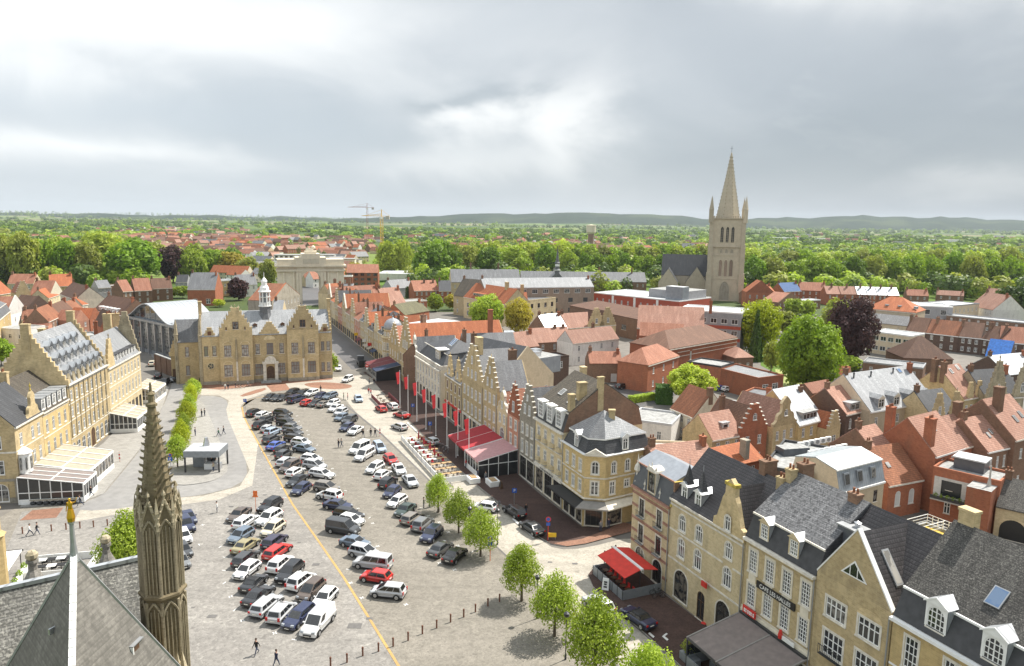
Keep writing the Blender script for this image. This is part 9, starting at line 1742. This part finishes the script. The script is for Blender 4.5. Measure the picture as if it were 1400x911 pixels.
def tiny(x,y,W,D,h,rh,rz,wall,roof,label,group,kind='side'):
 key=(round(W),round(D),h,rh,wall,roof,kind)
 if key not in TINY:
  b=MB(); b.box(-W/2,0,0,W/2,D,h,wall); a=b.mesh('suburb_wall'); b=MB()
  if kind=='flat':b.box(-W/2-.2,-.2,h,W/2+.2,D+.2,h+.4,roof)
  else:gable_roof(b,W,D,h,rh,roof,wall,.3)
  c=b.mesh('suburb_roof'); b=MB()
  for i in range(max(2,int(W/3.2))):
   xx=-W/2+W*(i+.5)/max(2,int(W/3.2))
   for z in((1.0,3.8)if h>4.5 else(1.0,)):b.box(xx-.55,-.06,z,xx+.55,-.004,z+1.4,'white_frame'); b.box(xx-.42,-.08,z+.1,xx+.42,-.062,z+1.3,'glass')
  TINY[key]=(a,c,b.mesh('suburb_windows'))
 a,c,w=TINY[key]; o=empty('suburban_house',(x,y,0),rz,label,'house',group); put('wall',a,o); put('roof',c,o); put('windows',w,o); return o
TINY={}; walls=['red_brick','white_wall','pink_brick','cream_wall','brown_brick','pale_brick']; roofs=['terracotta','orange_tile','pink_tile','old_tile','brown_tile','slate']
FARH=MB()
def far_row(px,y,W,h,wl_,rf,rz):
 x=(px-700)/F*y*1.02; q=MB(); q.box(-W/2,0,0,W/2,9,h,wl_); gable_roof(q,W,9,h,4.2,rf,wl_,.3); c_,s_2=math.cos(rz),math.sin(rz); i=len(FARH.v)
 FARH.v+=[(x+a*c_-b_*s_2,y+a*s_2+b_*c_,z)for a,b_,z in q.v]; FARH.f+=[[i+k for k in f]for f in q.f]; FARH.m+=[FARH.mi(q.mats[k])for k in q.m]
def far_suburb(pxa,pxb,ya,yb,n):
 for i in range(n):
  y=ya*(yb/ya)**r.random(); px=r.uniform(pxa,pxb); far_row(px,y,r.choice((9,12,20,30)),r.choice((4.,5.5)),r.choice(walls),r.choice(roofs[:5]+['brown_tile','old_tile','slate']),r.choice((-.45,-.3,.95))+r.uniform(-.1,.1))
def suburb(pxa,pxb,ya,yb,n,phrase,group,big=0):
 for i in range(n):
  px=pxa+(pxb-pxa)*(i+r.uniform(.1,.9))/n; y=r.uniform(ya,yb); px+=45*(412<px<442 and y<900); x=(px-700)/F*y*1.02; W=r.choice((10,14,20,28))if big==0 else 12; kd='flat' if r.random()<.12 else 'side'; rf=r.choice(roofs); wl_=r.choice(walls)
  tiny(x,y,W,9,r.choice((4.,5.6)),r.choice((3.6,4.4)),r.choice((-.45,-.3,.9))+r.uniform(-.12,.12),wl_,rf,f'{rf.split("_")[0] if rf != "terracotta" else "red"} roofed {wl_.split("_")[0]} house {phrase}',group+' '+rf+' '+wl_,kd)
suburb(120,380,760,1050,50,'in the suburb beyond the left park','suburb houses'); far_suburb(150,350,1000,2300,170); far_suburb(300,520,800,1500,90); suburb(280,500,450,900,56,'behind the memorial gate','houses behind the gate')
suburb(560,800,760,1700,50,'beyond the lawn and central tree belt','houses beyond the lawn'); suburb(700,970,620,1700,50,'among trees left of the church tower','houses among trees'); suburb(10,90,520,620,5,'among trees beyond the left park','houses beyond the park'); far_suburb(1060,1400,1400,3000,40); far_suburb(560,980,1000,2200,120); far_suburb(30,140,700,1500,16)
tag(FARH.build('distant_houses',fix=False),'red roofed houses of the distant suburbs toward the plain','houses',kind='stuff')
for px,y,W,D,h,m_,lb in((405,610,30,14,12,'white_wall','white apartment block with balconies beyond the gate, left'),(440,640,26,14,11,'white_wall','white apartment block beyond the gate, middle'),(470,600,22,12,10,'cream_wall','white apartment block beyond the gate, right'),(498,470,20,12,9,'red_brick','large red brick warehouse house right of the gate'),(620,760,36,14,9,'white_wall','long white block beyond the lawn'),(770,560,18,12,8,'white_wall','white fronted block among central trees')):
 x=(px-700)/F*y*1.02; o=empty('apartment_block',(x,y,0),.1,lb,'building'); b=MB(); b.box(-W/2,0,0,W/2,D,h,m_); b.build('wall',o); b=MB(); b.box(-W/2-.3,-.3,h,W/2+.3,D+.3,h+.5,'flat_roof')if px!=498 else gable_roof(b,W,D,h,5,'terracotta',m_); b.build('roof',o)
 for z in range(int(h/3)):
  for i in range(int(W/4)):q=MB(); q.box(-1.1,-.06,0,1.1,-.004,1.6,'glass'); put('window',WC.setdefault('blk',q.mesh('block_window')),o,(-W/2+2.2+i*4,0,1+z*3))
for i,(px,y,W)in enumerate(((1190,2300,160),(1262,2100,60),(1282,2050,70),(1085,2000,180),(575,520,60),(790,610,34))):
 x=(px-700)/F*y*1.02; b=MB(); b.box(-W/2,0,0,W/2,30,7 if i<4 else 5,'white_wall','flat_white'); mesh_thing('factory_hall',b,(x,y,0),0,['long pale factory hall on the far plain, left of the pair','pale factory hall, left of two small ones on the plain','pale factory hall, right of two small ones on the plain','pale glasshouse strip on the plain behind church','long low white roofed hall beyond the lawn trees','pale hall roof among the central trees'][i],'hall')
x=(803-700)/F*1250*1.02; o=empty('water_tower',(x,1250,0),0,'stone water tower rising above the far village trees','water tower'); b=MB(); b.lathe(0,0,[(5,0),(5,24)],12,'brown_brick'); b.build('shaft',o); b=MB(); b.lathe(0,0,[(5,22),(8,25),(8,36),(8.4,36.2),(8.4,37),(0,38)],14,'gate_stone'); b.build('tank',o)
def crane(px,y,h,jl,jr,rz,m,label):
 x=(px-700)/F*y*1.02; o=empty('tower_crane',(x,y,0),rz,label,'crane'); b=MB(); w=1.0
 for sx in(-w,w):
  for sy in(-w,w):b.tube((sx,sy,0),(sx,sy,h),.15,m,4)
 n=int(h/3)
 for i in range(n):
  z=h*i/n; s=1 if i%2 else -1; b.tube((-w*s,-w,z),(w*s,-w,z+h/n),.11,m,4); b.tube((-w,-w*s,z),(-w,w*s,z+h/n),.11,m,4)
 b.build('mast',o); b=MB()
 b.tube((-jl,0,h+.5),(jr,0,h+.5),.25,m,4); b.tube((-jl,0,h+.5),(0,0,h+2.4),.2,m,4); b.tube((-jl*.9,.8,h+.5),(jr,.8,h+.5),.2,m,4)
 for i in range(12):t=-jl+jl*i/12; b.tube((t,0,h+.5),(t+jl/24,0,h+.5+1.9*(i/12)),.14,m,4)
 b.tube((0,0,h),(0,0,h+6),.4,m,4); b.tube((0,0,h+6),(-jl*.8,0,h+.7),.1,m,4); b.tube((0,0,h+6),(jr,0,h+.7),.1,m,4); b.build('jib',o); b=MB(); b.box(jr-3,-1,h-2.2,jr,1,h+.4,'concrete'); b.build('counterweight',o); b=MB(); b.box(-1,-2.2,h-2,1,-.9,h,'white_paint'); b.build('cab',o)
crane(506,1000,57,26,9,.25,'crane_red','thin dark red tower crane with long level jib on the horizon'); crane(525,640,45,18,7,-.15,'crane_yellow','yellow tower crane above the lawn trees')
# light, sky, air, camera
SUN_EL,SUN_AZ=55.,math.atan2(.82,.57)
w=bpy.data.worlds.new('World'); SC.world=w; w.use_nodes=True; t=w.node_tree; bg=t.nodes['Background']
def wn(typ,**kw):
 o=t.nodes.new('ShaderNode'+typ)
 for k_,v_ in kw.items():
  k2=k_.replace('_',' ')
  if k2 in o.inputs and not hasattr(o,k_):
   if isinstance(v_,bpy.types.NodeSocket):t.links.new(v_,o.inputs[k2])
   else:o.inputs[k2].default_value=v_
  elif hasattr(o,k_):setattr(o,k_,v_)
 return o
def wm(op,a,b_=0.,c=None):
 o=t.nodes.new('ShaderNodeMath'); o.operation=op
 for i,v_ in enumerate((a,b_)):
  if isinstance(v_,bpy.types.NodeSocket):t.links.new(v_,o.inputs[i])
  else:o.inputs[i].default_value=v_
 return o.outputs[0]
def wmix(f,a,b_,bt='MIX'):
 o=t.nodes.new('ShaderNodeMixRGB'); o.blend_type=bt
 for i,v_ in zip((0,1,2),(f,a,b_)):
  if isinstance(v_,bpy.types.NodeSocket):t.links.new(v_,o.inputs[i])
  else:o.inputs[i].default_value=(*v_,1)if isinstance(v_,tuple)else v_
 return o.outputs[0]
def wr(v_,*st):
 o=t.nodes.new('ShaderNodeValToRGB'); e=o.color_ramp.elements
 while len(e)<len(st):e.new(.5)
 for q,(p,c)in zip(e,st):q.position=p; q.color=(*c,1)if isinstance(c,tuple)else(c,c,c,1)
 t.links.new(v_,o.inputs[0]); return o.outputs[0]
sky=t.nodes.new('ShaderNodeTexSky'); sky.sky_type='NISHITA'; sky.sun_disc=False; sky.sun_elevation=R(SUN_EL); sky.sun_rotation=SUN_AZ; sky.altitude=50; sky.air_density=1.; sky.dust_density=2.
tc=t.nodes.new('ShaderNodeTexCoord'); sx=t.nodes.new('ShaderNodeSeparateXYZ'); t.links.new(tc.outputs['Generated'],sx.inputs[0]); X_,Y_,Z_=sx.outputs
cu_=wm('MULTIPLY',wm('ARCTAN2',X_,Y_),3.2); cv_=wm('MULTIPLY',wm('ARCSINE',Z_),8.); cb=t.nodes.new('ShaderNodeCombineXYZ'); t.links.new(cu_,cb.inputs[0]); t.links.new(cv_,cb.inputs[1])
def cn(sc_,det,dist,off_=0.,rough=.55):
 mp=t.nodes.new('ShaderNodeMapping'); t.links.new(cb.outputs[0],mp.inputs[0]); mp.inputs['Location'].default_value=(off_,off_*.7,0); mp.inputs['Scale'].default_value=(1.,.8,1.)
 o=t.nodes.new('ShaderNodeTexNoise'); t.links.new(mp.outputs[0],o.inputs['Vector']); o.inputs['Scale'].default_value=sc_; o.inputs['Detail'].default_value=det; o.inputs['Distortion'].default_value=dist; o.inputs['Roughness'].default_value=rough; return o.outputs[0]
a1=cn(.34,4,.9,3.1); a2=cn(.8,7,.6,7.7,.55); a3=cn(.9,9,.25,1.3,.62)
base=wr(a1,(.34,(3.2,3.6,4.0)),(.5,(4.4,4.8,5.15)),(.64,(6.6,6.8,6.9)))
c=wmix(wr(a2,(.45,0.),(.68,.4)),base,(6.8,7.,7.))
c=wmix(wr(a3,(.60,0.),(.68,.4)),c,(7.6,7.6,7.5))
c=wmix(wr(a3,(.30,.35),(.40,0.)),c,(3.7,4.2,4.7))
AZ_=wm('ARCTAN2',X_,Y_); nq=cn(1.1,6,.3,5.5); AZ_=wm('ADD',AZ_,wm('MULTIPLY',wm('SUBTRACT',nq,.5),.5)); EL_=wm('ADD',wm('ARCSINE',Z_),wm('MULTIPLY',wm('SUBTRACT',a2,.5),.16))
def blob(c_,px,py,wx,wy,amt,col_):
 p=wm('DIVIDE',wm('SUBTRACT',AZ_,math.atan((px-700)/1000)),wx/1000); q=wm('DIVIDE',wm('SUBTRACT',EL_,math.atan((300-py)/1000)),wy/1000)
 e_=wm('POWER',2.718,wm('MULTIPLY',wm('ADD',wm('MULTIPLY',p,p),wm('MULTIPLY',q,q)),-1.)); return wmix(wm('MULTIPLY',e_,amt),c_,col_)
BRI,DRK,MID=(8.4,8.5,8.4),(3.3,3.75,4.1),(4.6,5.0,5.35)
for bl_ in((1000,80,400,90,.7,MID),(420,190,330,70,.85,(4.0,4.5,4.9)),(1100,215,400,60,.75,DRK),(250,50,340,60,.85,BRI),(50,120,120,60,.6,BRI),(745,165,85,60,.85,BRI),(1170,30,150,36,.8,BRI),(90,235,160,26,.6,BRI),(640,225,140,24,.4,BRI),(1340,262,140,20,.4,BRI),(665,137,46,14,.7,DRK),(150,185,220,22,.5,(4.6,5.1,5.5))):c=blob(c,*bl_)
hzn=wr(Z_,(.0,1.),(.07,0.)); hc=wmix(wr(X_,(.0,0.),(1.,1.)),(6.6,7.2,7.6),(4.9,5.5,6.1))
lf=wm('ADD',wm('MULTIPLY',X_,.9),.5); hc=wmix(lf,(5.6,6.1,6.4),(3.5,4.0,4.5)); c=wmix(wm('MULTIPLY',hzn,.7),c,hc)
c=wmix(1.,c,wr(Z_,(.36,1.),(.6,1.6)),'MULTIPLY'); c=wmix(.93,sky.outputs[0],c); c=wmix(1.,c,wr(lf,(0.,.95),(1.,.74)),'MULTIPLY')  # overhead sky out of view brightened, added fill light for the shadows
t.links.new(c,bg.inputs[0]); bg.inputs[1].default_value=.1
L=bpy.data.lights.new('sun','SUN'); L.energy=4.6; L.angle=R(.6); L.color=(1.,.95,.87); so=bpy.data.objects.new('sun',L); COL.objects.link(so)
d=Vector((math.sin(SUN_AZ)*math.cos(R(SUN_EL)),math.cos(SUN_AZ)*math.cos(R(SUN_EL)),math.sin(R(SUN_EL)))); so.rotation_euler=d.to_track_quat('Z','Y').to_euler(); so.location=d*300
HAZE=5e-5
if HAZE:
 k=NT('haze'); vol=k.n('VolumePrincipled'); vol.inputs['Color'].default_value=(.80,.88,.96,1); vol.inputs['Density'].default_value=HAZE; vol.inputs['Anisotropy'].default_value=.2
 k.t.nodes.remove(k.b); k.t.links.new(vol.outputs[0],k.out.inputs['Volume']); M['haze']=k.mat
 b=MB(); b.box(-9800,-700,-2.5,9800,10500,190,'haze'); tag(b.build('haze'),kind='stuff')
cam=bpy.data.cameras.new('camera'); cam.sensor_fit='HORIZONTAL'; cam.sensor_width=36; cam.lens=F/1400*36; cam.clip_start=.5; cam.clip_end=30000
co=bpy.data.objects.new('camera',cam); COL.objects.link(co); SC.camera=co
f_=Vector((0,cP,-sP)); u_=Vector((0,sP,cP)); r_=Vector((1,0,0))
rr_=r_*cR+u_*sR; uu_=-r_*sR+u_*cR
co.matrix_world=Matrix(((rr_.x,uu_.x,-f_.x,0),(rr_.y,uu_.y,-f_.y,0),(rr_.z,uu_.z,-f_.z,HC),(0,0,0,1)))
SC.view_settings.view_transform='Standard'; SC.view_settings.look='None'; SC.view_settings.gamma=1.; SC.view_settings.exposure=.7
SC.render.engine='CYCLES'; SC.cycles.max_bounces=5; SC.cycles.diffuse_bounces=3; SC.cycles.glossy_bounces=2; SC.cycles.transmission_bounces=2; SC.cycles.volume_bounces=0; SC.cycles.use_denoising=True
